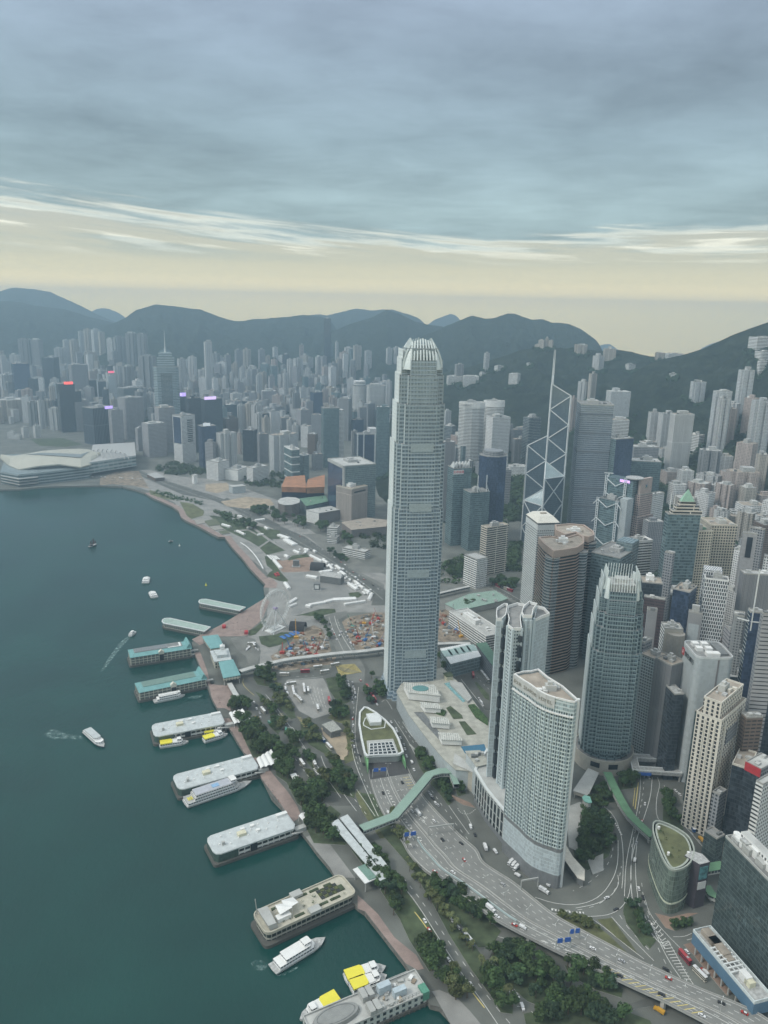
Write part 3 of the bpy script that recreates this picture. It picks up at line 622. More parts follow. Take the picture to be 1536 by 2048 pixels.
for i in range(NH-1):
 a,b,c,d=hw(0,i),hw(1,i),hw(1,i+1),hw(0,i+1)
 mb.face([a,b,c,d],m=0)
 hgt=lambda p:max(G-.2,p[2]-1.6)
 mb.face([(a[0],a[1],hgt(a)),a,d,(d[0],d[1],hgt(d))],m=1);mb.face([b,(b[0],b[1],hgt(b)),(c[0],c[1],hgt(c)),c],m=1)
 mb.face([(*d[:2],hgt(d)),(*c[:2],hgt(c)),(*b[:2],hgt(b)),(*a[:2],hgt(a))],m=1)
hwy=tag(mb.build('highway',[HWM,LIGHTC]),'wide grey highway curving up onto a flyover',kind='structure')
def parapet(mb,t,i0,i1,h=1.1,w=.45,m=0,off=0):
 for i in range(i0,i1):
  a,b=Vector(hw(t,i)),Vector(hw(t,i+1));d=b-a;n=Vector((-d.y,d.x,0)).normalized()*w/2;u=Vector((0,0,h));e=Vector((0,0,.02))
  mb.face([a-n+e,b-n+e,b-n+u,a-n+u],m=m);mb.face([b+n+e,a+n+e,a+n+u,b+n+u],m=m);mb.face([a-n+u,b-n+u,b+n+u,a+n+u],m=m)
mb=MB();parapet(mb,.0,0,NH-1);parapet(mb,1.0,0,NH-1);parapet(mb,.47,0,NH-1,.9,.7)
tag(mb.build('highway_parapet',KERB),'pale concrete parapets and central barrier of the highway',kind='structure')
TEALP=plain('teal_painted_parapet',(.42,.52,.52),.6)
mb=MB();parapet(mb,.26,24,52,1.5,.5)
tag(mb.build('highway_parapet',TEALP),'pale teal noise barrier between the ramp and the main carriageway',kind='structure')
for t in(.03,.44,.50,.97):hline(t,MK,.3)
for t in(.12,.21,.35,.62,.74,.86):hline(t,MK,.3,dash=True)
hline(.26,MK,.35,i0=0,i1=24);hline(.30,MK,.35,i0=24,i1=NH-1)
for i in range(8,26):
 a=Vector(hw(.30,i));b=Vector(hw(.335,i));d=Vector((0,0,.055));t_=(Vector(hw(.3,i+1))-a).normalized()*1.2
 MK.face([a+d,a+t_+d,b+t_+d,b+d])
for k in range(7):
 i=4+k;a,b=Vector(hw(.80,i)),Vector(hw(.95,i));d=(Vector(hw(.8,i+1))-a).normalized()*.5;e=Vector((0,0,.06))
 MY.face([a+e,b+e,b+d+e,a+d+e])
for i0,t0 in((22,.08),(23,.16),(25,.08),(58,.07),(59,.16),(60,.07),(61,.16),(62,.08),(63,.16),(64,.08),(14,.58),(15,.67),(17,.58),(18,.67),(19,.6)):
 for j in range(4):
  for q in range(3):
   if(i0*7+j*3+q)%4==0:continue
   a=Vector(hw(t0+.018*q,i0)).lerp(Vector(hw(t0+.018*q,i0+1)),j*.25);d=(Vector(hw(t0,i0+1))-Vector(hw(t0,i0))).normalized()*.9
   b=a+(Vector(hw(t0+.014,i0))-Vector(hw(t0,i0)));e=Vector((0,0,.06))
   MK.face([a+e,b+e,b+d+e,a+d+e])
for k in range(14):
 i=68+k;
 if i>=NH-1:break
 a,b=Vector(hw(.05,i)),Vector(hw(.26,i));d=(Vector(hw(.05,i+1))-a).normalized()*.8;e=Vector((0,0,.07))
 MY.face([a+e,b+e,b+d+e,a+d+e])
mb=MB()
for i in range(NH-1):
 if HLs[i][2]>G+4 and i%7==0:
  for t in(.08,.5,.92):
   p=hw(t,i);mb.cbox(p[:2],2.6,2.6,G-.2,p[2]-1.62,.6)
tag(mb.build('flyover_pier',LIGHTC),'pale concrete piers under the flyover',kind='structure')
tag(MK.build('road_markings',WHITEP),'white lane lines and arrows painted on the roads',kind='structure')
tag(MY.build('road_markings',YELP),'yellow hatching and bars painted on the roads',kind='structure')
def quad(k,L,N,R,yb,zb=G):
 """footprint of a block from three roof corners (left, near, right) and the image row of the near corner's foot"""
 (lx,ly),(nx,ny),(rx,ry)=c2(k,[L,N,R])
 bx=drop(nx,ny,yb);X,Y=P(bx,yb,zb);Z=Hat(X,Y,ny)
 n=Vector(P(nx,ny,Z));r=Vector(P(rx,ry,Z));l=Vector(P(lx,ly,Z))
 n=Vector((X,Y))
 d=(r-n);w=d.length;d.normalize();q=Vector((-d.y,d.x));dp=(l-n).dot(q);dp=max(abs(dp),6)
 c=n+d*w/2+q*dp/2
 return(c.x,c.y,zb),math.atan2(d.y,d.x),w,dp,Z-zb
PLANT=plain('rooftop_plant',(.40,.41,.40),.7,scale=.5,var=.3)
PLANTD=plain('dark_rooftop_plant',(.16,.17,.17),.7,scale=.5,var=.35)
RFG=plain('grey_roof',(.23,.235,.23),.9,scale=.12,var=.3)
RFL=plain('pale_roof',(.46,.47,.45),.85,scale=.1,var=.16)
RFT=plain('tan_roof',(.34,.30,.25),.9,scale=.12,var=.25)
RFGR=plain('green_roof',(.13,.25,.17),.85,scale=.1,var=.25)
WHT=plain('white_paint',(.74,.75,.73),.6,scale=.15,var=.06)
WHM=plain('white_metal',(.68,.71,.70),.4,scale=.15,var=.06)
DGL=plain('dark_glass',(.025,.032,.04),.12,scale=.2,var=.3)
def plants(root,w,d,h,n,seed,mats=None,big=True):
 """plant rooms, tanks and cooling units on a roof; each is a part of its building"""
 r=random.Random(seed);mats=mats or[PLANT,PLANTD,RFL]
 if big and w>14 and d>12:
  mb=MB();sx,sy=w*r.uniform(.3,.45),d*r.uniform(.3,.5);cx,cy=w*r.uniform(-.12,.12),d*r.uniform(-.1,.12);hh=r.uniform(4,7)
  mb.box(cx-sx/2,cx+sx/2,cy-sy/2,cy+sy/2,h-.05,h+hh);mb.box(cx-sx*.3,cx+sx*.15,cy-sy*.25,cy+sy*.3,h+hh-.05,h+hh+2.4)
  mb.build('lift_housing',mats[0],root)
 for i in range(n):
  mb=MB();x,y=r.uniform(-.42,.42)*w,r.uniform(-.42,.42)*d;sx,sy,hh=r.uniform(2,5),r.uniform(2,4),r.uniform(1.4,3)
  if r.random()<.3:mb.tube((x,y,h-.05),(x,y,h+hh),sx*.45,n=10)
  else:
   mb.box(x-sx/2,x+sx/2,y-sy/2,y+sy/2,h-.05,h+hh)
   if r.random()<.5:mb.box(x+sx/2+.5,x+sx/2+2,y-1,y+1,h-.05,h+hh*.6)
  mb.build('rooftop_plant',mats[r.randrange(len(mats))],root)
def block(name,label,loc,ang,poly,h,wm,roof=None,lm=None,par=1.2,pm=None,np_=4,seed=1,cat='tower',group=None,plant=None,z0=-.4,big=True):
 """a building whose wall, parapet, roof and plant are parts; lm is the wall material of its left-facing side"""
 root=thing(name,label,cat,loc,ang,group)
 mb=MB();poly=ccw(poly);n=len(poly);u=0
 for i in range(n):
  a,b=poly[i],poly[(i+1)%n];L=math.hypot(b[0]-a[0],b[1]-a[1])
  m=1 if(lm is not None and(b[1]-a[1])<-abs(b[0]-a[0]))else 0
  mb.face([(*a,z0),(*b,z0),(*b,h),(*a,h)],[(u,z0),(u+L,z0),(u+L,h),(u,h)],m);u+=L
 mb.build('wall',[wm,lm]if lm is not None else wm,root)
 q=inset(poly,.5)
 mb=MB();mb.prism(q,h-.4,h-.02,0);ro=mb.build('roof',roof or RFG,root)
 if par:
  mb=MB();mb.ring([(p[0]*1.002,p[1]*1.002)for p in poly],.55,h-.3,h+par);mb.build('parapet',pm or KERB,root)
 xs=[p[0]for p in poly];ys=[p[1]for p in poly]
 if np_:plants(ro,(max(xs)-min(xs))*.86,(max(ys)-min(ys))*.86,h,np_,seed,plant,big)
 return root
def tower(name,label,k,L,N,R,yb,wm,roof=None,lm=None,r=0,chamf=0,poly=None,zb=G,**kw):
 loc,ang,w,d,h=quad(k,L,N,R,yb,zb)
 p=rrect(w,d,r)if r else rect(w,d)
 if chamf:c=chamf;p=[(-w/2+c,-d/2),(w/2-c,-d/2),(w/2,-d/2+c),(w/2,d/2-c),(w/2-c,d/2),(-w/2+c,d/2),(-w/2,d/2-c),(-w/2,-d/2+c)]
 root=block(name,label,loc,ang,p,h,wm,roof,lm,seed=int(N[0]+N[1]),**kw)
 root_dims[root.name]=(w,d,h,loc,ang)
 return root,w,d,h
root_dims={}
def text_part(s,size,mat,root,loc,rot,name='sign',depth=.25,sx=1.0,cap=False):
 """raised lettering turned into one mesh"""
 cu_=bpy.data.curves.new(name,'FONT');cu_.body=s;cu_.size=size;cu_.extrude=depth;cu_.align_x='CENTER';cu_.align_y='CENTER'
 cu_.resolution_u=2
 o=bpy.data.objects.new('tmp_text',cu_);COL.objects.link(o)
 bpy.context.view_layer.update()
 me=bpy.data.meshes.new_from_object(o.evaluated_get(bpy.context.evaluated_depsgraph_get()))
 bpy.data.objects.remove(o);bpy.data.curves.remove(cu_)
 me.materials.clear();me.materials.append(mat)
 ob=put(name,me,root,loc);ob.rotation_euler=rot;ob.scale=(sx,1,1)
 KIDS.setdefault(root.name,[]).append(ob)
 return ob
FA=dict(ifc=facade('pale_framed_glass',(.34,.41,.45),(.085,.13,.17),4.15,1.55,.72,.62,.15,.45,met=.5),ifcs=facade('painted_lit_side',(.60,.655,.65),(.36,.41,.42),4.15,1.55,.5,.2,.3,.3),ifc1=facade('teal_framed_glass',(.19,.265,.285),(.05,.078,.095),4.1,1.7,.8,.62,.12,.5,met=.3),fs=facade('hotel_windows',(.48,.56,.55),(.09,.125,.14),3.35,1.85,.70,.60,.2,.8),fsb=facade('hotel_side_glass',(.50,.57,.57),(.27,.34,.35),3.35,1.6,.86,.62,.25,.3),res=facade('residence_cladding',(.50,.57,.59),(.40,.46,.48),3.2,1.4,.9,.86,.3,.12),resw=facade('residence_windows',(.44,.50,.51),(.08,.11,.13),3.2,2.6,.6,.5,.25,.7),exsq=facade('brown_banded_stone',(.37,.28,.22),(.022,.026,.03),3.9,6.0,1.0,.56,.15,.4),exg=facade('dark_banded_glass',(.40,.43,.43),(.08,.11,.125),3.9,2.6,1.0,.80,.1,.6,met=.5),ckc=facade('grey_steel_glass',(.25,.285,.32),(.20,.25,.30),4.0,2.4,.92,.5,.12,.25,met=.6,band=36.0),boc=facade('blue_mirror_glass',(.15,.20,.235),(.11,.155,.19),4.2,2.0,.94,.92,.08,.14,met=.3),beige=facade('beige_punched_wall',(.52,.485,.40),(.03,.035,.038),3.6,3.3,.58,.58,.25,.5),beige2=facade('beige_fins',(.50,.47,.40),(.05,.055,.055),3.6,1.6,.42,.9,.3,.3),cream=facade('cream_stone_wall',(.60,.575,.51),(.045,.05,.055),3.7,4.2,.44,.72,.25,.5),white=facade('white_punched_wall',(.66,.67,.66),(.05,.06,.07),3.5,3.0,.52,.5,.3,.5),whiteb=facade('white_banded_wall',(.68,.69,.67),(.045,.055,.06),3.6,8.0,.97,.42,.25,.4),beigeb=facade('beige_banded_wall',(.56,.53,.46),(.035,.04,.04),3.9,22.0,.94,.52,.25,.3),silver=facade('silver_panels',(.41,.455,.465),(.43,.475,.485),3.8,3.0,.95,.94,.25,.05,dirt=.05),dark=facade('dark_curtain_wall',(.055,.07,.085),(.07,.09,.11),3.9,1.6,.9,.8,.08,.5,met=.6),navy=facade('navy_curtain_wall',(.04,.06,.10),(.07,.105,.18),3.9,2.0,.92,.85,.08,.4,met=.6),teal=facade('teal_curtain_wall',(.15,.21,.22),(.15,.22,.24),3.9,2.6,.94,.66,.1,.5,met=.6),grid=facade('grey_grid_wall',(.28,.295,.31),(.05,.06,.07),3.5,3.0,.6,.5,.3,.5),ribs=facade('grey_ribbed_wall',(.25,.26,.27),(.155,.16,.17),60.0,1.5,.45,.98,.5,.2),grayb=facade('grey_banded_wall',(.34,.345,.355),(.055,.06,.068),3.9,30.0,.97,.26,.3,.3),hexa=facade('white_lattice_wall',(.68,.70,.70),(.05,.06,.07),4.2,2.3,.66,.78,.25,.4,stagger=True),resid=facade('apartment_wall',(.42,.395,.35),(.09,.09,.09),3.0,2.9,.6,.55,.4,.7,vstripe=14),residp=facade('pink_apartment_wall',(.43,.375,.345),(.09,.085,.085),3.0,2.9,.6,.52,.4,.7,vstripe=11),residw=facade('white_apartment_wall',(.50,.515,.51),(.10,.105,.11),3.0,2.6,.6,.52,.4,.7,vstripe=9),residg=facade('grey_apartment_wall',(.26,.275,.28),(.08,.085,.09),3.0,2.7,.6,.55,.4,.7,vstripe=12),residt=facade('tall_grid_flats',(.50,.52,.52),(.12,.14,.15),3.1,2.2,.6,.5,.3,.8),brown=facade('brown_tiled_wall',(.20,.155,.13),(.05,.05,.05),3.5,5.0,.8,.4,.4,.5),maroon=facade('maroon_wall',(.11,.08,.085),(.05,.045,.05),3.5,1.6,.6,.6,.4,.4),gold=facade('gold_glass',(.35,.30,.2),(.22,.18,.10),3.8,2.2,.8,.7,.2,.5),pinkg=facade('pink_granite_wall',(.42,.34,.31),(.05,.05,.055),3.9,3.6,.6,.5,.3,.5),cgo=facade('government_glass',(.22,.28,.29),(.20,.27,.29),4.2,1.7,.84,.78,.12,.35,met=.6),hopew=facade('vertical_ribbed_white',(.56,.57,.55),(.25,.26,.26),60.0,2.4,.5,.99,.4,.2),sage=facade('sage_glass_wall',(.20,.25,.22),(.21,.27,.23),4.2,1.6,.9,.9,.12,.25,met=.5),teals=facade('teal_mesh_wall',(.10,.135,.135),(.10,.14,.145),3.6,1.2,.84,.84,.08,.4,met=.6),)
def leafmat(name,a,b):
 m,nt,bs=pbsdf(name)
 tc=nd(nt,'ShaderNodeTexCoord');n=nd(nt,'ShaderNodeTexNoise');n.inputs['Scale'].default_value=.55;n.inputs['Detail'].default_value=4
 nt.links.new(tc.outputs['Object'],n.inputs['Vector'])
 oi=nd(nt,'ShaderNodeObjectInfo')
 c=ramp(nt,n.outputs[0],[(.32,a),(.66,b)])
 hs=nd(nt,'ShaderNodeHueSaturation');nt.links.new(c,hs.inputs['Color'])
 nt.links.new(mth(nt,'ADD',.65,mth(nt,'MULTIPLY',oi.outputs['Random'],.8)),hs.inputs['Value'])
 nt.links.new(mth(nt,'ADD',.485,mth(nt,'MULTIPLY',oi.outputs['Random'],.025)),hs.inputs['Hue'])
 nt.links.new(hs.outputs[0],bs.inputs['Base Color']);bs.inputs['Roughness'].default_value=.85;bs.inputs['Specular IOR Level'].default_value=.2
 return m
LEAF=[leafmat('leaf_dark',(.016,.036,.015),(.070,.112,.042)),leafmat('leaf_olive',(.036,.052,.020),(.125,.140,.062)),leafmat('leaf_bluish',(.014,.034,.020),(.055,.088,.048))]
BARK=plain('bark',(.12,.095,.07),.9,scale=2)
def clump(mb,c,R,n,r,flat=.75,leaf=.55):
 """leaf cards scattered through a rounded mass"""
 for _ in range(n):
  while True:
   d=Vector((r.uniform(-1,1),r.uniform(-1,1),r.uniform(-1,1)))
   if.15<d.length<=1:break
  d=d.normalized()*(.55+.45*r.random()**.5);p=Vector(c)+Vector((d.x*R,d.y*R,d.z*R*flat))
  s=leaf*R*r.uniform(.22,.42);nrm=(d+Vector((r.uniform(-.6,.6),r.uniform(-.6,.6),r.uniform(-.2,.9)))).normalized()
  u=nrm.orthogonal().normalized();v=nrm.cross(u);a=r.uniform(0,PI);u,v=u*math.cos(a)+v*math.sin(a),v*math.cos(a)-u*math.sin(a)
  mb.face([p-u*s-v*s*.7,p+u*s-v*s*.5,p+u*s*.8+v*s*.8,p-u*s*.7+v*s])
def relief(root,tiers,fh,fin,mat,nm='facade_frame',step=3.1,d=.42,sides=None,bh=.62):
 """real floor bands and upright fins standing proud of each tier's wall"""
 mb=MB()
 for poly,z0,z1 in tiers:
  n=len(poly);nf=int((z1-z0)/fh)
  for i in range(n):
   a,b=Vector(poly[i]),Vector(poly[(i+1)%n]);e=b-a;L=e.length
   if L<1:continue
   e.normalize();nn=Vector((e.y,-e.x))
   if sides and not sides(nn):continue
   for k in range(1,nf+1):
    z=z0+k*fh-.55;o=nn*d*.8
    A,B=a,b
    mb.face([(*(A+o),z),(*(B+o),z),(*(B+o),z+bh),(*(A+o),z+bh)]);mb.face([(*(A+o),z+bh),(*(B+o),z+bh),(*B,z+bh),(*A,z+bh)])
   m=max(1,int(L/step))
   for k in range(m+1):
    p=a+e*(L*k/m);w=e*fin/2;o=nn*d
    mb.face([(*(p-w+o),z0),(*(p+w+o),z0),(*(p+w+o),z1),(*(p-w+o),z1)])
    mb.face([(*(p-w),z0),(*(p-w+o),z0),(*(p-w+o),z1),(*(p-w),z1)]);mb.face([(*(p+w+o),z0),(*(p+w),z0),(*(p+w),z1),(*(p+w+o),z1)])
 mb.build(nm,mat,root)
def cross(s,c,n1=1.3,m=None):
 m=s-6.0 if m is None else m;t=s-n1
 q=[(c,-s),(c,-t),(m,-t),(m,-m),(t,-m),(t,-c),(s,-c)]
 o=[]
 for k in range(4):
  for x,y in q:
   for _ in range(k):x,y=-y,x
   o.append((x,y))
 return ccw(o)
FRAME=plain('pale_metal_frame',(.43,.505,.535),.35,scale=.05,var=.08)
CROWN=plain('crown_metal',(.66,.73,.72),.3,scale=.1,var=.06)
def ifc_big():
 root=thing('skyscraper','tallest tower, tapering pale glass shaft with a claw-like crown of white fins','skyscraper',(35,840,G),math.radians(9))
 H=412-G
 tr=[(28.3,0,228),(27.4,228,300),(25.6,300,342),(23.6,342,372),(21.8,372,388)]
 tiers=[(cross(s,14.5 if s>24 else 13.5,m=s-5.5-(28.3-s)*.5),z0,z1)for s,z0,z1 in tr]
 mb=MB()
 for p,z0,z1 in tiers:
  n=len(p);u=0
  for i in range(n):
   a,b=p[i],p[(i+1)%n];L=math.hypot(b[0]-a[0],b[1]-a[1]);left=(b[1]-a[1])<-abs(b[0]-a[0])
   mb.face([(*a,z0-.4 if z0==0 else z0),(*b,z0-.4 if z0==0 else z0),(*b,z1),(*a,z1)],[(u,z0),(u+L,z0),(u+L,z1),(u,z1)],1 if left else 0);u+=L  # left faces take a paler copy, their lit look put into the colour
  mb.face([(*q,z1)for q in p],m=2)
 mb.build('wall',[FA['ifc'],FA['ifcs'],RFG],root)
 relief(root,tiers,4.15,.22,FRAME,bh=.5)
 for z in(52,150,226,292):
  lv=MB();s=28.3 if z<228 else 27.4;lv.box(-12.5,12.5,-s-.75,-s-.35,z,z+3.9);lv.box(-12.5,12.5,-s-.6,-s-.35,z+3.9,z+5.2);lv.box(-12.5,12.5,-s-.75,-s-.35,z+5.2,z+9.1)
  lv.build('louvre_panel',plain('louvre',(.34,.41,.43),.5,scale=.4),root)
 sh=MB()
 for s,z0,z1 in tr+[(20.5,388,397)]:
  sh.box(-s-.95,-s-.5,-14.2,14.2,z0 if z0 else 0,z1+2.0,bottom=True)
 sh.build('side_shield',FA['ifcs'],root)  # sheet in the same painted lit tone as the left faces
 core=MB();core.prism(cross(17.5,12,m=13),388,400,0);core.prism(rect(20,20),400,403,0);core.build('crown_core',plain('crown_core_dark',(.24,.29,.30),.5,scale=.3,var=.4),root)
 def prof(t):return 21.6-9.8*(t**1.9),380+t*(H+2-380)
 for side in range(4):
  ca,sa=[(1,0),(0,1),(-1,0),(0,-1)][side]
  for k in range(9):
   x=-14+k*3.5;fm=MB();drop_=3.5*abs(k-4)/4
   for j in range(8):
    t0,t1=j/8,(j+1)/8;r0,z0=prof(t0);r1,z1=prof(t1);z0-=drop_*t0;z1-=drop_*t1;x0=x*(1-.22*t0**2);x1=x*(1-.22*t1**2)
    A=[(x0-.75,-r0),(x0+.75,-r0),(x0+.75,-r0+1.8),(x0-.75,-r0+1.8)];B=[(x1-.65,-r1),(x1+.65,-r1),(x1+.65,-r1+1.5),(x1-.65,-r1+1.5)]
    R_=lambda p,z:(p[0]*ca-p[1]*sa,p[0]*sa+p[1]*ca,z)
    for i in range(4):
     q=(i+1)%4;fm.face([R_(A[i],z0),R_(A[q],z0),R_(B[q],z1),R_(B[i],z1)])
    if j==7:fm.face([R_(p,z1)for p in B])
   fm.build('crown_fin',CROWN,root)
 for sx,sy in((-1,-1),(1,-1),(1,1),(-1,1)):
  fm=MB()
  for j in range(8):
   t0,t1=j/8,(j+1)/8;r0,z0=prof(t0);r1,z1=prof(t1);z0-=3.5*t0+2;z1-=3.5*t1+2
   a0,b0=(sx*13.4*(1-.2*t0),sy*r0*.99),(sx*r0*.99,sy*13.4*(1-.2*t0));a1,b1=(sx*13.4*(1-.25*t1),sy*r1*.99),(sx*r1*.99,sy*13.4*(1-.25*t1))
   fm.face([(*a0,z0),(*b0,z0),(*b1,z1),(*a1,z1)])
   i0=(a0[0]*.9,a0[1]*.93);j0=(b0[0]*.93,b0[1]*.9);i1=(a1[0]*.9,a1[1]*.93);j1=(b1[0]*.93,b1[1]*.9)
   fm.face([(*j0,z0),(*i0,z0),(*i1,z1),(*j1,z1)]);fm.face([(*a0,z0),(*a1,z1),(*i1,z1),(*i0,z0)]);fm.face([(*b1,z1),(*b0,z0),(*j0,z0),(*j1,z1)])
  fm.build('crown_shield',CROWN,root)
 sk=MB();p0=[(x*1.16,y*1.16)for x,y in cross(28.3,14.5)];sk.prism(p0,-.4,10,0,poly2=[(x*1.03,y*1.03)for x,y in cross(28.3,14.5)]);sk.build('skirt',FA['ifc'],root)
ifc_big()
def ifc_small():
 lo=w1('H',265,600);cx,cy=228.,694.
 root=thing('skyscraper','teal glass tower crowned by a comb of white fins, standing on a round stone drum','skyscraper',(cx,cy,G),math.radians(-9))
 H=206
 tr=[(23.5,22,128),(22.3,128,152),(21.0,152,166),(19.6,166,180),(17.8,180,188)]
 tiers=[(cross(s,12.0,n1=1.6,m=s-4.6-(23.5-s)*.6),z0,z1)for s,z0,z1 in tr]
 mb=MB()
 for p,z0,z1 in tiers:mb.prism(p,z0,z1,0,True,1)
 mb.build('wall',[FA['ifc1'],RFG],root)
 relief(root,tiers,4.1,.35,plain('teal_metal_frame',(.27,.35,.37),.4,scale=.05),step=2.4,d=.55)
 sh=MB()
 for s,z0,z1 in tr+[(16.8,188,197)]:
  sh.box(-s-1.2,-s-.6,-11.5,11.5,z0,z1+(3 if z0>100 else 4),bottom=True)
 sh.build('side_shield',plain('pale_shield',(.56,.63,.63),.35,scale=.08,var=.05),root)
 core=MB();core.prism(rect(24,22),188,193,0);core.box(-6,7,-5,6,193,196.5);core.build('crown_core',PLANT,root)
 for side in range(4):
  ca,sa=[(1,0),(0,1),(-1,0),(0,-1)][side]
  for k in range(10):
   x=-11+k*22/9;fm=MB();fm2=[(-.3,-17.6),(.3,-17.6),(.3,-16.2),(-.3,-16.2)];top=[(-.3,-14.4),(.3,-14.4),(.3,-13.6),(-.3,-13.6)]
   R_=lambda p,z:((p[0]+x)*ca-p[1]*sa,(p[0]+x)*sa+p[1]*ca,z)
   for i in range(4):
    q=(i+1)%4;fm.face([R_(fm2[i],187),R_(fm2[q],187),R_(top[q],H),R_(top[i],H)])
   fm.face([R_(p,H)for p in top]);fm.build('crown_fin',CROWN,root)
 for sx,sy in((-1,-1),(1,-1),(1,1),(-1,1)):
  fm=MB();fm.prism([(sx*16.8,sy*10.5),(sx*15.5,sy*15.5),(sx*12.4,sy*16.8),(sx*12,sy*15.6),(sx*14.4,sy*14.4),(sx*15.6,sy*10)][::(1 if sx*sy>0 else-1)],180,199,0,poly2=[(sx*14.8,sy*10),(sx*13.6,sy*13.6),(sx*12.4,sy*14.8),(sx*12,sy*14),(sx*13,sy*13),(sx*14,sy*10)][::(1 if sx*sy>0 else-1)])
  fm.build('crown_shield',CROWN,root)
 dr=MB();dr.prism(circ(29,48),-.4,15,0,True,1);dr.ring(circ(29.3,48),.7,14.6,16.2,0);dr.build('podium_drum',[plain('drum_stone',(.46,.44,.38),.8,scale=.2,var=.1),RFG],root)
 cl=MB()
 for k in range(20):
  a=2*PI*k/20;cl.tube((24.6*math.cos(a),24.6*math.sin(a),15),(24.6*math.cos(a),24.6*math.sin(a),22.2),.7,n=8)
 cl.prism(circ(23.5,40),14.9,22,0);cl.build('colonnade',FA['ifc1'],root)
 for a in(-1.95,-1.35):
  en=MB();en.cbox((28.2*math.cos(a),28.2*math.sin(a)),2.6,9,8,13,a,bottom=True);en.build('entrance',DGL,root)
ifc_small()
def cpx(k,pts,z):return[P(x,y,z)for x,y in c2(k,pts)]
def hotel():
 zt=163+G
 out=cpx('G',[(362,200),(420,240),(500,290),(560,335),(630,372),(700,395),(770,412),(825,426),(858,430),(888,415),(862,390),(760,300),(640,225),(560,160),(500,175),(440,178)],zt)
 cx=sum(p[0]for p in out)/len(out);cy=sum(p[1]for p in out)/len(out)
 pl=ccw([(x-cx,y-cy)for x,y in out])
 root=thing('hotel_tower','pale hotel slab with a curved window front and HOTEL lettering along its roof edge','hotel',(cx,cy,G))
 h=zt-G;n=len(pl)
 mb=MB();u=0
 for i in range(n):
  a,b=pl[i],pl[(i+1)%n];L=math.hypot(b[0]-a[0],b[1]-a[1])
  facing=(b[1]-a[1])*-1>0 or True
  nx_,ny_=(b[1]-a[1])/L,-(b[0]-a[0])/L
  front=ny_<-.3 and nx_<.35
  for z0,z1,m in((-.4,12,3),(12,33,2),(33,36.5,3),(36.5,h-9,0 if front else 1),(h-9,h,1)):
   mb.face([(*a,z0),(*b,z0),(*b,z1),(*a,z1)],[(u,z0),(u+L,z0),(u+L,z1),(u,z1)],m)
  u+=L
 mb.build('wall',[FA['fs'],FA['fsb'],FA['res'],plain('grey_granite',(.19,.20,.205),.5,scale=.3)],root)
 rf=MB();rf.prism(inset(pl,.8),h-2.5,h-1.6,0);rf.build('roof',RFT,root)
 pr=MB();pr.ring([(x*1.003,y*1.003)for x,y in pl],.7,h-.5,h+.9);pr.build('parapet',WHT,root)
 plants(root,22,14,h-1.65,9,44,[RFL,PLANT,WHT])
 fr=[i for i in range(n)if(pl[(i+1)%n][0]-pl[i][0])>0 and(pl[(i+1)%n][1]-pl[i][1])<2]
 dec=MB();fins=MB()
 path=[Vector(p)for p in pl]
 zpan=h-9.5
 sides=[]
 for i in range(n):
  a,b=path[i],path[(i+1)%n];e=(b-a);L=e.length;e.normalize();nn=Vector((e.y,-e.x))
  if nn.y<-.3 and nn.x<.35:sides.append((a,b,e,nn,L))
 acc=0
 sides.sort(key=lambda s:s[0].x)
 tot=sum(s[4]for s in sides)
 for a,b,e,nn,L in sides:
  m=max(1,round(L/3.7))
  for k in range(m):
   p=a+e*(L*k/m);fins.prism(ccw([tuple(p+nn*.6-e*.22),tuple(p+nn*.6+e*.22),tuple(p+e*.22-nn*.1),tuple(p-e*.22-nn*.1)]),36.5,h-11)
 fins.build('facade_frame',FRAME,root)
 led=MB()
 for a,b,e,nn,L in sides:led.prism(ccw([tuple(a+nn*1.6),tuple(b+nn*1.6),tuple(b-nn*.1),tuple(a-nn*.1)]),h-12.4,h-11.4,0,bottom=True)
 led.build('ledge',WHT,root)
 pan=MB();need=tot*.66;got=0;L0=[]
 for a,b,e,nn,L in sides:
  if got>need:break
  pan.prism(ccw([tuple(a+nn*.9),tuple(b+nn*.9),tuple(b-nn*.1),tuple(a-nn*.1)]),h-8.4,h+.6,0,bottom=True);L0.append((a,b,e,nn,L));got+=L
 pan.build('sign_panel',plain('sign_panel',(.52,.53,.51),.6,scale=.3),root)
 txt='FOUR SEASONS HOTEL';gold=plain('bronze_letters',(.30,.29,.25),.5)
 usable=sum(s[4]for s in L0)
 for i,ch in enumerate(txt):
  if ch==' ':continue
  s=usable*(.06+.88*i/(len(txt)-1));k=0
  while k<len(L0)-1 and s>L0[k][4]:s-=L0[k][4];k+=1
  a,b,e,nn,L=L0[k];p=a+e*s+nn*1.15
  text_part(ch,4.6 if(i in(0,5,13))else 3.9,gold,root,(p.x,p.y,h-4.2),(PI/2,0,math.atan2(e.y,e.x)),'sign',.15)
 pw=Vector(max(pl,key=lambda p:p[0]-p[1]*.4));f=MB();f.prism(circ(1.3,8,pw.x,pw.y),-.4,h+1.5);f.build('prow_fin',WHM,root)
 zp=36+G
 base=wp('G',[(30,1240),(120,1400),(180,1480),(260,1580),(340,1680),(430,1760),(530,1830),(600,1880),(740,1900),(760,1700),(560,1560),(300,1260),(130,1060)],G)
 base=[(x-cx,y-cy)for x,y in base]
 base=ccw(base)
 pd=thing('mall_podium','curved glass and stone podium with a white rim wrapped round the hotel foot','podium',(cx,cy,G))
 f1,f2,f3=FA['cgo'],facade('podium_bays',(.36,.39,.38),(.035,.045,.05),9.5,6.0,.62,.9,.15,.7),plain('grey_granite',(.19,.20,.205),.5)
 mb=MB();mb.prism(base,-.4,5,2,cap=False);mb.prism(base,5,31,1,True,3);mb.build('wall',[f1,f2,f3,RFL],pd)
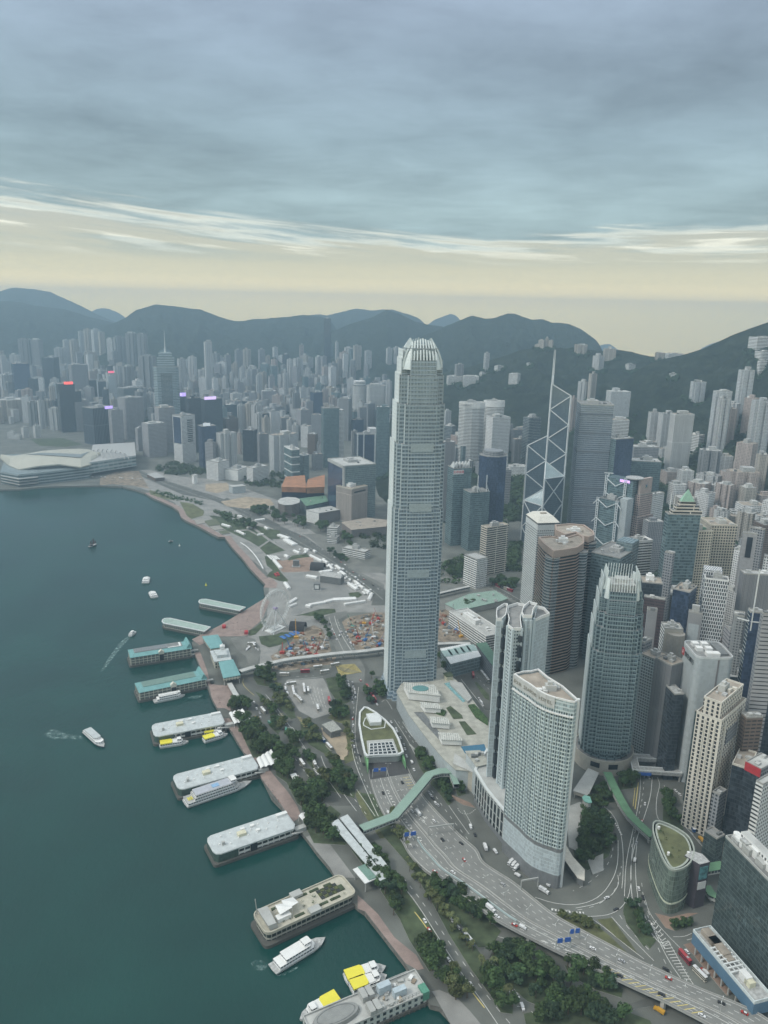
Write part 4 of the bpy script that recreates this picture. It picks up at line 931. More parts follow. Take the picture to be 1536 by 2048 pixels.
 rm=MB();rm.ring([(x*1.03,y*1.03)for x,y in base],2.4,30.6,32.2);rm.build('rim',WHM,pd)
 plants(pd,20,12,31,3,12,big=False)
hotel()
def residence():
 zt=185+G
 o=cpx('K',[(650,960),(700,950),(755,1000),(760,1040),(860,1080),(860,1005),(950,1008),(985,930),(1110,930),(1060,885),(920,880),(820,870),(720,885)],zt)
 cx=sum(p[0]for p in o)/len(o);cy=sum(p[1]for p in o)/len(o)
 L_=lambda pts:ccw([(x-cx,y-cy)for x,y in cpx('K',pts,zt)])
 root=thing('residential_tower','tall pale residence tower of two curved-topped shafts with dark window slots','tower',(cx,cy,G))
 h=zt-G
 shafts=[([(650,975),(655,925),(720,885),(750,890),(735,980),(700,1015),(655,1015)],h,'res'),([(755,890),(830,868),(925,885),(880,935),(860,975),(860,1010),(870,1080),(790,1085),(748,1050),(760,1000),(745,950)],h-1.5,'res'),([(865,975),(880,930),(930,885),(1000,905),(965,950),(955,1008),(880,1005)],h+2,'res'),([(985,930),(930,880),(1010,872),(1062,885),(1110,935),(1050,955),(975,990)],h-4,'res')]
 for i,(pts,hh,f)in enumerate(shafts):
  p=L_(pts);mb=MB();mb.prism(p,-.4,hh,0,cap=False);mb.build('shaft',[FA['resw']if i==1 else FA[f]],root)
  rf=MB();rf.prism(inset(p,.7),hh-3,hh-2.2);rf.build('roof',RFG,root)
  pr=MB();pr.ring([(x*1.002,y*1.002)for x,y in p],.6,hh-2,hh+.8);pr.build('parapet',WHT,root)
 inner=L_([(670,990),(720,900),(900,900),(1060,900),(1080,935),(960,985),(900,985),(840,1060),(780,1055),(700,990)])
 mb=MB();mb.prism(inner,-.4,h-9,0,True,1);mb.build('core',[FA['resw'],RFG],root)
 dk=MB();lt=MB()
 def vert(k,pt,w,z0,z1,mbx,zt_=zt,gap=None):
  x,y=P(*c2(k,[pt])[0],zt_);x-=cx;y-=cy
  if gap:
   z=z0
   while z<z1:mbx.cbox((x,y),w,w,z,min(z+gap*.72,z1),.3,bottom=True);z+=gap
  else:mbx.cbox((x,y),w,w,z0,z1,.3)
 for pt in((662,1010),(700,1012),(752,1052),(795,1084),(868,1078),(905,1006),(950,1006),(975,990)):vert('K',pt,2.0,0,h-2,lt)
 for pt in((742,1016),(722,1022),(869,1045),(862,1088)):vert('K',pt,3.0,4,h-8,dk,gap=14)
 lt.build('cladding_pier',plain('pale_cladding',(.55,.63,.65),.35,scale=.05,var=.05),root);tag(dk.build('window_slot',DGL,root),kind='stuff')
 ctr=(0,0)
 for i in range(7):
  r=random.Random(i);x,y=r.uniform(-14,14),r.uniform(-9,9);mb=MB();mb.box(x-2,x+2,y-1.5,y+1.5,h-9,h-9+r.uniform(3,7));mb.build('rooftop_plant',PLANT,root)
residence()
def exchange(name,label,yb,front,zt_off=0):
 pts,k=front
 bx=None
 (nx,ny)=c2(k,[pts['N']])[0];X,Y=P(drop(nx,ny,yb),yb,G);Z=Hat(X,Y,ny)
 pl=[P(x,y,Z)for x,y in c2(k,pts['poly'])]
 cx=sum(p[0]for p in pl)/len(pl);cy=sum(p[1]for p in pl)/len(pl)
 pl=ccw([(x-cx,y-cy)for x,y in pl]);h=Z-G
 root=thing(name,label,'tower',(cx,cy,G))
 mb=MB();mb.prism(pl,-.4,h,0,cap=False);mb.build('wall',FA['exsq'],root)
 mb=MB();mb.ring([(x*1.004,y*1.004)for x,y in pl],2.2,h-7,h+1.0);mb.build('parapet',plain('brown_granite',(.38,.30,.25),.7,scale=.2,var=.08),root)
 mb=MB();mb.prism(inset(pl,2),h-1.5,h-.8);mb.build('roof',RFT,root)
 for cxp in pts['bays']:
  x,y=P(*c2(k,[cxp])[0],Z);mb=MB();r=9.0 if len(cxp)<3 else 7
  c=circ(r,22,x-cx,y-cy);mb.prism(c,-.4,h-9,0,True,1);mb.ring(circ(r+.3,22,x-cx,y-cy),.5,h-9.5,h-8,2);mb.build('round_bay',[FA['exg'],RFG,KERB],root)
  bd=MB();
  for q in range(int((h-12)/3.9)):
   z=q*3.9+1.0;bd.prism(circ(r+.35,22,x-cx,y-cy),z,z+.55,0,True,bottom=True)
  bd.build('floor_band',KERB,root)
 plants(root,30,16,h-.8,6,int(ny),[WHT,PLANT,RFT])
 return root
exchange('office_tower','nearer of two brown banded office towers with rounded glass corner bays',1352,(dict(N=(1220,440),poly=[(1010,320),(1110,310),(1220,330),(1350,290),(1400,320),(1400,370),(1340,410),(1225,430),(1140,440),(1060,380)],bays=[(1140,420),(1375,375)]),'K'))
exchange('office_tower','farther of two brown banded office towers with rounded bays, behind the first',1310,(dict(N=(1440,330),poly=[(1150,215),(1280,205),(1400,215),(1480,270),(1490,300),(1440,320),(1380,310),(1330,280),(1240,300),(1160,260)],bays=[(1450,300)]),'K'))
def jardine():
 root,w,d,h=tower('office_tower','white tower with a grid of round porthole windows and a hipped roof lantern','K',(880,140),(1005,215),(1190,210),1228,plain('pale_aluminium',(.60,.63,.62),.5,scale=.1,var=.05),RFL,np_=0,par=0)
 for nm,ax in(('window_field',0),('window_field',1)):
  mb=MB();L=w if ax==0 else d;nc=int(L/3.0);nr=int((h-8)/3.55)
  for i in range(nc):
   for j in range(nr):
    u=-L/2+(i+.5)*L/nc;z=4+(j+.5)*3.55;r=.95
    c=[(u+r*math.cos(2*PI*q/8),z+r*math.sin(2*PI*q/8))for q in range(8)]
    mb.face([(a,-d/2-.06,b)for a,b in c]if ax==0 else[(-w/2-.06,-a,b)for a,b in c])
  tag(mb.build(nm,DGL,root),kind='stuff')
 mb=MB();mb.prism(inset(ccw(rect(w,d)),.8),h-.1,h+3.2,0,cap=False);mb.build('louvre_band',PLANTD,root)
 mb=MB();mb.prism([(x*1.02,y*1.02)for x,y in rect(w,d)],h+3.2,h+10.5,0,True,0,poly2=[(x*.62,y*.62)for x,y in rect(w,d)],bottom=True);mb.build('hipped_roof',plain('cream_roof',(.66,.65,.58),.7,scale=.1,var=.05),root)
 mb=MB();mb.box(-4,5,-2,2,h+10.4,h+12.4);mb.build('rooftop_plant',RFT,root)
jardine()
def boc():
 zb=G
 xC,yC=P(drop(*c2('O',[(1050,1300)])[0],1083),1083,zb)
 s=26.0;a=math.radians(33)
 root=thing('skyscraper','faceted blue glass tower braced by white diagonals with twin masts on top','skyscraper',(xC,yC,zb),a)
 hh=lambda y:Hat(xC,yC,y)-zb
 A,B,C,D=(-s,-s),(s,-s),(s,s),(-s,s)
 pr=[((D,A),hh(1003),hh(978)),((A,B),hh(950),hh(923)),((C,D),hh(893),hh(871)),((B,C),hh(790),hh(768))]
 sl=plain('sloped_glass',(.36,.45,.47),.15,scale=.1,var=.1)
 wh=plain('white_truss',(.66,.70,.71),.4,scale=.1,var=.05)
 tr=MB()
 for(p,q),zo,zi in pr:
  mb=MB();L=s*1.414
  mb.face([(*p,-.4),(*q,-.4),(*q,zo),(*p,zo)],[(0,0),(2*s,0),(2*s,zo),(0,zo)])
  mb.face([(*q,-.4),(0,0,-.4),(0,0,zi),(*q,zo)],[(0,0),(L,0),(L,zi),(0,zo)]);mb.face([(0,0,-.4),(*p,-.4),(*p,zo),(0,0,zi)],[(0,0),(L,0),(L,zo),(0,zi)])
  mb.face([(*p,zo),(*q,zo),(0,0,zi)],m=1)
  mb.build('glass_prism',[FA['boc'],sl],root)
  w_=1.7;o=((p[0]+q[0])/2/s*.3,(p[1]+q[1])/2/s*.3)
  P3=lambda t,z:(p[0]+(q[0]-p[0])*t+o[0],p[1]+(q[1]-p[1])*t+o[1],z)
  z=zo
  while z>1:
   z0=max(z-54,0);f=(z-z0)/54
   tr.bar(P3(0,z),P3(f,z0),w_);tr.bar(P3(1,z),P3(1-f,z0),w_);z=z0
  for t in(0,1):tr.bar(P3(t,0),P3(t,zo),2.2)
  tr.bar(P3(0,zo),P3(1,zo),1.5);tr.bar((*p,zo),(0,0,zi),1.7);tr.bar((*q,zo),(0,0,zi),1.7)
 tr.bar((0,0,0),(0,0,pr[3][2]),2.4)
 for e,top,zig in((D,pr[2][1],pr[0][1]),(B,pr[3][1],pr[1][1])):
  o=Vector((-.3,-.3));z=top;side=0
  while z>zig-5:
   z2=z-27.5;a_=(e[0]+o.x,e[1]+o.y)if side==0 else(o.x,o.y);b_=(o.x,o.y)if side==0 else(e[0]+o.x,e[1]+o.y)
   tr.bar((*a_,z),(*b_,z2),1.7);z=z2;side=1-side
  tr.bar((*e,0),(*e,top),2.2)
 tr.build('truss',wh,root)
 zt=pr[3][2];m2=MB()
 m2.bar((0,0,zt),(0,0,zt+18),1.5);m2.bar((10,7,zt-6),(10,7,zt+18),1.3);m2.bar((0,0,zt+17),(10,7,zt+17),1.1);m2.bar((0,0,zt+2),(10,7,zt+15),1.1);m2.bar((10,7,zt-4),(0,0,zt+2),1.1)
 m2.build('mast_frame',wh,root)
 for x,y in((0,0),(10,7)):
  m=MB();m.tube((x,y,zt+17.5),(x,y,zt+63),.95,.4);m.build('mast',WHM,root)
boc()
tower('glass_tower','slate grey steel and glass tower with a bright roof rim, right of the trussed tower','O',(1320,990),(1345,1020),(1640,1030),1083,FA['ckc'],RFG,par=2.0,pm=LIGHTC,np_=3)
def trussbank():
 root,w,d,h=tower('bank_headquarters','grey bank tower hung from white trusses and ladder-like masts, helipad on top','Q',(10,1620),(60,1600),(250,1640),1140,FA['teal'],PLANTD,np_=3,par=0)
 wh=plain('white_truss',(.66,.70,.71),.4);
 for ox,zz in((0,h),(0,h)):
  pass
 t2=MB();t2.box(-w/2+2,w/2+10,d/2-1,d/2+26,-.4,h+34);t2.build('rear_shaft',FA['teal'],root)
 t3=MB();t3.box(w/2,w/2+13,-d/2+3,d/2,-.4,h+6);t3.build('service_shaft',FA['silver'],root)
 for x in(-w/2+3,w/2-3):
  for y,top in((-d/2-2,h+2),(d/2-3.2,h+38)):
   m=MB()
   for sx in(-1.7,1.7):m.bar((x+sx,y,0),(x+sx,y,top),1.1)
   for k in range(int(top/4.5)):m.bar((x-1.7,y,k*4.5+2),(x+1.7,y,k*4.5+2),.9)
   m.build('mast',wh,root)
 for z in(h-2,h-34,h-68,h-100):
  m=MB();y=-d/2-2.2;m.bar((-w/2+3,y,z),(0,y,z-11),1.3);m.bar((w/2-3,y,z),(0,y,z-11),1.3);m.bar((-w/2-5,y,z-9),(-w/2+3,y,z),1.2);m.bar((w/2+5,y,z-9),(w/2-3,y,z),1.2);m.build('hanger_truss',wh,root)
 for z in(h+32,h+8):
  m=MB();y=d/2-3;m.bar((-w/2+3,y,z),(0,y,z-11),1.3);m.bar((w/2-3,y,z),(0,y,z-11),1.3);m.build('hanger_truss',wh,root)
 hp=MB();hp.prism(circ(15,24,w/2+4,d/2+14),h+37,h+38.5,bottom=True);hp.tube((w/2+4,d/2+14,h+33),(w/2+4,d/2+14,h+37),4);hp.build('helipad',PLANT,root)
 sc=MB();sc.box(w/2-14,w/2+4,d/2-2.6,d/2-1.6,h+30,h+34.5,bottom=True);sc.build('lit_screen',plain('pink_screen',(.5,.3,.6),.4,emit=((.75,.45,1.0),.8)),root)
 cr_=MB();cr_.bar((-w/2+4,d/2+2,h+34),(-w/2+4,d/2+2,h+41),1.2);cr_.bar((-w/2-4,d/2,h+40),(-w/2+12,d/2+4,h+41),1.1);cr_.build('roof_crane',wh,root)
trussbank()
def scb():
 root,w,d,h=tower('bank_tower','slim pink granite tower with stepped shoulders and a blue and green swirl emblem','Q',(405,1560),(430,1580),(535,1560),1150,FA['pinkg'],RFT,np_=0,par=1)
 m=MB();m.box(-w/2+1,w/2-1.5,-d/2+2,-d/2+7,h-.3,h+27);m.build('top_slab',plain('pink_granite',(.44,.36,.32),.7,scale=.3),root)
 for i,(dx,z)in enumerate(((7,h-38),(13,h-72))):
  m=MB();m.box(-w/2-dx*.6,w/2+dx*.5,-d/2-dx*.5,d/2+dx*.5,-.4,z);m.build('stepped_shoulder',FA['pinkg'],root)
 for col,sgn,zc in(((.03,.22,.12),1,-3.5),((.02,.16,.45),-1,3.5)):
  m=MB();pts=[]
  for k in range(9):
   t=k/8;pts.append((sgn*(-3+6*t),zc+4*math.sin(t*PI)*sgn))
  q=[(x,z-2.2)for x,z in pts]
  for i in range(8):m.face([(pts[i][0]*.8,-d/2+1.8,h+14+q[i][1]),(pts[i+1][0]*.8,-d/2+1.8,h+14+q[i+1][1]),(pts[i+1][0]*.8,-d/2+1.8,h+14+pts[i+1][1]+1),(pts[i][0]*.8,-d/2+1.8,h+14+pts[i][1]+1)])
  m.build('emblem',plain('emblem_%s'%('green' if sgn>0 else 'blue'),col,.5),root)
scb()
tower('office_block','white window-grid tower standing behind the pink granite tower','Q',(530,1560),(535,1580),(635,1560),1140,FA['white'],RFL,np_=2)
tower('office_block','dark blue glass tower with a slim white letter sign, beside the slate grey tower','Q',(165,1085),(225,1105),(375,1095),1090,FA['navy'],RFL,lm=FA['teal'],np_=3)
tower('office_block','low wide pale green glass block under the wooded slope','Q',(350,1260),(360,1290),(612,1300),1075,FA['teal'],RFL,np_=3)
tower('office_block','taller glass block behind the low green glass block','Q',(370,1150),(380,1170),(590,1175),1040,FA['grid'],RFL,np_=3)
r_,w,d,h=tower('office_tower','stepped grey tower with dark glass strips below a green pyramid roof','L',(680,90),(765,112),(1015,118),1330,FA['teal'],RFG,np_=0,lm=FA['teal'])
for i,(f,z0,z1)in enumerate(((.92,h,h+5),(.72,h+5,h+11),(.5,h+11,h+16))):
 m=MB();m.prism([(x*f+w*.08,y*f)for x,y in rect(w,d)],z0-.1,z1,0,True,1);m.build('upper_tier',[FA['beigeb'],RFG],r_)
m=MB();q=[(x*.42+w*.08,y*.55)for x,y in rect(w,d)];m.prism(q,h+16,h+31,0,False,poly2=[(w*.08+x*.02,y*.02)for x,y in rect(w,d)]);m.build('pyramid_roof',plain('verdigris',(.30,.50,.38),.7,scale=.3),r_)
for x in(-w*.4,-w*.28):
 m=MB();m.tube((x,d*.2,h+5),(x,d*.2,h+26),.6,.3);m.build('mast',WHM,r_)
tower('office_tower','nearer beige tower with a close grid of dark square windows','L',(830,200),(885,248),(1110,245),1330,FA['beige'],RFT,lm=FA['beige2'],np_=5,plant=[RFL,RFGR,PLANT],par=1.5,pm=plain('beige_parapet',(.55,.52,.44)))
tower('office_tower','farther beige tower with a grid of dark square windows, behind the first','L',(1020,140),(1100,200),(1300,205),1318,FA['beige'],RFT,lm=FA['beige2'],np_=5,plant=[RFL,PLANT],par=1.5,pm=plain('beige_parapet',(.55,.52,.44)))
r_,w,d,h=tower('office_block','grey tower with a tall dark slot in its blank face','L',(1305,240),(1345,258),(1455,270),1340,plain('grey_blank_wall',(.33,.335,.34),.8),RFG,lm=FA['grid'],np_=3)
m=MB();m.box(-w*.18,w*.22,-d/2-.5,-d/2-.1,h-30,h-4,bottom=True);m.box(-w*.18,w*.22,-d/2-.5,-d/2-.1,h-2.9,h-1,bottom=True)if False else None;m.build('window_slot',DGL,r_)
tower('office_block','dark blue block behind the slotted grey tower','L',(1380,205),(1400,215),(1505,235),1310,FA['grid'],PLANTD,np_=2)
r_,w,d,h=tower('office_block','broad grey ribbed slab with white rooftop frames at the right edge','L',(1345,545),(1352,575),(1640,590),1420,FA['ribs'],PLANT,np_=6,plant=[WHT,PLANT])
r_,w,d,h=tower('office_tower','tower wrapped in a white woven lattice','L',(1010,575),(1048,612),(1232,635),1440,FA['hexa'],PLANTD,lm=FA['silver'],np_=3,par=1.6,pm=WHT)
m=MB();m.box(-w/2-1,w/2-6,d/2-1,d/2+16,-.4,h+6);m.build('rear_shaft',FA['hexa'],r_)
r_,w,d,h=tower('office_block','plain grey tower with a pale upper field and a boxed water tank on its roof','L',(890,850),(920,870),(1030,888),1470,plain('grey_render',(.30,.305,.31),.8,scale=.05),PLANT,np_=0)
m=MB();m.box(-w*.3,w*.25,-d*.3,d*.3,h-.1,h+8);m.build('water_tank',PLANT,r_)
m=MB();m.box(-w*.4,w*.35,-d/2-.4,-d/2-.1,10,h-12,bottom=True);m.build('pale_field',FA['silver'],r_)
r_,w,d,h=tower('apartment_block','dull beige block with a half-round stair drum beside the lattice tower','L',(705,950),(735,1000),(880,1010),1480,plain('beige_render',(.42,.40,.35),.8,scale=.06),RFL,np_=5,lm=FA['whiteb'])
m=MB();m.prism(circ(9,16,w*.15,-d*.42),-.4,h-4);m.build('stair_drum',plain('drum_render',(.36,.34,.30),.8),r_)
tower('office_block','dark brown windowless block behind the white-finned tower','L',(555,742),(575,752),(738,778),1420,FA['maroon'],RFL,np_=4,plant=[WHT,RFL])
tower('office_block','black glass block with a tan roof and a row of white vents','L',(525,590),(560,640),(720,655),1390,FA['dark'],RFT,np_=3,plant=[WHT])
tower('office_block','bare grey block tucked behind the white-finned tower','L',(560,828),(600,855),(678,865),1450,plain('grey_render',(.30,.305,.31),.8),RFG,np_=2)
tower('office_tower','narrow dark blue tower with a pale glass edge','L',(765,620),(800,690),(930,720),1440,FA['navy'],RFT,lm=FA['silver'],np_=3)
tower('office_block','small grey tower in front of the narrow dark blue tower','L',(720,395),(735,405),(800,420),1360,FA['grid'],RFG,np_=2)
tower('office_block','white frame tower with black window strips near the bank headquarters','L',(425,300),(490,330),(642,318),1300,FA['whiteb'],RFL,lm=FA['white'],np_=4,par=2,pm=WHT)
r_,w,d,h=tower('office_block','low grey glass block with a wedge roof behind the white-finned tower','L',(205,385),(390,455),(530,370),1335,FA['teal'],RFG,np_=4,plant=[PLANT])
m=MB();m.box(w*.1,w*.5,-d*.5-.3,d*.05,-.4,h+11);m.build('glass_annex',FA['cgo'],r_)
tower('office_block','striped grey slab beside the beige grid towers at the right edge','L',(1500,420),(1505,440),(1640,460),1340,FA['white'],RFL,np_=2)
r_,w,d,h=tower('bank_tower','silver panelled tower with rounded corners and a red and black sign at its top left','L',(918,1100),(985,1230),(1280,1238),1565,FA['silver'],RFG,r=6,np_=0,par=1.8,pm=plain('silver_parapet',(.60,.63,.63),.4))
for i,(x,y)in enumerate(((-.25,0),(-.25,.28),(.0,0),(.0,.28),(-.1,-.3),(.08,-.3))):
 m=MB();m.box(x*w-3,x*w+3,y*d-3,y*d+3,h-.1,h+3.4);m.build('cooling_unit',WHT,r_)
m=MB();m.box(w*.2,w*.42,-d*.3,d*.38,h-.1,h+2);m.build('plant_screen',PLANTD,r_)
m=MB();m.box(w*.06,w*.105,-d/2-.3,-d/2-.05,2,h-1,bottom=True);m.build('recess_strip',plain('recess',(.20,.19,.19)),r_)
m=MB();m.cbox((-w/2-.25,d*.36),.3,6,h-11,h-4,0,bottom=True);m.build('sign_panel',plain('red_sign',(.45,.04,.05),.5),r_)
for k,ch in enumerate('恒生銀行'):text_part(ch,5.5,plain('black_letters',(.03,.03,.03),.5),r_,(-w/2-.4,d*(.16-k*.15),h-7.6),(PI/2,0,-PI/2),'sign',.15)
text_part('S',4.5,WHT,r_,(-w/2-.55,d*.36,h-7.6),(PI/2,0,-PI/2),'sign',.12)
r_,w,d,h=tower('office_tower','cream stone tower with deep window slots and notched shoulders','T',(560,1530),(735,1800),(1070,1500),1673,FA['cream'],RFT,np_=0,par=1.6,pm=plain('cream_parapet',(.62,.60,.53)))
m=MB();m.prism(inset(rect(w,d),3.2),h-.1,h+14,0,cap=False);m.ring(inset(rect(w,d),3.1),.7,h+13.5,h+15.5,1);m.prism(inset(rect(w,d),4),h+13,h+14,2);m.build('upper_tier',[FA['cream'],plain('cream_parapet',(.62,.60,.53)),RFT],r_)
plants(r_,w*.5,d*.6,h+14,5,5,[RFL,plain('cream_parapet',(.62,.60,.53)),PLANT])
m=MB()
for i in range(1,int(d/4.6)):m.box(-w/2-.55,-w/2-.05,-d/2+i*4.6-.5,-d/2+i*4.6+.5,5,h-3)
for i in(1,4,5):
 m.box(-w/2+i*w/6-.6,-w/2+i*w/6+.6,-d/2-.55,-d/2-.05,5,h-4)
m.build('stone_pier',plain('cream_parapet',(.62,.60,.53)),r_)
m=MB();m.box(-w*.22,w*.22,-d/2-.6,-d/2-.1,h-28,h-14,bottom=True);m.build('glass_box',FA['grid'],r_)
r_,w,d,h=tower('office_tower','black glass tower with a white cross-arm mast on its corner','T',(1085,255),(1130,305),(1300,320),1560,FA['navy'],PLANT,lm=FA['exg'],np_=4)
m=MB();m.bar((-w/2+2,-d/2,h-18),(-w/2+2,-d/2,h+42),1.0);m.bar((-w/2-9,-d/2+6,h-9),(-w/2+2,-d/2,h-9),.9);m.bar((-w/2+2,-d/2,h-9),(w/2,-d/2-.6,h-9),.9);m.build('mast',WHM,r_)
m=MB();m.box(-w/2-9,w/2-8,-d/2-12,-d/2,-.4,h*.52);m.build('lower_wing',FA['navy'],r_)
tower('office_tower','grey tower with long dark window bands at the right edge','T',(1270,300),(1300,330),(1560,345),1600,FA['grayb'],RFG,np_=3,lm=FA['grid'])
tower('office_block','old brown tiered block behind the cream stone tower','T',(1050,1680),(1075,1750),(1300,1740),1650,FA['brown'],PLANT,np_=5,plant=[RFL,PLANT])
tower('office_block','slim dark block squeezed behind the cream stone tower','T',(400,1640),(440,1700),(525,1690),1610,FA['teals'],PLANT,np_=2)
tower('apartment_block','narrow grid-fronted block beside the lattice tower','T',(870,280),(900,345),(1045,370),1500,FA['residg'],RFL,np_=3,lm=FA['grid'])
tower('office_block','low white-banded block behind the grid-fronted block','T',(755,430),(770,470),(850,560),1480,FA['grayb'],RFG,np_=2)
tower('office_block','striped black and white block below the white-finned tower','L',(640,1150),(672,1245),(765,1200),1515,FA['whiteb'],RFT,lm=FA['resw'],np_=3)
tower('office_block','grey ribbed office block with a brown flat roof','L',(750,1200),(790,1290),(900,1255),1540,FA['ribs'],RFT,np_=3,lm=FA['ribs'])
tower('office_block','dark glass block with a grid skylight roof in front of the ribbed block','L',(770,1440),(812,1512),(885,1510),1560,FA['dark'],PLANT,np_=1)
tower('apartment_block','small white block with balconies beside the busy street','L',(560,1280),(590,1340),(612,1290),1480,FA['residw'],RFL,np_=2)
tower('apartment_block','grey block with a white rooftop box above the street','L',(560,1080),(575,1110),(640,1080),1490,FA['grid'],RFL,np_=3)
tower('office_block','black glass slab with a cream edge below the cream stone tower','H',(1285,520),(1395,605),(1450,480),1692,FA['cream'],RFT,lm=FA['dark'],np_=3,par=1.5,pm=plain('cream_parapet',(.62,.60,.53)))
r_,w,d,h=tower('office_block','dark office block with a red band along its top','H',(1410,520),(1485,605),(1600,540),1725,FA['grid'],RFL,lm=FA['dark'],np_=3)
m=MB();m.box(-w/2-.4,-w/2-.1,-d/2,d/2,h-7,h+.5,bottom=True);m.build('sign_panel',plain('red_sign',(.45,.04,.05),.5),r_)
tower('office_block','white block with small square windows at the right edge','H',(1490,690),(1500,720),(1640,640),1760,FA['white'],RFL,lm=FA['whiteb'],np_=2)
tower('office_block','short glass block wedged beside the cream stone tower','H',(1140,755),(1170,800),(1225,760),1690,FA['grid'],RFG,np_=1)
tower('shop_building','low glass building at the street corner below the black slab','H',(1110,1040),(1150,1130),(1210,1100),1740,FA['teals'],RFG,np_=1)
r_,w,d,h=tower('office_tower','huge dark green mirror-glass tower filling the lower right corner, white plant on its roof','H',(1250,1000),(1213,1112),(1680,1590),1860,FA['teals'],RFG,np_=0,par=1.5,pm=LIGHTC)
rr=random.Random(3)
for i in range(26):
 x=-w/2+w*(.04+.92*i/26);y=rr.uniform(-d*.1,d*.35);s1=rr.uniform(2,4);m=MB()
 if i%4==0:m.tube((x,y,h-.1),(x,y,h+rr.uniform(3,6)),s1*.8,n=12)
 else:m.box(x-s1,x+s1,y-s1,y+s1,h-.1,h+rr.uniform(2,7))
 m.build('rooftop_plant',[WHT,LIGHTC,PLANT][i%3],r_)
m=MB();m.box(-w/2+6,w/2,d*.0,d*.42,h-.1,h+8,0,1);m.build('lift_housing',[FA['white'],RFL],r_)
r_,w,d,h=tower('podium_building','long low building on columns with a blue painted front and pale parapet','J',(640,378),(1370,1250),(1600,1190),2052,plain('blue_panel',(.10,.19,.28),.5,scale=.1),PLANT,np_=0,par=2.2,pm=plain('pale_rim',(.60,.66,.66)),z0=8)
m=MB()
for i in range(9):
 y=-d/2+3+i*(d-6)/8
 m.tube((-w/2+2,y,-.2),(-w/2+2,y,8),.7,n=10)
m.build('column',LIGHTC,r_)
m=MB();m.box(-w/2+7,w/2-1,-d/2+1,d/2-1,-.3,8.0);m.build('shopfront',FA['dark'],r_)
for i,(y,s,hh,mt,ln_)in enumerate(((.34,5,4,RFT,7),(.2,5,4,RFT,8),(.06,4,3.2,RFT,4),(-.22,4,5,WHT,3.5),(-.29,4,4,plain('cream_box',(.62,.60,.45)),2.5))):
 m=MB();m.box(-s*.6,s*.6,y*d-ln_,y*d+ln_,h-.1,h+hh);m.build('rooftop_plant',mt,r_)
m=MB()
for i in range(7):m.box(-7,5,-d*.14+i*3.4,-d*.14+i*3.4+1.0,h+2.2,h+2.8,bottom=True)
for i in range(4):m.box(-7+i*3.6,-6.2+i*3.6,-d*.14,-d*.14+22,h+1.9,h+2.2,bottom=True)
m.build('roof_grille',WHM,r_)
def curved():
 zt=G
 X,Y=P(drop(*c2('H',[(850,1370)])[0],c2('H',[(805,1700)])[0][1]),c2('H',[(805,1700)])[0][1],G)
 Z=Hat(X,Y,c2('H',[(850,1370)])[0][1])
 pl=cpx('H',[(690,992),(730,998),(800,1025),(870,1062),(935,1108),(970,1170),(982,1230),(960,1300),(915,1345),(850,1370),(800,1362),(765,1330),(730,1265),(700,1190),(675,1120),(660,1060),(665,1010)],Z)
 cx=sum(p[0]for p in pl)/len(pl);cy=sum(p[1]for p in pl)/len(pl);pl=ccw([(x-cx,y-cy)for x,y in pl])
 pl=[tuple(p)for p in smooth([*pl,pl[0]],1)][:-1];h=Z-G
 root=thing('office_building','teardrop-shaped green glass building with a grass roof','building',(cx,cy,G))
 mb=MB();mb.prism(pl,-.4,h,0,cap=False);mb.build('wall',FA['sage'],root)
 mb=MB();mb.prism(inset(pl,3.2),h-1,h-.1);mb.build('roof_garden',DRYG,root)
 mb=MB();mb.ring([(x*1.01,y*1.01)for x,y in pl],1.0,h-.6,h+1.1);mb.ring(inset(pl,2.2),1.4,h-.3,h+.25);mb.build('parapet',plain('sage_parapet',(.36,.40,.35),.7),root)
 r=random.Random(9)
 for i in range(10):
  m=MB();x,y=r.uniform(-8,8),r.uniform(-16,16);clump(m,(x,y,h+.3),r.uniform(1,2.2),26,r);m.build('roof_shrub',LEAF[i%2],root)
 for(x,y)in((-.3,.93),(-.55,-.6),(.75,-.55)):
  m=MB();p=(pl[0][0]*0+x*12,y*20);m.tube((*p,h-.2),(*p,h+2.2),1.1,n=10);m.build('rooftop_plant',WHT,root)
 bd=MB();bd.ring([(x*1.012,y*1.012)for x,y in pl],.4,9,10.2);bd.build('light_band',plain('pale_band',(.62,.66,.52),.6),root)
 q=cpx('H',[(905,1250),(1020,1320),(1098,1300),(1040,1240),(960,1215)],Z+1);q=ccw([(x-cx,y-cy)for x,y in q])
 mb=MB();mb.prism(q,-.4,h+1.0,0,True,1);mb.build('annex',[plain('dark_purple_wall',(.075,.065,.08),.6,scale=.3),PLANT],root)
 a,b=[Vector(p)for p in q[:2]]
 best=min(((q[i],q[(i+1)%len(q)])for i in range(len(q))),key=lambda e:(e[0][1]+e[1][1])/2-.3*(e[1][0]-e[0][0]))
 a,b=Vector(best[0]),Vector(best[1]);e=(b-a).normalized();nn=Vector((e.y,-e.x));mid=a.lerp(b,.5)
 for z0,z1,mt in((h-13,h-2,plain('teal_poster',(.10,.26,.28),.5,scale=.4,var=.6)),(h-22,h-15.5,WHT)):
  m=MB();m.prism(ccw([tuple(mid-e*4+nn*.4),tuple(mid+e*3.4+nn*.4),tuple(mid+e*3.4),tuple(mid-e*4)]),z0,z1,bottom=True);m.build('billboard',mt,root)
curved()
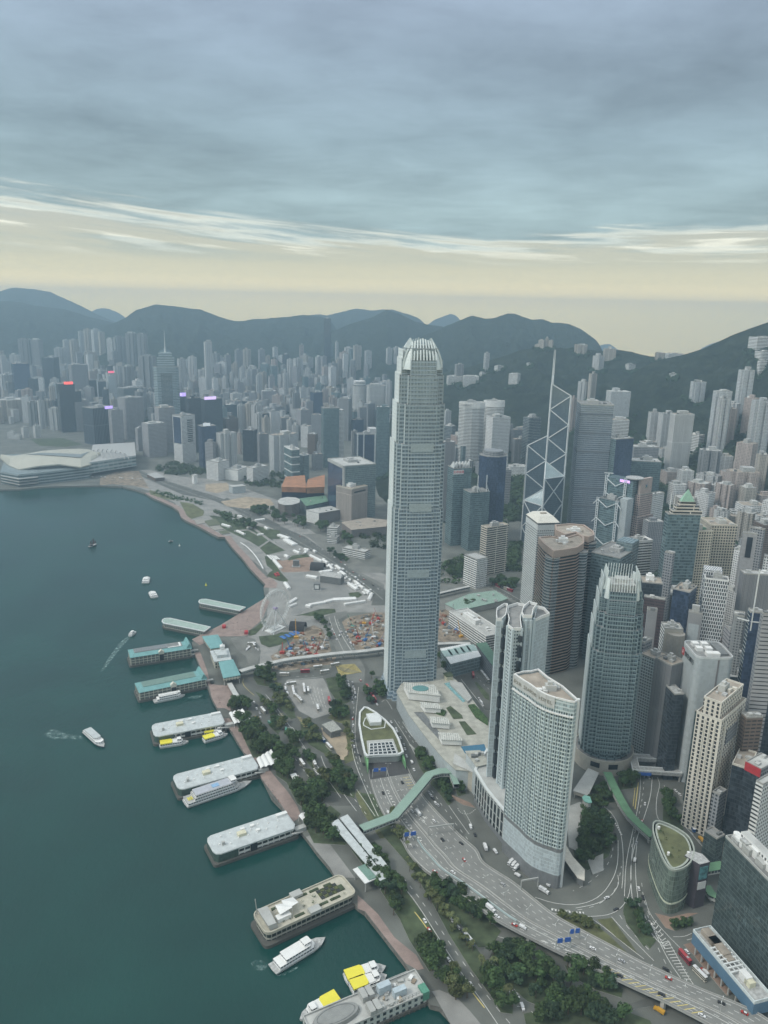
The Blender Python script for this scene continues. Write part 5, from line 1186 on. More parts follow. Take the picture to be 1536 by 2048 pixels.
WORDS=dict(resid='beige apartment tower',residp='pink apartment tower',residw='white apartment tower',residg='grey apartment tower',residt='grid-fronted apartment tower',navy='dark blue glass tower',dark='dark glass tower',teal='green glass tower',grayb='grey banded office tower',cgo='grey glass office tower',white='white office tower',whiteb='white banded office tower',beige='beige office tower',grid='grey grid office tower',hopew='white ribbed tower',ribs='grey ribbed slab',brown='brown tiled tower',silver='silver office tower',beigeb='beige banded tower',exg='dark banded tower',pinkg='pink granite tower',low='low pale house')
FOOT=[];BGL=[];SLOPE=[]
def area_of(px,py):
 if py>1050:return 'near the harbour front'
 if px<420:return 'behind the convention hall' if py>760 else 'at the foot of the left hills'
 if px<780:return 'left of the tallest tower' if py>770 else 'on slopes left of the tallest tower'
 if px<1180:return 'right of the tallest tower' if py>880 else 'on the central wooded slope'
 return 'on the right-hand slope' if py<960 else 'among the terraces at the right'
def bgt(k,rows):
 for row in rows.strip().split('\n'):
  t=row.split();
  if not t:continue
  xl,xr,yt,yb=map(float,t[:4]);st=t[4];rot=math.radians(float(t[5]))if len(t)>5 else None;kd=float(t[6])if len(t)>6 else.75
  (ax,ay),(bx,by)=c2(k,[((xl+xr)/2,yt),((xl+xr)/2,yb)])
  X,Y,Z=Gp(drop(ax,ay,by),by);Z=max(Z,G)
  if Z>G+6:
   q=1-((xr-xl)/FR[k][2]/FPX*.55);X,Y=X*q,Y*q;Z=ground(X,Y)
  H=Hat(X,Y,ay)-Z;dist=math.sqrt(X*X+Y*Y+(CH-Z-H*.7)**2);app=(xr-xl)/FR[k][2]*dist/FPX
  if H<4:H=6
  vw=math.atan2(-X,Y)
  if rot is None:rot=math.radians(rnd.choice([-32,-24,20,28,35]))
  w=app/(math.cos(rot)+kd*abs(math.sin(rot)));mk(X,Y,Z,vw+rot,w,w*kd,H,st,ax,ay,(xr-xl)/FR[k][2])
def mk(X,Y,Z,ang,w,d,H,st,ax,ay,wpx):
 r=rnd;FOOT.append((X,Y,max(w,d)*.5))
 nm={'low':'house'}.get(st,'apartment_tower' if st.startswith('resid')else 'office_tower')
 cat={'house':'house','apartment_tower':'apartment tower','office_tower':'office tower'}[nm]
 wm=FA['whiteb']if st=='low' else FA[st]
 root=thing(nm,'',cat,(X,Y,Z),ang)
 if st.startswith('resid')and w>14 and r.random()<.75:
  a,b=w/2,d/2;n1,n2=w*r.uniform(.14,.2),d*r.uniform(.14,.22)
  p=[(-a+n1,-b),(-n1*.4,-b),(-n1*.4,-b+n2*.7),(n1*.4,-b+n2*.7),(n1*.4,-b),(a-n1,-b),(a-n1,-b+n2),(a,-b+n2),(a,b-n2),(a-n1,b-n2),(a-n1,b),(-a+n1,b),(-a+n1,b-n2),(-a,b-n2),(-a,-b+n2),(-a+n1,-b+n2)]
 elif r.random()<.3 and w>18:p=rrect(w,d,min(w,d)*.14,2)
 else:p=rect(w,d)
 mb=MB();mb.prism(p,-min(45,Z-G+.4)if Z>G+1 else-.4,H,0,cap=False);mb.build('wall',wm,root)
 mb=MB();mb.prism(inset(p,.6),H-1.3,H-.7,0);ro=mb.build('roof',[RFG,RFL,RFT][r.randrange(3)],root)
 if wpx>5:
  mb=MB();a=w*r.uniform(.12,.26);b=d*r.uniform(.12,.28);cx,cy=r.uniform(-.12,.12)*w,r.uniform(-.1,.1)*d;hh=r.uniform(3,8)if H>30 else 2.5
  mb.box(cx-a,cx+a,cy-b,cy+b,H-.8,H+hh);mb.build('lift_housing',[PLANT,RFL,wm][r.randrange(3)],ro)
 if wpx>16:
  for q in range(3):
   mb=MB();x,y=r.uniform(-.34,.34)*w,r.uniform(-.34,.34)*d;s=r.uniform(1.5,3.2);mb.box(x-s,x+s,y-s*.7,y+s*.7,H-.8,H+r.uniform(1.5,3.4));mb.build('rooftop_plant',[WHT,PLANT,PLANTD][q],ro)
 if Z>G+6:SLOPE.append((X,Y,max(w,d)))
 BGL.append((root,st,ax,ay,H));return root
bgt('M','''
835 935 1070 1345 grayb 20
905 1095 975 1290 grayb 30
1095 1265 1170 1430 grayb 25
1190 1335 1050 1400 grayb 20
1040 1105 1210 1390 grayb 25
1425 1536 980 1400 dark 20
820 885 810 1010 silver 20
540 615 930 1240 dark 20
95 210 715 1000 navy 10
140 235 530 800 residg
235 320 535 800 residg
0 205 990 1145 resid 12
210 285 1015 1200 residg
285 330 1000 1220 residw
325 400 1000 1200 residg
375 470 1060 1230 residw
560 640 1010 1240 grid
600 655 1080 1230 residw
530 665 725 1050 grid 15
600 642 470 650 residw
640 700 455 660 resid
700 760 458 660 residw
755 800 475 640 resid
480 530 535 720 residw
530 600 535 740 resid
415 480 600 740 residw
460 530 605 740 residw
580 615 590 730 residw
650 745 630 760 resid 5
820 875 530 680 residw
905 970 545 690 residw
870 960 515 700 residg
960 1050 485 720 residg
1050 1130 490 720 residg
75 150 650 830 residw
0 40 655 850 residw
205 245 680 800 residw
255 290 690 800 residw
1055 1200 660 960 residg
870 960 740 900 residw
940 1030 740 960 residg
900 1090 900 1100 exg
1015 1150 870 960 white
1360 1420 680 960 residw
1440 1510 670 860 residw
1400 1450 800 950 residw
1365 1410 880 1000 residw
1440 1480 860 1000 residw
215 330 740 830 whiteb
330 440 670 950 dark
380 440 870 1050 silver
1120 1190 940 1100 residw
0 95 800 960 residw
30 100 860 1000 residg
225 330 830 1000 dark
60 120 1240 1300 low
165 215 1205 1290 whiteb
255 305 1195 1290 whiteb
110 165 1265 1305 low
610 650 1080 1230 whiteb
''')
bgt('N','''
100 160 378 780 residw 15
980 1030 208 560 dark 10
160 205 645 840 white
230 275 640 760 residw
0 50 490 650 residw
55 130 580 760 residw
205 250 490 560 residw
250 290 500 560 residw
290 320 600 760 residw
320 370 645 760 residw
360 405 565 760 residw
405 450 590 760 residw
420 490 560 700 residw
480 530 620 780 residw
520 560 600 760 resid
580 640 555 780 teal
640 700 620 740 residw
645 715 480 520 low
705 755 505 700 residw
750 830 500 640 residw
845 905 495 560 residw
1060 1090 380 500 residw
1110 1160 470 550 residw
1125 1190 420 520 residw
1190 1260 415 490 residw
1275 1330 445 550 residw
1435 1480 425 530 residw
1485 1536 420 520 residw
870 930 620 690 residw
950 1010 630 760 residw
520 630 735 850 grayb 10
295 380 755 890 whiteb 20
380 460 790 850 whiteb
410 500 915 1010 white
240 350 935 1050 brown
250 345 835 940 dark
0 60 780 1000 dark
110 190 1110 1310 grayb
185 345 1040 1300 residw 30
345 375 1040 1200 residp
385 490 1020 1250 dark
490 570 1050 1260 grid
505 580 900 1060 dark
570 800 1050 1330 residt 33 .5
575 655 890 1060 white
655 745 930 1050 grid
690 745 775 850 resid
745 805 750 950 residg
800 850 710 860 residw
810 880 860 1000 residw
880 970 745 1000 navy
850 910 780 960 residg
860 935 1050 1200 brown
810 890 990 1150 white
910 955 1125 1200 white
890 970 1195 1320 grid
1085 1185 790 1100 residg
1290 1430 695 1000 hopew 8
1430 1480 670 860 residw
1175 1270 945 1100 navy
1175 1230 1030 1220 residg
1365 1460 850 1350 teal 5
600 690 850 930 grid
530 600 860 930 residw
740 800 985 1100 residw
380 440 905 1030 grid
''')
bgt('O','''
120 190 1075 1210 residw
115 235 1205 1360 exg
108 225 1345 2048 ribs 10
180 360 1290 1400 pinkg
230 415 1380 1560 cgo
505 715 1125 1600 white 28
725 840 1240 1430 grid
835 990 1130 1560 exg
655 725 1600 1910 grayb 20
690 860 1560 1640 white 10
1320 1415 815 1000 residw
1420 1490 745 1000 resid
1250 1315 960 1250 residp
1452 1530 585 705 residw
480 535 560 695 residw
220 305 660 790 residg
150 290 765 800 low 10
295 435 765 800 low 5
935 975 485 520 resid
970 1030 445 518 resid
1030 1060 430 515 resid
1060 1100 448 515 resid
1290 1400 485 528 resid 5
440 520 735 755 low
575 660 675 715 low
705 805 745 790 low
860 905 650 665 low
''')
bgt('Q','''
150 340 690 930 residt 20
170 330 930 1060 whiteb 10
505 600 870 1120 residw 20
595 735 880 1140 residw 25
700 880 882 1320 hopew 30 .5
865 990 610 770 residt 25
1275 1405 510 850 residt 28
1060 1210 690 1180 residt 25
1095 1200 750 1220 residw 28
1390 1560 770 1150 residt 28
1270 1420 1130 1400 residp
945 1110 1190 1400 residg 5
1100 1215 1240 1370 residw
850 970 1060 1170 whiteb
1180 1440 1370 1600 residp 20
1430 1520 1230 1560 resid
1230 1310 1290 1400 residp
1080 1240 1480 1660 residp
910 1125 1400 1560 residw
815 915 1440 1600 residw
710 810 1450 1570 resid
615 800 1370 1450 residp
905 1065 1550 1750 white
1265 1480 1650 1800 white
1410 1580 1570 1640 residp
25 125 390 505 residw
0 60 545 740 resid
1380 1560 230 252 low
1420 1560 350 400 low
1440 1510 430 470 low
560 640 365 400 resid 5
650 790 370 402 low
120 220 330 388 resid 5
305 390 460 500 low
680 735 540 570 low
430 580 1120 1160 low
590 700 1180 1260 residw
640 720 1240 1330 residw
1200 1300 1700 1800 low
1050 1110 1660 1730 low
''')
_fr=random.Random(21)
def free(x,y,r):return all((x-a)**2+(y-b)**2>(r+c)**2 for a,b,c in FOOT)
def inpoly(x,y,pl):
 c=False;n=len(pl)
 for i in range(n):
  (x1,y1),(x2,y2)=pl[i],pl[(i+1)%n]
  if(y1>y)!=(y2>y)and x<(x2-x1)*(y-y1)/(y2-y1)+x1:c=not c
 return c
ZONES=[([(-10,800),(150,740),(420,735),(600,700),(770,740),(770,860),(640,905),(420,880),(230,850),(60,870),(-10,850)],175,(45,115),'residw residw residg resid grid white residp grid dark teal grayb'),([(1280,900),(1536,840),(1560,960),(1560,1010),(1440,1000),(1300,960)],6,(35,90),'residw resid residp residg white'),([(1320,990),(1540,1000),(1560,1090),(1480,1100),(1380,1060)],16,(25,60),'residw resid residp white'),([(900,880),(1050,890),(1060,960),(890,960)],14,(30,80),'white grid residg'),([(1290,1140),(1540,1180),(1540,1560),(1440,1560),(1300,1300)],34,(45,120),'grid residg white brown residw dark')]
for zp,n,(h0,h1),sts in ZONES:
 xs=[p[0]for p in zp];ys=[p[1]for p in zp];got=0;tries=0;sts=sts.split()
 while got<n and tries<6000:
  tries+=1;px,py=_fr.uniform(min(xs),max(xs)),_fr.uniform(min(ys),max(ys))
  if not inpoly(px,py,zp):continue
  X,Y,Z=Gp(px,py);w=_fr.uniform(20,36)
  if not free(X,Y,w*.42):continue
  H=_fr.uniform(h0,h1);d=w*_fr.uniform(.6,1.1);D=math.hypot(X,Y)
  ax,ay=proj(X,Y,Z+H);mk(X,Y,Z,math.atan2(-X,Y)+math.radians(_fr.choice([-30,-20,18,26,34])),w,d,H,_fr.choice(sts),ax,ay,w*FPX/D);got+=1
mb=MB();r_=random.Random(31)
for X,Y,w in SLOPE:
 D=math.hypot(X,Y)
 if D>3300:continue
 for i in range(22):
  a=math.atan2(-Y,-X)+r_.uniform(-1.7,1.7);q=w*r_.uniform(.62,.95);x,y=X+q*math.cos(a),Y+q*math.sin(a);clump(mb,(x,y,ground(x,y)+2),r_.uniform(5,9),22,r_,.9,.85)
tag(mb.build('woodland',LEAF[2]),'hillside trees crowding round the feet of the slope towers',kind='stuff')
mb=MB();cnt=0
for _ in range(5000):
 px,py=_fr.uniform(-20,780),_fr.uniform(690,850)
 if py<735+(_fr.random()*20)and not(py>700+abs(px-300)*.03):continue
 X,Y,Z=Gp(px,py)
 if Z>120 or not free(X,Y,9):continue
 w,d,H=_fr.uniform(14,26),_fr.uniform(12,24),_fr.uniform(15,60);a=math.atan2(-X,Y)+_fr.choice([-.5,.4,.6]);ca,sa=math.cos(a),math.sin(a)
 mb.prism([(X+x*ca-y*sa,Y+x*sa+y*ca)for x,y in rect(w,d)],Z-25,Z+H,_fr.randrange(3),True,3);FOOT.append((X,Y,12));cnt+=1
 if cnt>620:break
tag(mb.build('distant_city',[FA['residw'],FA['residg'],FA['resid'],RFG]),'hazy mass of low city blocks between the far towers',kind='stuff')
from collections import defaultdict
_g=defaultdict(list)
ORD=['leftmost','second from the left','third from the left','fourth from the left','fifth from the left','sixth from the left','seventh from the left','eighth from the left','ninth from the left','tenth from the left']
for e in BGL:_g[(e[1],area_of(e[2],e[3]),'tall ' if e[4]>105 else '')].append(e)
def ordinal(i):
 if i<10:return ORD[i]
 s={1:'st',2:'nd',3:'rd'}.get((i+1)%10 if(i+1)%100 not in(11,12,13)else 0,'th');return '%d%s from the left'%(i+1,s)
for(st,ar,tl),es in _g.items():
 es.sort(key=lambda e:e[2])
 for i,e in enumerate(es):
  e[0]['label']=(tl+WORDS[st]+' '+ar)if len(es)==1 else(tl+WORDS[st]+' '+ar+', '+ordinal(i))
  if len(es)>1:e[0]['group']=tl+WORDS[st]+'s '+ar
def far(k,xl,xr,yt,yb,label,wm,rot=20,kd=.75,cat='office tower',name='office_tower',roof=None,poly=None):
 (ax,ay),(bx,by)=c2(k,[((xl+xr)/2,yt),((xl+xr)/2,yb)]);X,Y,Z=Gp(drop(ax,ay,by),by);H=Hat(X,Y,ay)-Z
 dist=math.sqrt(X*X+Y*Y+(CH-Z-H*.7)**2);app=(xr-xl)/FR[k][2]*dist/FPX;r=math.radians(rot);w=app/(math.cos(r)+kd*abs(math.sin(r)))
 p=poly(w)if poly else rect(w,w*kd)
 root=block(name,label,(X,Y,Z),math.atan2(-X,Y)+r,p,H,FA[wm]if isinstance(wm,str)else wm,roof or RFG,np_=2,seed=int(xl),cat=cat);return root,w,w*kd,H
def sign(root,x0,x1,y,z0,z1,col,e,nm='lit_sign'):
 m=MB();m.box(x0,x1,y-.6,y,z0,z1,bottom=True);m.build(nm,plain('sign_%d_%d'%(int(col[0]*99),int(col[2]*99)),col,.5,emit=(col,e)),root)
r_,w,d,H=far('M',645,850,1050,1330,'dark blue twin tower with fluted fins beside the convention hall',facade('fluted_navy',(.16,.20,.24),(.035,.05,.07),60,5.5,.7,.98,.2,.4),35);sign(r_,w*.1,w*.5,-d/2-.3,H-6,H+3,(.55,.40,.95),.9)
r_,w,d,H=far('M',1325,1425,960,1290,'dark grey tower with a purple lit sign on its top edge','dark',10);sign(r_,-w*.48,w*.48,-d/2-.3,H-3,H+9,(.55,.40,.95),1.0);text_part('IIO',9,plain('white_lit',(.9,.9,1),.5,emit=((.9,.9,1),.9)),r_,(0,-d/2-1.3,H+3),(PI/2,0,0),'sign',.2)
r_,w,d,H=far('M',440,560,870,1240,'dark tower topped by a glowing red sign','dark',12);sign(r_,-w*.15,w*.4,-d/2-.3,H-2,H+7,(1.0,.12,.10),1.1)
r_,w,d,H=far('M',670,740,845,1020,'left one of two black slabs edged in white','dark',10);r2,w2,d2,H2=far('M',742,812,855,1020,'right one of two black slabs edged in white','dark',10)
for q,a,b,c in((r_,w,d,H),(r2,w2,d2,H2)):
 for s in(-1,1):
  m=MB();m.box(s*a/2-2,s*a/2+2,-b/2-2,-b/2+3,-.4,c+2);m.build('edge_pier',WHM,q)
r_,w,d,H=far('M',815,885,790,1010,'white and glass slab topped by a pink sign','whiteb',15);sign(r_,-w*.4,w*.3,-d/2-.3,H+1,H+9,(.95,.12,.22),.9)
r_,w,d,H=far('M',1330,1490,1112,1480,'white tower with one black glass face near the shore','white',30,lambda:0)if False else far('M',1330,1490,1112,1480,'white tower with one black glass face near the shore','white',38,.8)
m=MB();m.box(-w/2-.6,-w/2-.1,-d/2+3,d/2-3,H*.42,H-4,bottom=True);m.build('dark_glazing',FA['navy'],r_)
m=MB()
for i in range(12):m.box(-w*.1,w*.3,-d/2-.5,-d/2-.1,H*.45+i*5.4,H*.45+i*5.4+2.6,bottom=True)
m.build('window_strip',DGL,r_)
r_,w,d,H=far('N',65,230,790,1060,'broad dark tower with a pale violet lit roof sign','dark',25);sign(r_,-w*.5,w*.15,-d/2-.3,H-2,H+8,(.75,.55,.95),.9)
r_,w,d,H=far('N',60,185,990,1300,'dark blue glass tower with a small white sign','navy',20);sign(r_,-w*.4,w*.1,-d/2-.3,H+.5,H+9,(.8,.84,.86),.3)
r_,w,d,H=far('N',960,1090,860,1290,'dark teal glass tower joined to a white banded shaft','teal',12)
m=MB();m.box(w/2+.1,w/2+w*.34,-d/2+4,d/2,-.4,H-6,0,1);m.build('banded_shaft',[FA['whiteb'],RFL],r_)
r_,w,d,H=far('N',1205,1355,1050,1290,'dark tower with a white central strip and white frame','navy',12)
for x in(-w/2+1,-w*.14,w/2-1):
 m=MB();m.box(x-1.6,x+1.6,-d/2-1,-d/2+2,-.4,H+4);m.build('edge_pier',WHM,r_)
m=MB();m.box(w*.25,w/2+9,-d*.1,d/2+12,-.4,H+14);m.build('rear_shaft',FA['white'],r_)
r_,w,d,H=far('N',1190,1290,700,1000,'round ribbed white tower with a revolving disc on top','hopew',0,1,poly=lambda w:circ(w/2,28),name='round_tower',cat='tower')
m=MB();m.prism(circ(w*.30,20),H,H+5,0);m.prism(circ(w*.44,24),H+5,H+8,0,bottom=True);m.prism(circ(w*.40,24),H+8,H+10.5,1);m.prism(circ(w*.44,24),H+10.5,H+13.5,0,bottom=True);m.prism(circ(w*.40,24),H+13.5,H+16,1);m.prism(circ(w*.42,24),H+16,H+18,0,bottom=True);m.build('revolving_crown',[WHT,DGL],r_)
r_,w,d,H=far('M',1185,1362,740,1330,'grand stepped tower with notched crown and a needle spire',facade('plaza_bands',(.30,.37,.39),(.12,.16,.18),5.2,30,.99,.5,.2,.3),0,.9,poly=lambda w:[(-w/2+w*.14,-w*.42),(w/2-w*.14,-w*.42),(w/2,-w*.28),(w*.14,w*.42),(-w*.14,w*.42),(-w/2,-w*.28)],name='skyscraper',cat='skyscraper')
m=MB();q=[(-w*.34,-w*.34),(w*.34,-w*.34),(w*.10,w*.3),(-w*.10,w*.3)];m.prism(q,H,H+30,0,True);m.prism([(x*.78,y*.78)for x,y in q],H+30,H+44,0,True);m.build('crown_tier',facade('plaza_bands2',(.33,.40,.42),(.10,.14,.16),7.0,30,.99,.4,.2,.3),r_)
m=MB();m.box(-w*.22,w*.22,-w*.45,-w*.42-.1,H*.45,H-18,bottom=True);m.build('dark_glazing',FA['exg'],r_)
m=MB();m.tube((0,-w*.05,H+44),(0,-w*.05,H+66),2.6,1.4);m.tube((0,-w*.05,H+66),(0,-w*.05,H+112),1.2,.3);m.build('spire',WHM,r_)
r_,w,d,H=far('O',256,492,1003,1610,'curved white hotel tower with CONRAD lettering on its crown band','whiteb',8,.5,name='hotel_tower',cat='hotel',poly=lambda w:[(-w/2,-w*.05),(-w*.3,-w*.17),(0,-w*.22),(w*.3,-w*.17),(w/2,-w*.05),(w*.4,w*.2),(-w*.4,w*.2)])
m=MB();p=[(-w/2,-w*.05),(-w*.3,-w*.17),(0,-w*.22),(w*.3,-w*.17),(w/2,-w*.05),(w*.4,w*.2),(-w*.4,w*.2)];m.ring([(x*1.03,y*1.03)for x,y in p],1.5,H-12,H+2);m.build('crown_band',WHT,r_)
text_part('CONRAD',8,plain('dark_letters',(.15,.16,.17),.5),r_,(-w*.28,-w*.205,H-5),(PI/2,0,math.radians(-18)),'sign',.2)
r_,w,d,H=far('O',485,662,990,1560,'oval white hotel tower behind the curved one, with a clean crown band','whiteb',0,.6,name='hotel_tower',cat='hotel',poly=lambda w:circ(w/2,28,ry=w*.3))
m=MB();m.ring(circ(w/2*1.04,28,ry=w*.315),1.5,H-14,H+2);m.build('crown_band',WHT,r_)
r_,w,d,H=far('O',435,690,1465,2200,'dark octagonal glass tower with a scalloped pale rim','navy',0,1,poly=lambda w:[(w/2*math.cos(a)*(1 if i%2 else.93),w/2*math.sin(a)*(1 if i%2 else.93))for i,a in enumerate([2*PI*k/16 for k in range(16)])])
m=MB();m.prism(circ(w*.34,16),H,H+9,0,True);m.build('upper_tier',FA['grid'],r_)
r_,w,d,H=far('O',160,370,1575,2260,'green glass tower with a row of curved white fins and a red lettered sign','teal',25)
for i in range(6):
 m=MB();x=-w*.45+i*w*.17;m.prism([(x,-d*.35),(x+1,-d*.35),(x+1,d*.3),(x,d*.3)],H,H+12,0,True,poly2=[(x,-d*.35),(x+1,-d*.35),(x+1,-d*.2),(x,-d*.2)]);m.build('roof_fin',WHM,r_)
m=MB();m.box(-w*.5,w*.05,-d/2-.5,-d/2-.1,H-11,H-3,bottom=True);m.build('sign_panel',WHT,r_);text_part('友邦金融',5.5,plain('red_letters',(.55,.05,.08),.5),r_,(-w*.22,-d/2-.7,H-7),(PI/2,0,0),'sign',.15)
r_,w,d,H=far('O',298,532,1785,2300,'grey banded tower with two ladder masts on its front edge','teal',28)
for x in(-w*.15,w*.3):
 m=MB();m.bar((x,-d/2,H),(x,-d/2,H+32),1.2);m.bar((x+6,-d/2,H),(x,-d/2,H+14),.9);m.bar((x,-d/2,H+7),(x+3.5,-d/2,H+6),.8);m.build('mast',WHM,r_)
TEAL=plain('teal_roof_tiles',(.17,.36,.36),.6,scale=.2,var=.1)
PGREY=plain('pier_roof_grey',(.50,.54,.54),.6,scale=.22,var=.13)
PILE=plain('pier_deck_concrete',(.10,.10,.09),.9)
PWIN=facade('pier_windows',(.62,.63,.60),(.03,.04,.045),4.3,5.2,.84,.52,.3,.5)
PGRN=plain('pier_green_glass',(.06,.10,.085),.2,scale=.4,var=.3)
PWT=facade('ferry_pier_colonnade',(.55,.56,.50),(.06,.075,.07),4.6,4.6,.80,.74,.4,.6)
def pier(name,label,k,L,N,R,yb,kind):
 loc,ang,w,d,h=quad(k,L,N,R,yb,0.0)
 root=thing(name,label,'ferry pier',loc,ang)
 mb=MB();mb.prism(rrect(w+3,d+3,3,3),-2,2.6,0);mb.build('deck',PILE,root)
 if kind=='grey':
  mb=MB();mb.prism(rrect(w-2,d-2.5,3,3),2.5,h-.8,0,cap=False);mb.build('wall',PWIN,root)
  mb=MB();e=[(-w/2+.2,-d/2+.6),(-w/2+22,-d/2+.6),(-w/2+22,d/2-.6),(-w/2+.2,d/2-.6)];mb.prism([(-w/2+3,-d/2+.4),(-w/2+20,-d/2+.4),(-w/2+20,d/2-.4),(-w/2+3,d/2-.4),(-w/2+.2,d/2-4),(-w/2+.2,-d/2+4)],2.6,h-.9,0);mb.build('glazed_end',PGRN,root)
  mb=MB();q=[(-w/2+5,-d/2),(w/2-3,-d/2),(w/2,-d/2+5),(w/2,d/2-5),(w/2-3,d/2),(-w/2+5,d/2),(-w/2+1.5,d/2-2),(-w/2,d/2-6),(-w/2,-d/2+6),(-w/2+1.5,-d/2+2)]
  mb.prism(q,h-1.0,h,0,bottom=True);mb.prism(q,h,h+.5,0,True,poly2=[(x*.97,y*.92)for x,y in q]);mb.build('roof',PGREY,root)
  r=random.Random(int(w*7))
  for i in range(14):
   m=MB();x,y=-w*.4+w*.8*((i*5)%14)/14,(.25 if i%2 else-.22)*d*r.uniform(.3,1.2);m.tube((x,y,h+.4),(x,y,h+1.4),.8,.6,n=8);m.build('roof_vent',WHT,root)
  for(x,y,a,b,c,mt)in((-.12,.02,3.6,2.4,2.6,plain('cream_box',(.62,.60,.45))),(-.08,.25,1.8,1.3,1.5,WHT),(.04,.25,1.8,1.3,1.5,WHT),(.07,-.05,1.8,1.3,1.5,WHT),(.42,.3,5,1.8,2.2,WHT),(-.36,-.15,1.2,1,3,LIGHTC)):
   m=MB();m.box(x*w-a,x*w+a,y*d-b,y*d+b,h+.3,h+.4+c);m.build('roof_housing',mt,root)
  m=MB();m.box(w/2-1,w/2+9,-d/2+1,-d/2+6,2.6,7.4);m.bar((w/2+8,-d/2+2,2.8),(w/2-6,-d/2-2.6,8),2.2,.6);m.build('gangway',LIGHTC,root)
  m=MB();m.box(-w*.08,w*.0,-d/2+.3,-d/2+1,2.6,h-1.2);m.build('berth_opening',DGL,root)
 elif kind=='star':
  mb=MB();mb.box(-w/2+1.5,w/2-2,-d/2+1.5,d/2-1.5,2.5,h-1.2,0);mb.build('wall',plain('ferry_hall',(.17,.19,.175),.8,scale=.5,var=.4),root)
  n=16
  m=MB()
  for i in range(n):
   x=-w/2+1+i*(w-2.5)/(n-1);m.box(x-.35,x+.35,-d/2+.2,-d/2+.9,2.6,h-1);m.box(x-.35,x+.35,d/2-.9,d/2-.2,2.6,h-1)
  for z in(5.4,8.6):m.box(-w/2,w/2-1,-d/2+.1,-d/2+.8,z,z+.4,bottom=True)
  for i in range(4):m.box(-w/2+.2,-w/2+.9,-d/2+1+i*(d-3)/3,-d/2+1.8+i*(d-3)/3,2.6,h-1)
  m.build('colonnade',plain('ivory_columns',(.58,.58,.50),.7),root)
  q=rect(w,d);mb=MB();mb.prism(q,h-1.3,h-1.0,0,bottom=True);mb.prism(q,h-1.0,h+1.6,0,True,poly2=[(x*.94,y*.55)for x,y in q]);mb.build('roof',TEAL,root)
  mb=MB();mb.box(-w/2+w*.08,w/2-w*.14,-d*.24,d*.26,h+1.5,h+2.1);mb.build('roof_deck',RFG if R[1]<800 else plain('dull_green_roof',(.16,.25,.22),.8,scale=.3),root)
  if R[1]<800:
   m=MB()
   for i in range(14):m.box(-w*.40+i*2.9,-w*.40+i*2.9+2.2,-d*.2,d*.22,h+2.0,h+2.5)
   m.build('solar_panels',plain('solar',(.2,.22,.23),.3),root)
   m=MB();m.box(w*.12,w*.34,-d*.27,-d*.2,h+2,h+2.5);m.box(w*.31,w*.34,-d*.2,d*.2,h+2,h+2.5);m.build('white_kerb',WHT,root)
  m=MB();g=[(-3.4,h-2.4),(3.4,h-2.4),(3.4,h+.6),(0,h+3.4),(-3.4,h+.6)]
  m.face([(x,-d/2-.5,z)for x,z in g]);m.face([(x,-d/2+4,z)for x,z in g][::-1])
  for i in range(5):a,b=g[i],g[(i+1)%5];m.face([(a[0],-d/2+4,a[1]),(b[0],-d/2+4,b[1]),(b[0],-d/2-.5,b[1]),(a[0],-d/2-.5,a[1])])
  m.build('gable',plain('ivory_columns',(.58,.58,.50)),root)
  m=MB();m.box(-2.6,2.6,-d/2+.0,-d/2+.7,2.6,h-2.4);m.build('berth_opening',DGL,root)
  m=MB();m.prism(rect(8,d*.9),h-1,h+5,0,True,poly2=[(x*.2,y)for x,y in rect(8,d*.9)]);o=m.build('end_hip',TEAL,root);o.location=(w/2-3,0,0)
  for s in(0,1):
   m=MB();m.box(w/2-1,w/2+9,-d/2+1+s*4,-d/2+4+s*4,3+s*3.4,4+s*3.4,bottom=True);m.build('gangway',LIGHTC,root)
 return root,w,d,h
pier('ferry_pier','northern of the two turquoise roofed ferry piers, with solar panels on its roof','B',(80,662),(96,742),(690,650),1335,'star')
pier('ferry_pier','southern of the two turquoise roofed ferry piers, a white ferry moored below it','B',(160,978),(182,1078),(835,945),1405,'star')
pier('ferry_pier','northernmost of the three pale grey flat roofed piers, two yellow ferries beside it','B',(283,1388),(330,1510),(1015,1378),1492,'grey')
pier('ferry_pier','middle one of the three pale grey flat roofed piers, with a grey and white ferry','C',(183,300),(245,430),(940,240),1600,'grey')
pier('ferry_pier','southernmost of the three pale grey flat roofed piers, with no boat beside it','C',(472,828),(556,988),(1258,745),1734,'grey')
loc,ang,w,d,h=quad('D',(85,462),(190,628),(860,320),1897,0.0)
r_=thing('ferry_pier','pier with a landscaped roof terrace, chequered planting and white sail canopies','ferry pier',loc,ang)
mb=MB();mb.prism(rrect(w+3,d+3,4,3),-2,2.6);mb.build('deck',PILE,r_)
mb=MB();mb.prism(rrect(w-3,d-4,4,3),2.5,h-.6,0,cap=False);mb.build('wall',facade('pier_glass',(.33,.33,.29),(.03,.045,.04),4.2,4.0,.86,.62,.2,.6),r_)
mb=MB();q=rrect(w,d,5,3);mb.prism(q,h-1.0,h,0,bottom=True);mb.ring(q,.8,h-.2,h+1.1);mb.build('roof',plain('terrace_stone',(.46,.44,.36),.8,scale=.3,var=.12),r_)
for i,(x,y,a,b)in enumerate(((.14,-.3,.055,.04),(.28,-.3,.055,.04),(.02,.33,.05,.04),(.15,.33,.05,.04),(.3,.3,.04,.05),(.4,-.02,.025,.12),(-.12,-.32,.05,.04),(-.27,.3,.05,.04))):
 m=MB();m.box(x*w-a*w,x*w+a*w,y*d-b*d,y*d+b*d,h-.05,h+.7);m.build('planter',GRASS,r_)
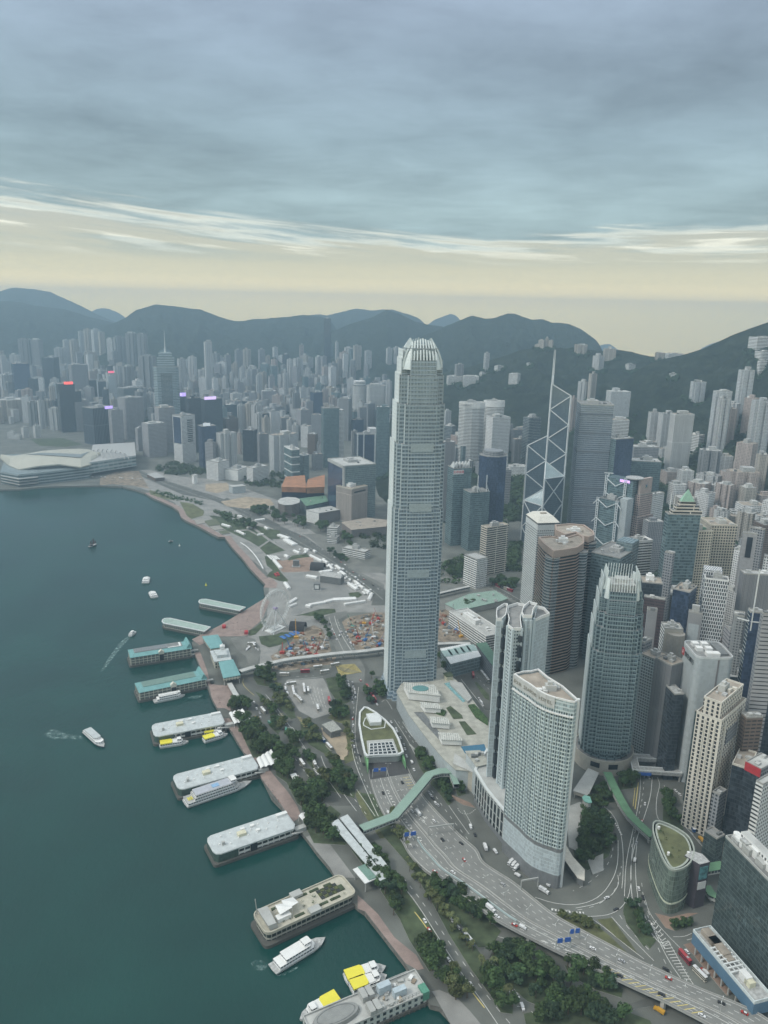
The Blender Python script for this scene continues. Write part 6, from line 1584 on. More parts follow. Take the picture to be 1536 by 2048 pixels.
for i in range(5):
 for j in range(3):
  m=MB();x,y=w*(.16+.045*i),d*(-.14+.14*j);m.box(x,x+w*.04,y,y+d*.12,h-.05,h+.45+.15*((i+j)%2));m.build('planting_bed',LEAF[1]if(i+j)%2 else plain('dark_bed',(.03,.035,.03)),r_)
for s in(0,1):
 m=MB();x0,y0=-w*.24+s*6,-d*.02+s*2;m.face([(x0-5,y0-4,h+4.6),(x0+5,y0-4.5,h+6.8),(x0+5,y0+4.5,h+4.6),(x0-5,y0+4,h+6.8)]);m.face([(x0-5,y0+4,h+6.7),(x0+5,y0+4.5,h+4.5),(x0+5,y0-4.5,h+6.7),(x0-5,y0-4,h+4.5)])
 for a,b in((-4.8,-3.8),(4.8,-4.3),(4.8,4.3),(-4.8,3.8)):m.tube((x0+a,y0+b,h),(x0+a,y0+b,h+5.2),.15,n=6)
 m.build('sail_canopy',WHT,r_)
m=MB();m.box(-w*.34,-w*.2,-d*.28,-d*.08,h-.05,h+3.2);m.build('cafe_box',WHT,r_)
m=MB();m.prism([(-w*.44,-d*.4),(-w*.36,-d*.42),(-w*.34,d*.3),(-w*.44,d*.36)],h-.05,h+5,0,poly2=[(-w*.46,-d*.4),(-w*.38,-d*.42),(-w*.36,d*.3),(-w*.46,d*.36)]);m.bar((-w*.46,d*.36,h),(-w*.47,d*.42,h+13),.5);m.build('stair_screen',LIGHTC,r_)
for s,x in((1,-.04),(-1,.02)):
 m=MB();m.box(x*w-4,x*w+5,s*d*.42-3,s*d*.42+3,h-.05,h+2.6);m.build('stair_housing',LIGHTC,r_)
for i in range(12):
 m=MB();rr=random.Random(i);clump(m,(w*rr.uniform(-.4,.42),d*rr.choice([-.3,.3,.1,-.1]),h+1),rr.uniform(1,1.8),20,rr);m.build('roof_shrub',LEAF[0],r_)
loc,ang,w,d,h=quad('D',(440,1225),(545,1405),(1385,1040),2108,0.0)
r_=thing('ferry_pier','last pier at the bottom edge, with an oval grey roof and building works on top','ferry pier',loc,ang)
mb=MB();mb.box(-w/2-1,w/2+1,-d/2-1,d/2+1,-1,2.4)
for i in range(22):mb.box(-w/2+i*w/21-.4,-w/2+i*w/21+.4,-d/2-1.6,-d/2-1.0,-2,2)
mb.build('deck',PILE,r_)
mb=MB();mb.box(-w/2,w/2,-d/2,d/2,2.4,h-.3,0,1);mb.build('wall',[facade('pier_arched',(.44,.47,.44),(.05,.07,.085),5.2,4.6,.5,.62,.3,.6),RFL],r_)
mb=MB();mb.ring(rect(w+.4,d+.4),.7,h-.4,h+.9);mb.build('parapet',LIGHTC,r_)
mb=MB();q=circ(w*.2,32,ry=d*.36);mb.prism([(x-w*.27,y)for x,y in q],h-.1,h+2.6,0,True,poly2=[(x*.93-w*.27,y*.93)for x,y in q]);mb.build('oval_roof',plain('oval_roof_grey',(.25,.26,.25),.7,scale=.2),r_)
mb=MB();mb.ring([(x*.8-w*.27,y*.8)for x,y in q],.3,h+2.5,h+2.8);mb.build('roof_seam',PLANTD,r_)
for x,y in((.0,.28),(.0,-.3),(.045,.28),(.045,-.3)):
 m=MB();m.box(x*w-2.4,x*w+2.4,y*d-4,y*d+4,h-.05,h+4.2);m.box(x*w-2,x*w+2,y*d-3.4,y*d+3.4,h+4.2,h+4.3);m.build('stair_tower',LIGHTC,r_)
for x,y,a,b,hh in((.17,.2,4.5,2.2,6),(.27,-.14,4.5,2.0,5)):
 m=MB();m.box(x*w-a,x*w+a,y*d-b,y*d+b,h-.05,h+hh);m.build('white_screen',plain('pale_blue_box',(.44,.52,.56),.6),r_)
m=MB()
for s in(-.44,.44,.38):m.bar((w*.08,s*d,h+3),(w*.42,s*d,h+3),.3);m.bar((w*.08,s*d,h+1.5),(w*.42,s*d,h+1.5),.3)
for i in range(10):m.bar((w*(.08+.034*i),-.44*d,h),(w*(.08+.034*i),-.44*d,h+3),.25);m.bar((w*(.08+.034*i),.44*d,h),(w*(.08+.034*i),.44*d,h+3),.25)
m.build('scaffold',LIGHTC,r_)
rr=random.Random(4)
for i in range(26):
 m=MB();x,y=w*rr.uniform(.06,.46),d*rr.uniform(-.4,.4);s=rr.uniform(.6,2.2);m.cbox((x,y),s*2,s*1.3,h-.05,h+rr.uniform(.4,1.6),rr.uniform(0,3));m.build('building_material',[LIGHTC,SAND,EARTH,WHT,PLANT][i%5],r_)
m=MB();m.box(w*.44,w*.5,-d/2-.3,-d/2+7,h-5,h+1.4);m.build('green_netting',plain('green_netting',(.10,.28,.20),.9,scale=.6),r_)
for lab,pts,yb in(('nearer slim finger pier with a rounded pale green canopy roof',[(402,395),(410,378),(430,367),(480,364),(865,448),(805,492),(440,418),(415,412)],1),('farther slim finger pier with a rounded pale green canopy roof',[(755,207),(762,192),(785,183),(828,182),(1200,258),(1142,293),(790,226),(765,220)],1)):
 z=9.5;pl=cpx('B',pts,z);cx=sum(p[0]for p in pl)/8;cy=sum(p[1]for p in pl)/8;q=ccw([(x-cx,y-cy)for x,y in pl])
 r_=thing('finger_pier',lab,'pier',(cx,cy,0))
 m=MB();m.prism(q,-2,2.6);m.build('deck',PILE,r_)
 m=MB();m.prism(inset(q,1.6),2.6,8.6,0,cap=False);m.build('railing_hall',facade('pier_hall',(.36,.38,.34),(.07,.085,.08),3.0,3.2,.7,.7,.5,.5),r_)
 m=MB();m.ring([(x*1.02,y*1.02)for x,y in q],1.3,8.4,9.7);m.build('roof_rim',WHM,r_)
 m=MB();m.prism(inset(q,1),8.7,9.3,0);m.build('roof',plain('pale_green_roof',(.34,.44,.39),.6,scale=.1),r_)
def hall(name,label,k,pts,z0,z1,roofm,wallm,hip=.0,cat='building',legs=True,plantn=0,parts=None):
 pl=cpx(k,pts,G+z1);cx=sum(p[0]for p in pl)/len(pl);cy=sum(p[1]for p in pl)/len(pl);q=ccw([(x-cx,y-cy)for x,y in pl])
 root=thing(name,label,cat,(cx,cy,G))
 m=MB()
 if z0>1 and legs:
  for x,y in inset(q,1.5):m.tube((x,y,-.3),(x,y,z0+.1),.5,n=8)
  m.build('column',LIGHTC,root);m=MB()
 m.prism(inset(q,.8),z0 if z0>1 else-.3,z1-.6,0,True,bottom=True);m.build('wall',wallm,root)
 m=MB();m.prism(q,z1-.7,z1,0,True,bottom=True)
 if hip:m.prism(q,z1,z1+hip,0,True,poly2=[(x*.55,y*.55)for x,y in q])
 m.build('roof',roofm,root)
 if plantn:plants(root,max(abs(x)for x,y in q)*1.1,max(abs(y)for x,y in q)*1.1,z1,plantn,plantn,big=False)
 return root,q,(cx,cy)
IV=facade('ivory_hall',(.56,.55,.46),(.12,.14,.14),4,3.4,.6,.6,.4,.5)
hall('ferry_terminal_hall','turquoise roofed hall nearest the wheel, its flat roof ridge pointing to the clock hall','B',[(785,540),(940,522),(1002,640),(868,660)],5,10,TEAL,IV,.8)
hall('ferry_terminal_hall','turquoise roofed hall on columns where the long white footbridge begins','B',[(945,785),(1085,760),(1158,912),(990,942)],6,11,TEAL,IV,.8)
r_,q,c_=hall('clock_hall','cream hall with a grey stepped roof between the two turquoise halls','B',[(862,680),(1040,655),(1072,762),(905,785)],0,10,PGREY,IV,0,plantn=3)
m=MB();m.prism([(x*.62,y*.5)for x,y in q],10,14,0);m.build('upper_roof',PGREY,r_)
m=MB();m.cbox((0,9),6,6,10,19,.3);m.prism(circ(2.6,12,0,9),19,21.5,0,poly2=circ(.4,12,0,9));m.build('clock_turret',WHT,r_)
def cbridge(name,label,k,pts,w,z,roofm,wallm,cat='footbridge',dk=3.2,legs=6,sm=1):
 path=smooth([P(x,y,G+z)for x,y in c2(k,pts)],sm);ox,oy=path[0];path=[Vector((x-ox,y-oy))for x,y in path]
 root=thing(name,label,cat,(ox,oy,G));N_=[]
 for i,p in enumerate(path):
  a=path[max(0,i-1)];b=path[min(len(path)-1,i+1)];d=(b-a).normalized();N_.append(Vector((-d.y,d.x)))
 rf=MB();wl=MB();dkm=MB();lg=MB()
 for i in range(len(path)-1):
  for mb,hw_,z0,z1 in((rf,w/2+.4,z-.35,z),(wl,w/2-.2,z-dk,z-.35),(dkm,w/2,z-dk-.9,z-dk)):
   a0,a1=path[i]+N_[i]*hw_,path[i]-N_[i]*hw_;b0,b1=path[i+1]+N_[i+1]*hw_,path[i+1]-N_[i+1]*hw_
   mb.face([(*a1,z1),(*b1,z1),(*b0,z1),(*a0,z1)]);mb.face([(*a0,z0),(*b0,z0),(*b1,z0),(*a1,z0)])
   L=(path[i+1]-path[i]).length
   mb.face([(*a1,z0),(*b1,z0),(*b1,z1),(*a1,z1)],[(0,z0),(L,z0),(L,z1),(0,z1)]);mb.face([(*b0,z0),(*a0,z0),(*a0,z1),(*b0,z1)],[(0,z0),(L,z0),(L,z1),(0,z1)])
 for i in range(legs):
  p=path[int((i+.5)*len(path)/legs)];lg.cbox(p,1.3,1.3,-.3,z-dk-.9,.4)
 rf.build('roof',roofm,root);wl.build('side_wall',wallm,root);dkm.build('deck',LIGHTC,root);lg.build('support_columns',LIGHTC,root)
 return root
GRB=plain('pale_green_roof_sheet',(.25,.36,.30),.6,scale=.1,var=.08)
BRW=facade('bridge_windows',(.42,.44,.42),(.05,.07,.09),4,3,.8,.6,.3,.5)
cbridge('footbridge','long white roofed footbridge from the turquoise halls to the tallest tower','A',[(170,1458),(330,1412),(500,1372),(600,1352),(800,1330),(1000,1303),(1200,1290),(1400,1262)],6.5,9.5,RFL,BRW,legs=12)
cbridge('footbridge','white roofed footbridge behind the tallest tower above the building site','K',[(120,1226),(300,1218),(430,1222)],6,9.5,RFL,BRW,legs=3)
cbridge('footbridge','pale green roofed footbridge crossing over the highway in a zigzag','F',[(205,1420),(360,1362),(520,1300),(700,1090),(860,900),(960,870),(1065,868)],8,13,GRB,BRW,legs=5,sm=0)
cbridge('footbridge','short green roofed stair arm dropping from the zigzag footbridge to the mall','F',[(1065,868),(1090,930),(1120,1000)],5,12,GRB,BRW,legs=1,sm=0)
cbridge('footbridge','vivid green roofed footbridge from the stone drum to the teardrop building','H',[(320,620),(390,770),(480,930),(560,1010),(665,1105)],7,10,plain('vivid_green_roof',(.13,.26,.15),.6,scale=.2),BRW,legs=4)
cbridge('footbridge','short vivid green footbridge behind the teardrop building','H',[(1060,1345),(1200,1320)],8,12,plain('vivid_green_roof',(.13,.26,.15),.6),BRW,legs=1,sm=0)
cbridge('footbridge','low green bridge beside the dark mirror-glass tower','H',[(1070,1480),(1110,1540),(1160,1560)],6,7,plain('vivid_green_roof',(.13,.26,.15),.6),BRW,legs=1,sm=0)
cbridge('footbridge','grey covered walkway running along the street beside the silver bank tower','H',[(670,230),(730,330),(790,430),(820,490)],5,8,RFL,BRW,legs=3)
cbridge('footbridge','slim white footbridge near the green roofed car park','K',[(140,800),(260,770),(420,735)],5,8,RFL,BRW,legs=3)
cbridge('covered_walkway','white canopy strip along the quay north of the first grey pier','E',[(90,220),(140,310),(200,400)],5,4.5,RFL,PLANT,'canopy',1,3,0)
cbridge('covered_walkway','thin white canopy strip between the trees behind the middle grey pier','E',[(320,590),(380,700),(425,765)],3.5,4.5,WHT,PLANT,'canopy',1,3,0)
cbridge('covered_walkway','white canopy strip beside the car queue north of the last grey pier','E',[(700,1090),(770,1200),(850,1310)],5,4.5,WHT,PLANT,'canopy',1,3,0)
pl=cpx('H',[(482,482),(818,500),(888,632),(512,606)],G+10);cx=sum(p[0]for p in pl)/4;cy=sum(p[1]for p in pl)/4;q=ccw([(x-cx,y-cy)for x,y in pl])
r_=thing('ring_footbridge','square ring footbridge with white edges over the busy road','footbridge',(cx,cy,G))
m=MB();m.ring(q,7.5,6.5,10);m.build('ring_deck',PLANT,r_);m=MB();m.ring([(x*1.01,y*1.01)for x,y in q],.8,9.5,10.7);m.ring(inset(q,6.6),.8,9.5,10.7);m.build('parapet',WHM,r_)
m=MB()
for x,y in q:m.cbox((x*.93,y*.93),1.2,1.2,-.3,6.5)
m.build('column',LIGHTC,r_)
a,b=Vector(q[0]),Vector(q[1])
low=min(((Vector(q[i]),Vector(q[(i+1)%4]))for i in range(4)),key=lambda e:e[0].y+e[1].y);a,b=low;e=(b-a).normalized();nn=Vector((e.y,-e.x))
m=MB();m.prism(ccw([tuple(a+e*5+nn*.6),tuple(a+e*18+nn*.6),tuple(a+e*18+nn*.2),tuple(a+e*5+nn*.2)]),5.2,8.4,bottom=True);m.build('direction_sign',plain('sign_blue',(.03,.12,.45),.5),r_)
for lab,pts in(('left strip of the long twin grey canopy beside the zigzag footbridge',[(1060,1560),(1135,1525),(1600,2090),(1540,2120)]),('right strip of the long twin grey canopy, ending by the zigzag footbridge',[(1150,1515),(1225,1480),(1620,1985),(1560,2025)])):
 hall('canopy',lab,'E',pts,8.5,10,PGREY,PLANTD,0,'canopy')
hall('canopy','white framed canopy with a green glass centre at the landward end of the garden pier','D',[(825,140),(945,90),(1035,190),(915,245)],8,9.2,WHT,PLANT,0,'canopy')
hall('canopy','green glass panel roof on top of the white framed canopy','D',[(862,122),(915,102),(1000,197),(945,218)],9.3,9.9,plain('green_glass_roof',(.16,.27,.22),.3),PLANT,0,'canopy',legs=False)
for i,(lab,pts)in enumerate((('northern',[(85,505),(215,470),(290,570),(140,610)]),('middle',[(350,945),(490,860),(565,985),(390,1035)]),('southern',[(755,1490),(930,1380),(995,1465),(800,1540)]))):
 pl=[Vector((*p,0))for p in cpx('E',pts,G+6)];o=pl[0].copy();pl=[p-o for p in pl]
 r_=thing('tent_canopy',lab+' of the three wavy white tent canopies at the pier gates','canopy',(o.x,o.y,G))
 m=MB();n=14
 for j in range(n):
  t0,t1=j/n,(j+1)/n;z0,z1=5.4+1.3*abs(math.sin(t0*PI*3.5)),5.4+1.3*abs(math.sin(t1*PI*3.5))
  A,B,C_,D_=pl[0].lerp(pl[1],t0),pl[0].lerp(pl[1],t1),pl[3].lerp(pl[2],t1),pl[3].lerp(pl[2],t0)
  for dz in(0,-.15):
   f=[(A.x,A.y,z0+dz),(B.x,B.y,z1+dz),(C_.x,C_.y,z1+dz),(D_.x,D_.y,z0+dz)];m.face(f if dz else f[::-1])
 m.build('membrane',WHT,r_)
 m=MB()
 for p in pl:m.tube((p.x*.96,p.y*.96,-.3),(p.x*.96,p.y*.96,5.5),.25,n=6)
 m.build('posts',WHM,r_)
YEL=plain('yellow_deck',(.78,.70,.06),.5,scale=.3,var=.05)
HULLD=plain('dark_hull',(.05,.06,.07),.5)
def hullp(L,B,t=0.0,bow=.28,k=1.0):
 b=B/2*k;return[(-L/2+t,-b),(L/2-L*bow,-b),(L/2-L*bow*.45,-b*.72),(L/2,0),(L/2-L*bow*.45,b*.72),(L/2-L*bow,b),(-L/2+t,b),(-L/2+t-.4,0)]
def boat(name,label,pos,ang,L,B,hullm,decks,group=None,cat='ferry',extra=None):
 root=thing(name,label,cat,(*pos,0),ang,group)
 m=MB();m.prism([(x*.95,y*.8)for x,y in hullp(L,B)],-.6,1.6,0,True,poly2=hullp(L,B));m.build('hull',hullm,root)
 m=MB();m.prism(hullp(L,B),1.6,2.0,0);m.build('main_deck',PLANT if name!='speedboat' else WHT,root)
 for(x0,x1,wb,z0,z1,mt,nm)in decks:
  m=MB();y=B/2*wb;c=min((x1-x0)*.12,y*.6);m.prism([(x0,-y),(x1-c,-y),(x1,-y+c),(x1,y-c),(x1-c,y),(x0,y)],z0,z1,0,True,1);m.build(nm,mt,root)
 if extra:extra(root)
 return root
CAB=facade('cabin_windows',(.70,.72,.71),(.03,.045,.06),2.6,2.4,.75,.42,.3,.5)
def pos2(k,a,b):
 p,q=Vector(w1(k,*a,z=1.5)),Vector(w1(k,*b,z=1.5));m=p.lerp(q,.5);return(m.x,m.y),math.atan2(q.y-p.y,q.x-p.x),(q-p).length
for lab,k,a,b,B in(('yellow and white fast ferry moored under the first grey pier, nearer the sea','B',(380,1592),(660,1548),9),('yellow and white fast ferry moored under the first grey pier, nearer the quay','B',(800,1545),(1035,1475),9),('second yellow and white ferry half hidden behind the other by the first grey pier','B',(825,1480),(1000,1450),8),('yellow and white fast ferry alongside the last pier, farthest from it','D',(768,950),(1068,850),10),('yellow and white fast ferry squeezed between its twin and the last pier','D',(808,1020),(1075,915),10),('yellow sterned ferry pointing out to sea at the bottom edge','D',(716,1085),(436,1240),10)):
 p,a_,L=pos2(k,a,b)
 L=max(L,24)
 boat('fast_ferry',lab,p,a_,L,B,WHT,[(-L*.48,L*.3,.92,2,4.6,[CAB,WHT],'cabin'),(-L*.48,-L*.06,.9,4.6,5.6,[YEL,YEL],'yellow_deck'),(-L*.06,L*.14,.82,4.6,5.2,[WHT,WHT],'upper_deck'),(L*.10,L*.24,.55,5.2,7.2,[CAB,WHT],'wheelhouse')],'yellow and white fast ferries')
p,a_,L=pos2('B',(322,1165),(626,1102))
def awn(root):
 for i in range(7):
  m=MB();m.box(-12+i*3.6,-9.4+i*3.6,-2,2,7.4,7.9,bottom=True);m.build('life_raft',WHT,root)
boat('harbour_ferry','white double-ended harbour ferry below the southern turquoise pier',p,a_,L,8.5,WHT,[(-L*.4,L*.36,.95,2,4.6,[CAB,WHT],'lower_cabin'),(-L*.33,L*.3,.85,4.6,7.2,[CAB,WHT],'upper_cabin')],extra=awn)
p,a_,L=pos2('C',(295,545),(868,350))
def bigf(root):
 m=MB();m.box(-L*.36,L*.20,-5,5,9.8,10.1);m.build('top_deck',plain('lilac_grey_deck',(.42,.44,.48),.6),root)
 m=MB();m.box(-L*.1,-L*.0,-2.5,2.5,10.1,10.5);m.build('blue_mat',plain('blue_mat',(.25,.42,.62),.6),root)
 for i in range(6):m=MB();m.box(-L*.45+i*1.6,-L*.45+i*1.6+.8,-2.4,2.4,5.0,5.5);m.build('bench',YEL,root)
boat('large_ferry','large three-deck white ferry beside the middle grey pier',p,a_,L,14,WHT,[(-L*.48,L*.3,.96,2,4.8,[CAB,PLANT],'lower_cabin'),(-L*.38,L*.26,.92,4.8,7.4,[CAB,PLANT],'middle_cabin'),(-L*.36,L*.22,.84,7.4,9.8,[CAB,PLANT],'upper_cabin'),(L*.16,L*.25,.6,9.8,12.2,[CAB,WHT],'wheelhouse')],extra=bigf)
p,a_,L=pos2('D',(235,875),(625,640))
boat('passenger_ferry','gleaming white ferry between the garden pier and the yellow ferries',p,a_,L,10.5,WHT,[(-L*.42,L*.26,.92,2,4.8,[CAB,WHT],'cabin'),(-L*.3,L*.2,.85,4.8,7.4,[CAB,WHT],'upper_cabin'),(L*.05,L*.19,.6,7.4,9.4,[CAB,WHT],'wheelhouse')])
p,a_,L=pos2('X',(172,1462),(208,1494))
boat('passenger_ferry','white and dark two-deck ferry out in the harbour beside a pale patch of foam',p,a_,L,9,plain('navy_hull',(.03,.05,.09),.4),[(-L*.46,L*.34,.95,2,4.4,[CAB,WHT],'cabin'),(-L*.4,L*.2,.85,4.4,6.6,[CAB,PGREY],'upper_cabin')])
for lab,a,b in(('upper of two white catamarans on the open harbour',(291,1166),(294,1153)),('lower of two white catamarans on the open harbour',(309,1195),(302,1182)),('small launch racing away with a white wake',(260,1271),(271,1263))):
 p,a_,L=pos2('X',a,b);L=max(L,15)
 boat('motor_yacht',lab,p,a_,L,L*.38,WHT,[(-L*.4,L*.2,.85,2,4,[CAB,WHT],'cabin'),(-L*.25,L*.1,.6,4,5.6,[CAB,WHT],'flybridge')],cat='boat')
p=w1('X',186,1092,0)
def sail(root):
 for x,hh in((-4,11),(2,14),(7,9)):
  m=MB();m.tube((x,0,2),(x,0,hh+2),.2,.1);m.build('mast',BARK,root);m=MB();m.prism([(x-2.6,-.15),(x+1.6,-.15),(x+1.6,.15),(x-2.6,.15)],3.5,hh,0,poly2=[(x-1.6,-.1),(x+.6,-.1),(x+.6,.1),(x-1.6,.1)]);m.build('sail',plain('dark_red_sail',(.10,.03,.03),.8),root)
boat('junk_boat','dark sailed junk alone on the open water at left',p,1.2,20,6,HULLD,[(-8,-2,.8,2,4.4,[HULLD,PLANTD],'stern_cabin')],cat='boat',extra=sail)
p=w1('X',342,1084,0);boat('workboat','tiny dark workboat near the curved shore',p,.5,9,3.6,HULLD,[(-3,1,.8,2,4,[PLANTD,PLANTD],'cabin')],cat='boat')
for lab,px_,py_,c in(('yellow navigation buoy in the bay',412,1171,YEL),('small white navigation buoy near the dark workboat',359,1092,WHT)):
 r_=thing('buoy',lab,'buoy',(*w1('X',px_,py_,0),0));m=MB();m.tube((0,0,-.5),(0,0,1.4),1.8,1.6,12);m.build('float',c,r_);m=MB();m.tube((0,0,1.4),(0,0,5),.8,.2,6);m.build('beacon',c,r_)
def foam(label,k,pts,a=.5):
 m,nt,b=pbsdf('foam');tc=nd(nt,'ShaderNodeTexCoord');n=nd(nt,'ShaderNodeTexNoise');n.inputs['Scale'].default_value=.25;n.inputs['Detail'].default_value=8;n.inputs['Roughness'].default_value=.75
 nt.links.new(tc.outputs['Object'],n.inputs['Vector']);b.inputs['Base Color'].default_value=(.42,.60,.58,1);b.inputs['Roughness'].default_value=.6
 nt.links.new(mth(nt,'MULTIPLY',ramp(nt,n.outputs[0],[(.45,0.0),(.7,1.0)]),a),b.inputs['Alpha'])
 q=ccw(smooth([*wp(k,pts,.05),wp(k,pts,.05)[0]],2)[:-1]);mb=MB();mb.face([(x,y,.06)for x,y in q]);tag(mb.build('wake',m),label,kind='structure')
foam('pale churned water left of the two-deck ferry','X',[(88,1468),(100,1458),(120,1462),(140,1470),(168,1472),(165,1480),(130,1476),(100,1480)],.6)
foam('double wake behind the small launch','X',[(262,1272),(258,1278),(236,1302),(205,1345),(200,1342),(230,1296),(250,1275)],.8)
foam('swirl of foam behind the harbour ferry','B',[(640,1130),(700,1110),(790,1100),(800,1115),(740,1140),(660,1138)],.7)
foam('churned patch astern of the gleaming white ferry','D',[(80,830),(110,800),(180,810),(210,850),(180,880),(110,885)],.4)
foam('bow wave along the gleaming white ferry','D',[(270,915),(320,905),(420,850),(430,860),(340,912),(280,925)],.8)
ccx,ccy=w1('M',450,1560)
r_=thing('convention_hall','low convention hall with a sweeping cream wing roof on the far shoreline','convention centre',(ccx,ccy,G))
rel=lambda pts,z:[(x-ccx,y-ccy)for x,y in cpx('M',pts,z)]
m=MB();m.prism(ccw(rel([(10,1640),(150,1665),(390,1640),(690,1600),(740,1500),(400,1490),(60,1500)],G)),-.4,30,0);m.build('glass_hall',facade('hall_glass',(.30,.36,.37),(.07,.11,.13),7,5,.85,.6,.15,.5),r_)
for z in(6,13,20):
 m=MB();m.prism(ccw(rel([(15,1645),(150,1672),(300,1655),(290,1620),(40,1610)],G)),z,z+1.2,bottom=True);m.build('terrace_band',LIGHTC,r_)
m=MB();m.prism(ccw(rel([(690,1590),(1050,1530),(1040,1420),(720,1440)],G)),9,38,0,True,1);m.build('rear_hall',[facade('hall_bands',(.36,.41,.41),(.10,.15,.16),9,14,.9,.5,.2,.5),PLANT],r_)
FR_=[(0,1440,34),(70,1500,32),(145,1530,32),(300,1503,40),(460,1490,41),(620,1512,36),(700,1490,34),(772,1420,38)]
BK_=[(20,1430,38),(110,1425,44),(200,1412,48),(330,1388,52),(480,1376,52),(620,1372,50),(690,1378,46),(772,1415,38)]
m=MB();cream=plain('cream_roof_shell',(.46,.46,.39),.5,scale=.03,var=.05)
def pp(t):x,y,z=t;a=P(*c2('M',[(x,y)])[0],z+G);return Vector((a[0]-ccx,a[1]-ccy,z))
rows=[]
for a,b in zip(FR_,BK_):
 A,B=pp(a),pp(b);rows.append([A.lerp(B,j/6)+Vector((0,0,7*math.sin(PI*j/6)))for j in range(7)])
for i in range(7):
 for j in range(6):m.face([rows[i][j],rows[i+1][j],rows[i+1][j+1],rows[i][j+1]],m=0,smooth=True)
 m.face([rows[i][0]-Vector((0,0,3)),rows[i+1][0]-Vector((0,0,3)),rows[i+1][0],rows[i][0]],m=0)
m.build('wing_roof',cream,r_)
m=MB();f=[rows[2][5],rows[3][3],rows[4][2],rows[5][2],rows[6][4],rows[5][3],rows[4][3],rows[3][4]];m.face([p+Vector((0,0,1.5))for p in f]);m.build('roof_fold',plain('roof_fold_grey',(.20,.24,.25),.6),r_)
for i in range(9):
 m=MB();base=rel([(680+i*34,1385+i*3),(720+i*34,1440+i*2)],G+38);a,b=base
 pr_=None
 for j in range(9):
  t=j/8;q=(a[0]+(b[0]-a[0])*t,a[1]+(b[1]-a[1])*t,38+16*math.sin(PI*(i+1)/10)*math.sin(PI*t))
  if pr_:m.bar(pr_,q,1.6)
  pr_=q
 m.build('arched_truss',PLANT,r_)
PLAW=facade('ribbed_stone',(.42,.38,.34),(.16,.15,.145),60,3.0,.5,.98,.5,.2)
r_,w,d,h=tower('government_building','broad green glass block with a black glass side, framed in white like a gate','N',(1010,1235),(1125,1292),(1360,1275),1040,FA['cgo'],RFL,lm=FA['navy'],np_=4,par=2,pm=LIGHTC)
m=MB();m.box(-w/2-.8,-w/2+3,-d/2-.8,-d/2+5,-.4,h+.5);m.box(-w/2-.8,-w/2-.1,-d/2,d/2,h-5,h+.5,bottom=True);m.build('white_frame',LIGHTC,r_)
r_,w,d,h=tower('office_tower','ribbed stone tower with a waisted foot and small square windows under its roof','N',(1108,1425),(1183,1460),(1300,1433),1047,PLAW,RFT,np_=4,par=1.5,pm=plain('beige_parapet',(.55,.52,.44)),plant=[WHT,PLANT])
m=MB();m.box(-w*.35,w*.35,-d/2-.4,-d/2-.1,h-9,h-6,bottom=True);m.build('window_strip',DGL,r_)
hall('podium_building','long brown podium below the ribbed stone tower','A',[(1035,190),(1120,255),(1420,225),(1430,170),(1250,150)],0,16,RFT,plain('brown_podium',(.22,.20,.19),.8),plantn=4)
hall('round_building','drum-shaped brown building with a white oval roof ring','N',[(640,1540),(665,1522),(710,1514),(770,1516),(805,1530),(800,1555),(750,1570),(690,1572),(650,1560)],0,27,RFL,facade('drum_louvre',(.24,.215,.20),(.14,.13,.12),3,40,1,.4,.5,.3))
hall('council_building','low glass council wing with white roof edges beside the drum building','N',[(800,1525),(990,1500),(1010,1545),(850,1580)],0,22,RFGR,FA['cgo'],plantn=2)
hall('exhibition_building','dark boxy hall with a white end wall and pale roof near the park','A',[(732,85),(845,112),(1036,80),(945,50)],0,24,RFL,plain('louvred_brown',(.19,.18,.18),.8,scale=.6),plantn=3)
hall('white_end_wall','white windowless slab closing the end of the dark boxy hall','A',[(730,84),(790,100),(846,112),(790,82)],0,25,RFL,WHT,cat='building')
hall('building','dark glass block under the copper coloured cladding','N',[(668,1455),(985,1448),(985,1410),(668,1415)],0,34,RFG,FA['navy'])
cop=plain('copper_cladding',(.36,.17,.085),.7,scale=.08,var=.25)
hall('copper_volume','copper orange boxes stacked on the dark glass block, larger left one','N',[(668,1440),(700,1365),(840,1355),(850,1445)],30,42,cop,cop,legs=False)
hall('copper_volume','copper orange boxes stacked on the dark glass block, smaller right one','N',[(850,1445),(860,1385),(985,1350),(985,1440)],30,44,cop,cop,legs=False)
r_,w,d,h=tower('office_tower','rounded glass tower ringed by white bands every few floors','N',(698,1142),(740,1172),(805,1168),975,FA['teal'],RFL,r=5,np_=1,par=2.0,pm=WHT)
for q in range(1,5):
 m=MB();m.ring([(x*1.02,y*1.02)for x,y in rrect(w,d,5)],.6,h*q/5,h*q/5+2.6);m.build('white_band',WHM,r_)
tower('office_block','lower wavy glass wing joined to the white-ringed tower','N',(805,1200),(830,1212),(875,1205),965,FA['cgo'],RFL,r=4,np_=1,par=2.0,pm=WHT)
tower('theatre_building','tall white blank block with slit windows, left of the arts halls','N',(178,1235),(205,1262),(285,1245),962,FA['white'],RFL,np_=2)
tower('theatre_building','white angular arts hall with a sloping roof in the middle','N',(285,1300),(350,1320),(435,1290),962,WHT,RFL,np_=1)
tower('theatre_building','white academy block with louvred windows, right of the arts halls','N',(435,1290),(460,1305),(576,1285),968,FA['white'],RFL,np_=3)
hall('glass_pavilion','pale green glass box standing on the open lot','R',[(1095,300),(1130,315),(1246,305),(1215,292)],0,17,RFL,FA['silver'])
hall('white_tower_block','small white rectangular block alone on the reclaimed land','R',[(778,212),(800,218),(834,212),(812,205)],0,22,RFL,WHT)
hall('hall_building','dark roofed low pavilion beside the far carriageway','R',[(400,205),(470,240),(555,232),(480,190)],0,9,PLANT,FA['brown'])
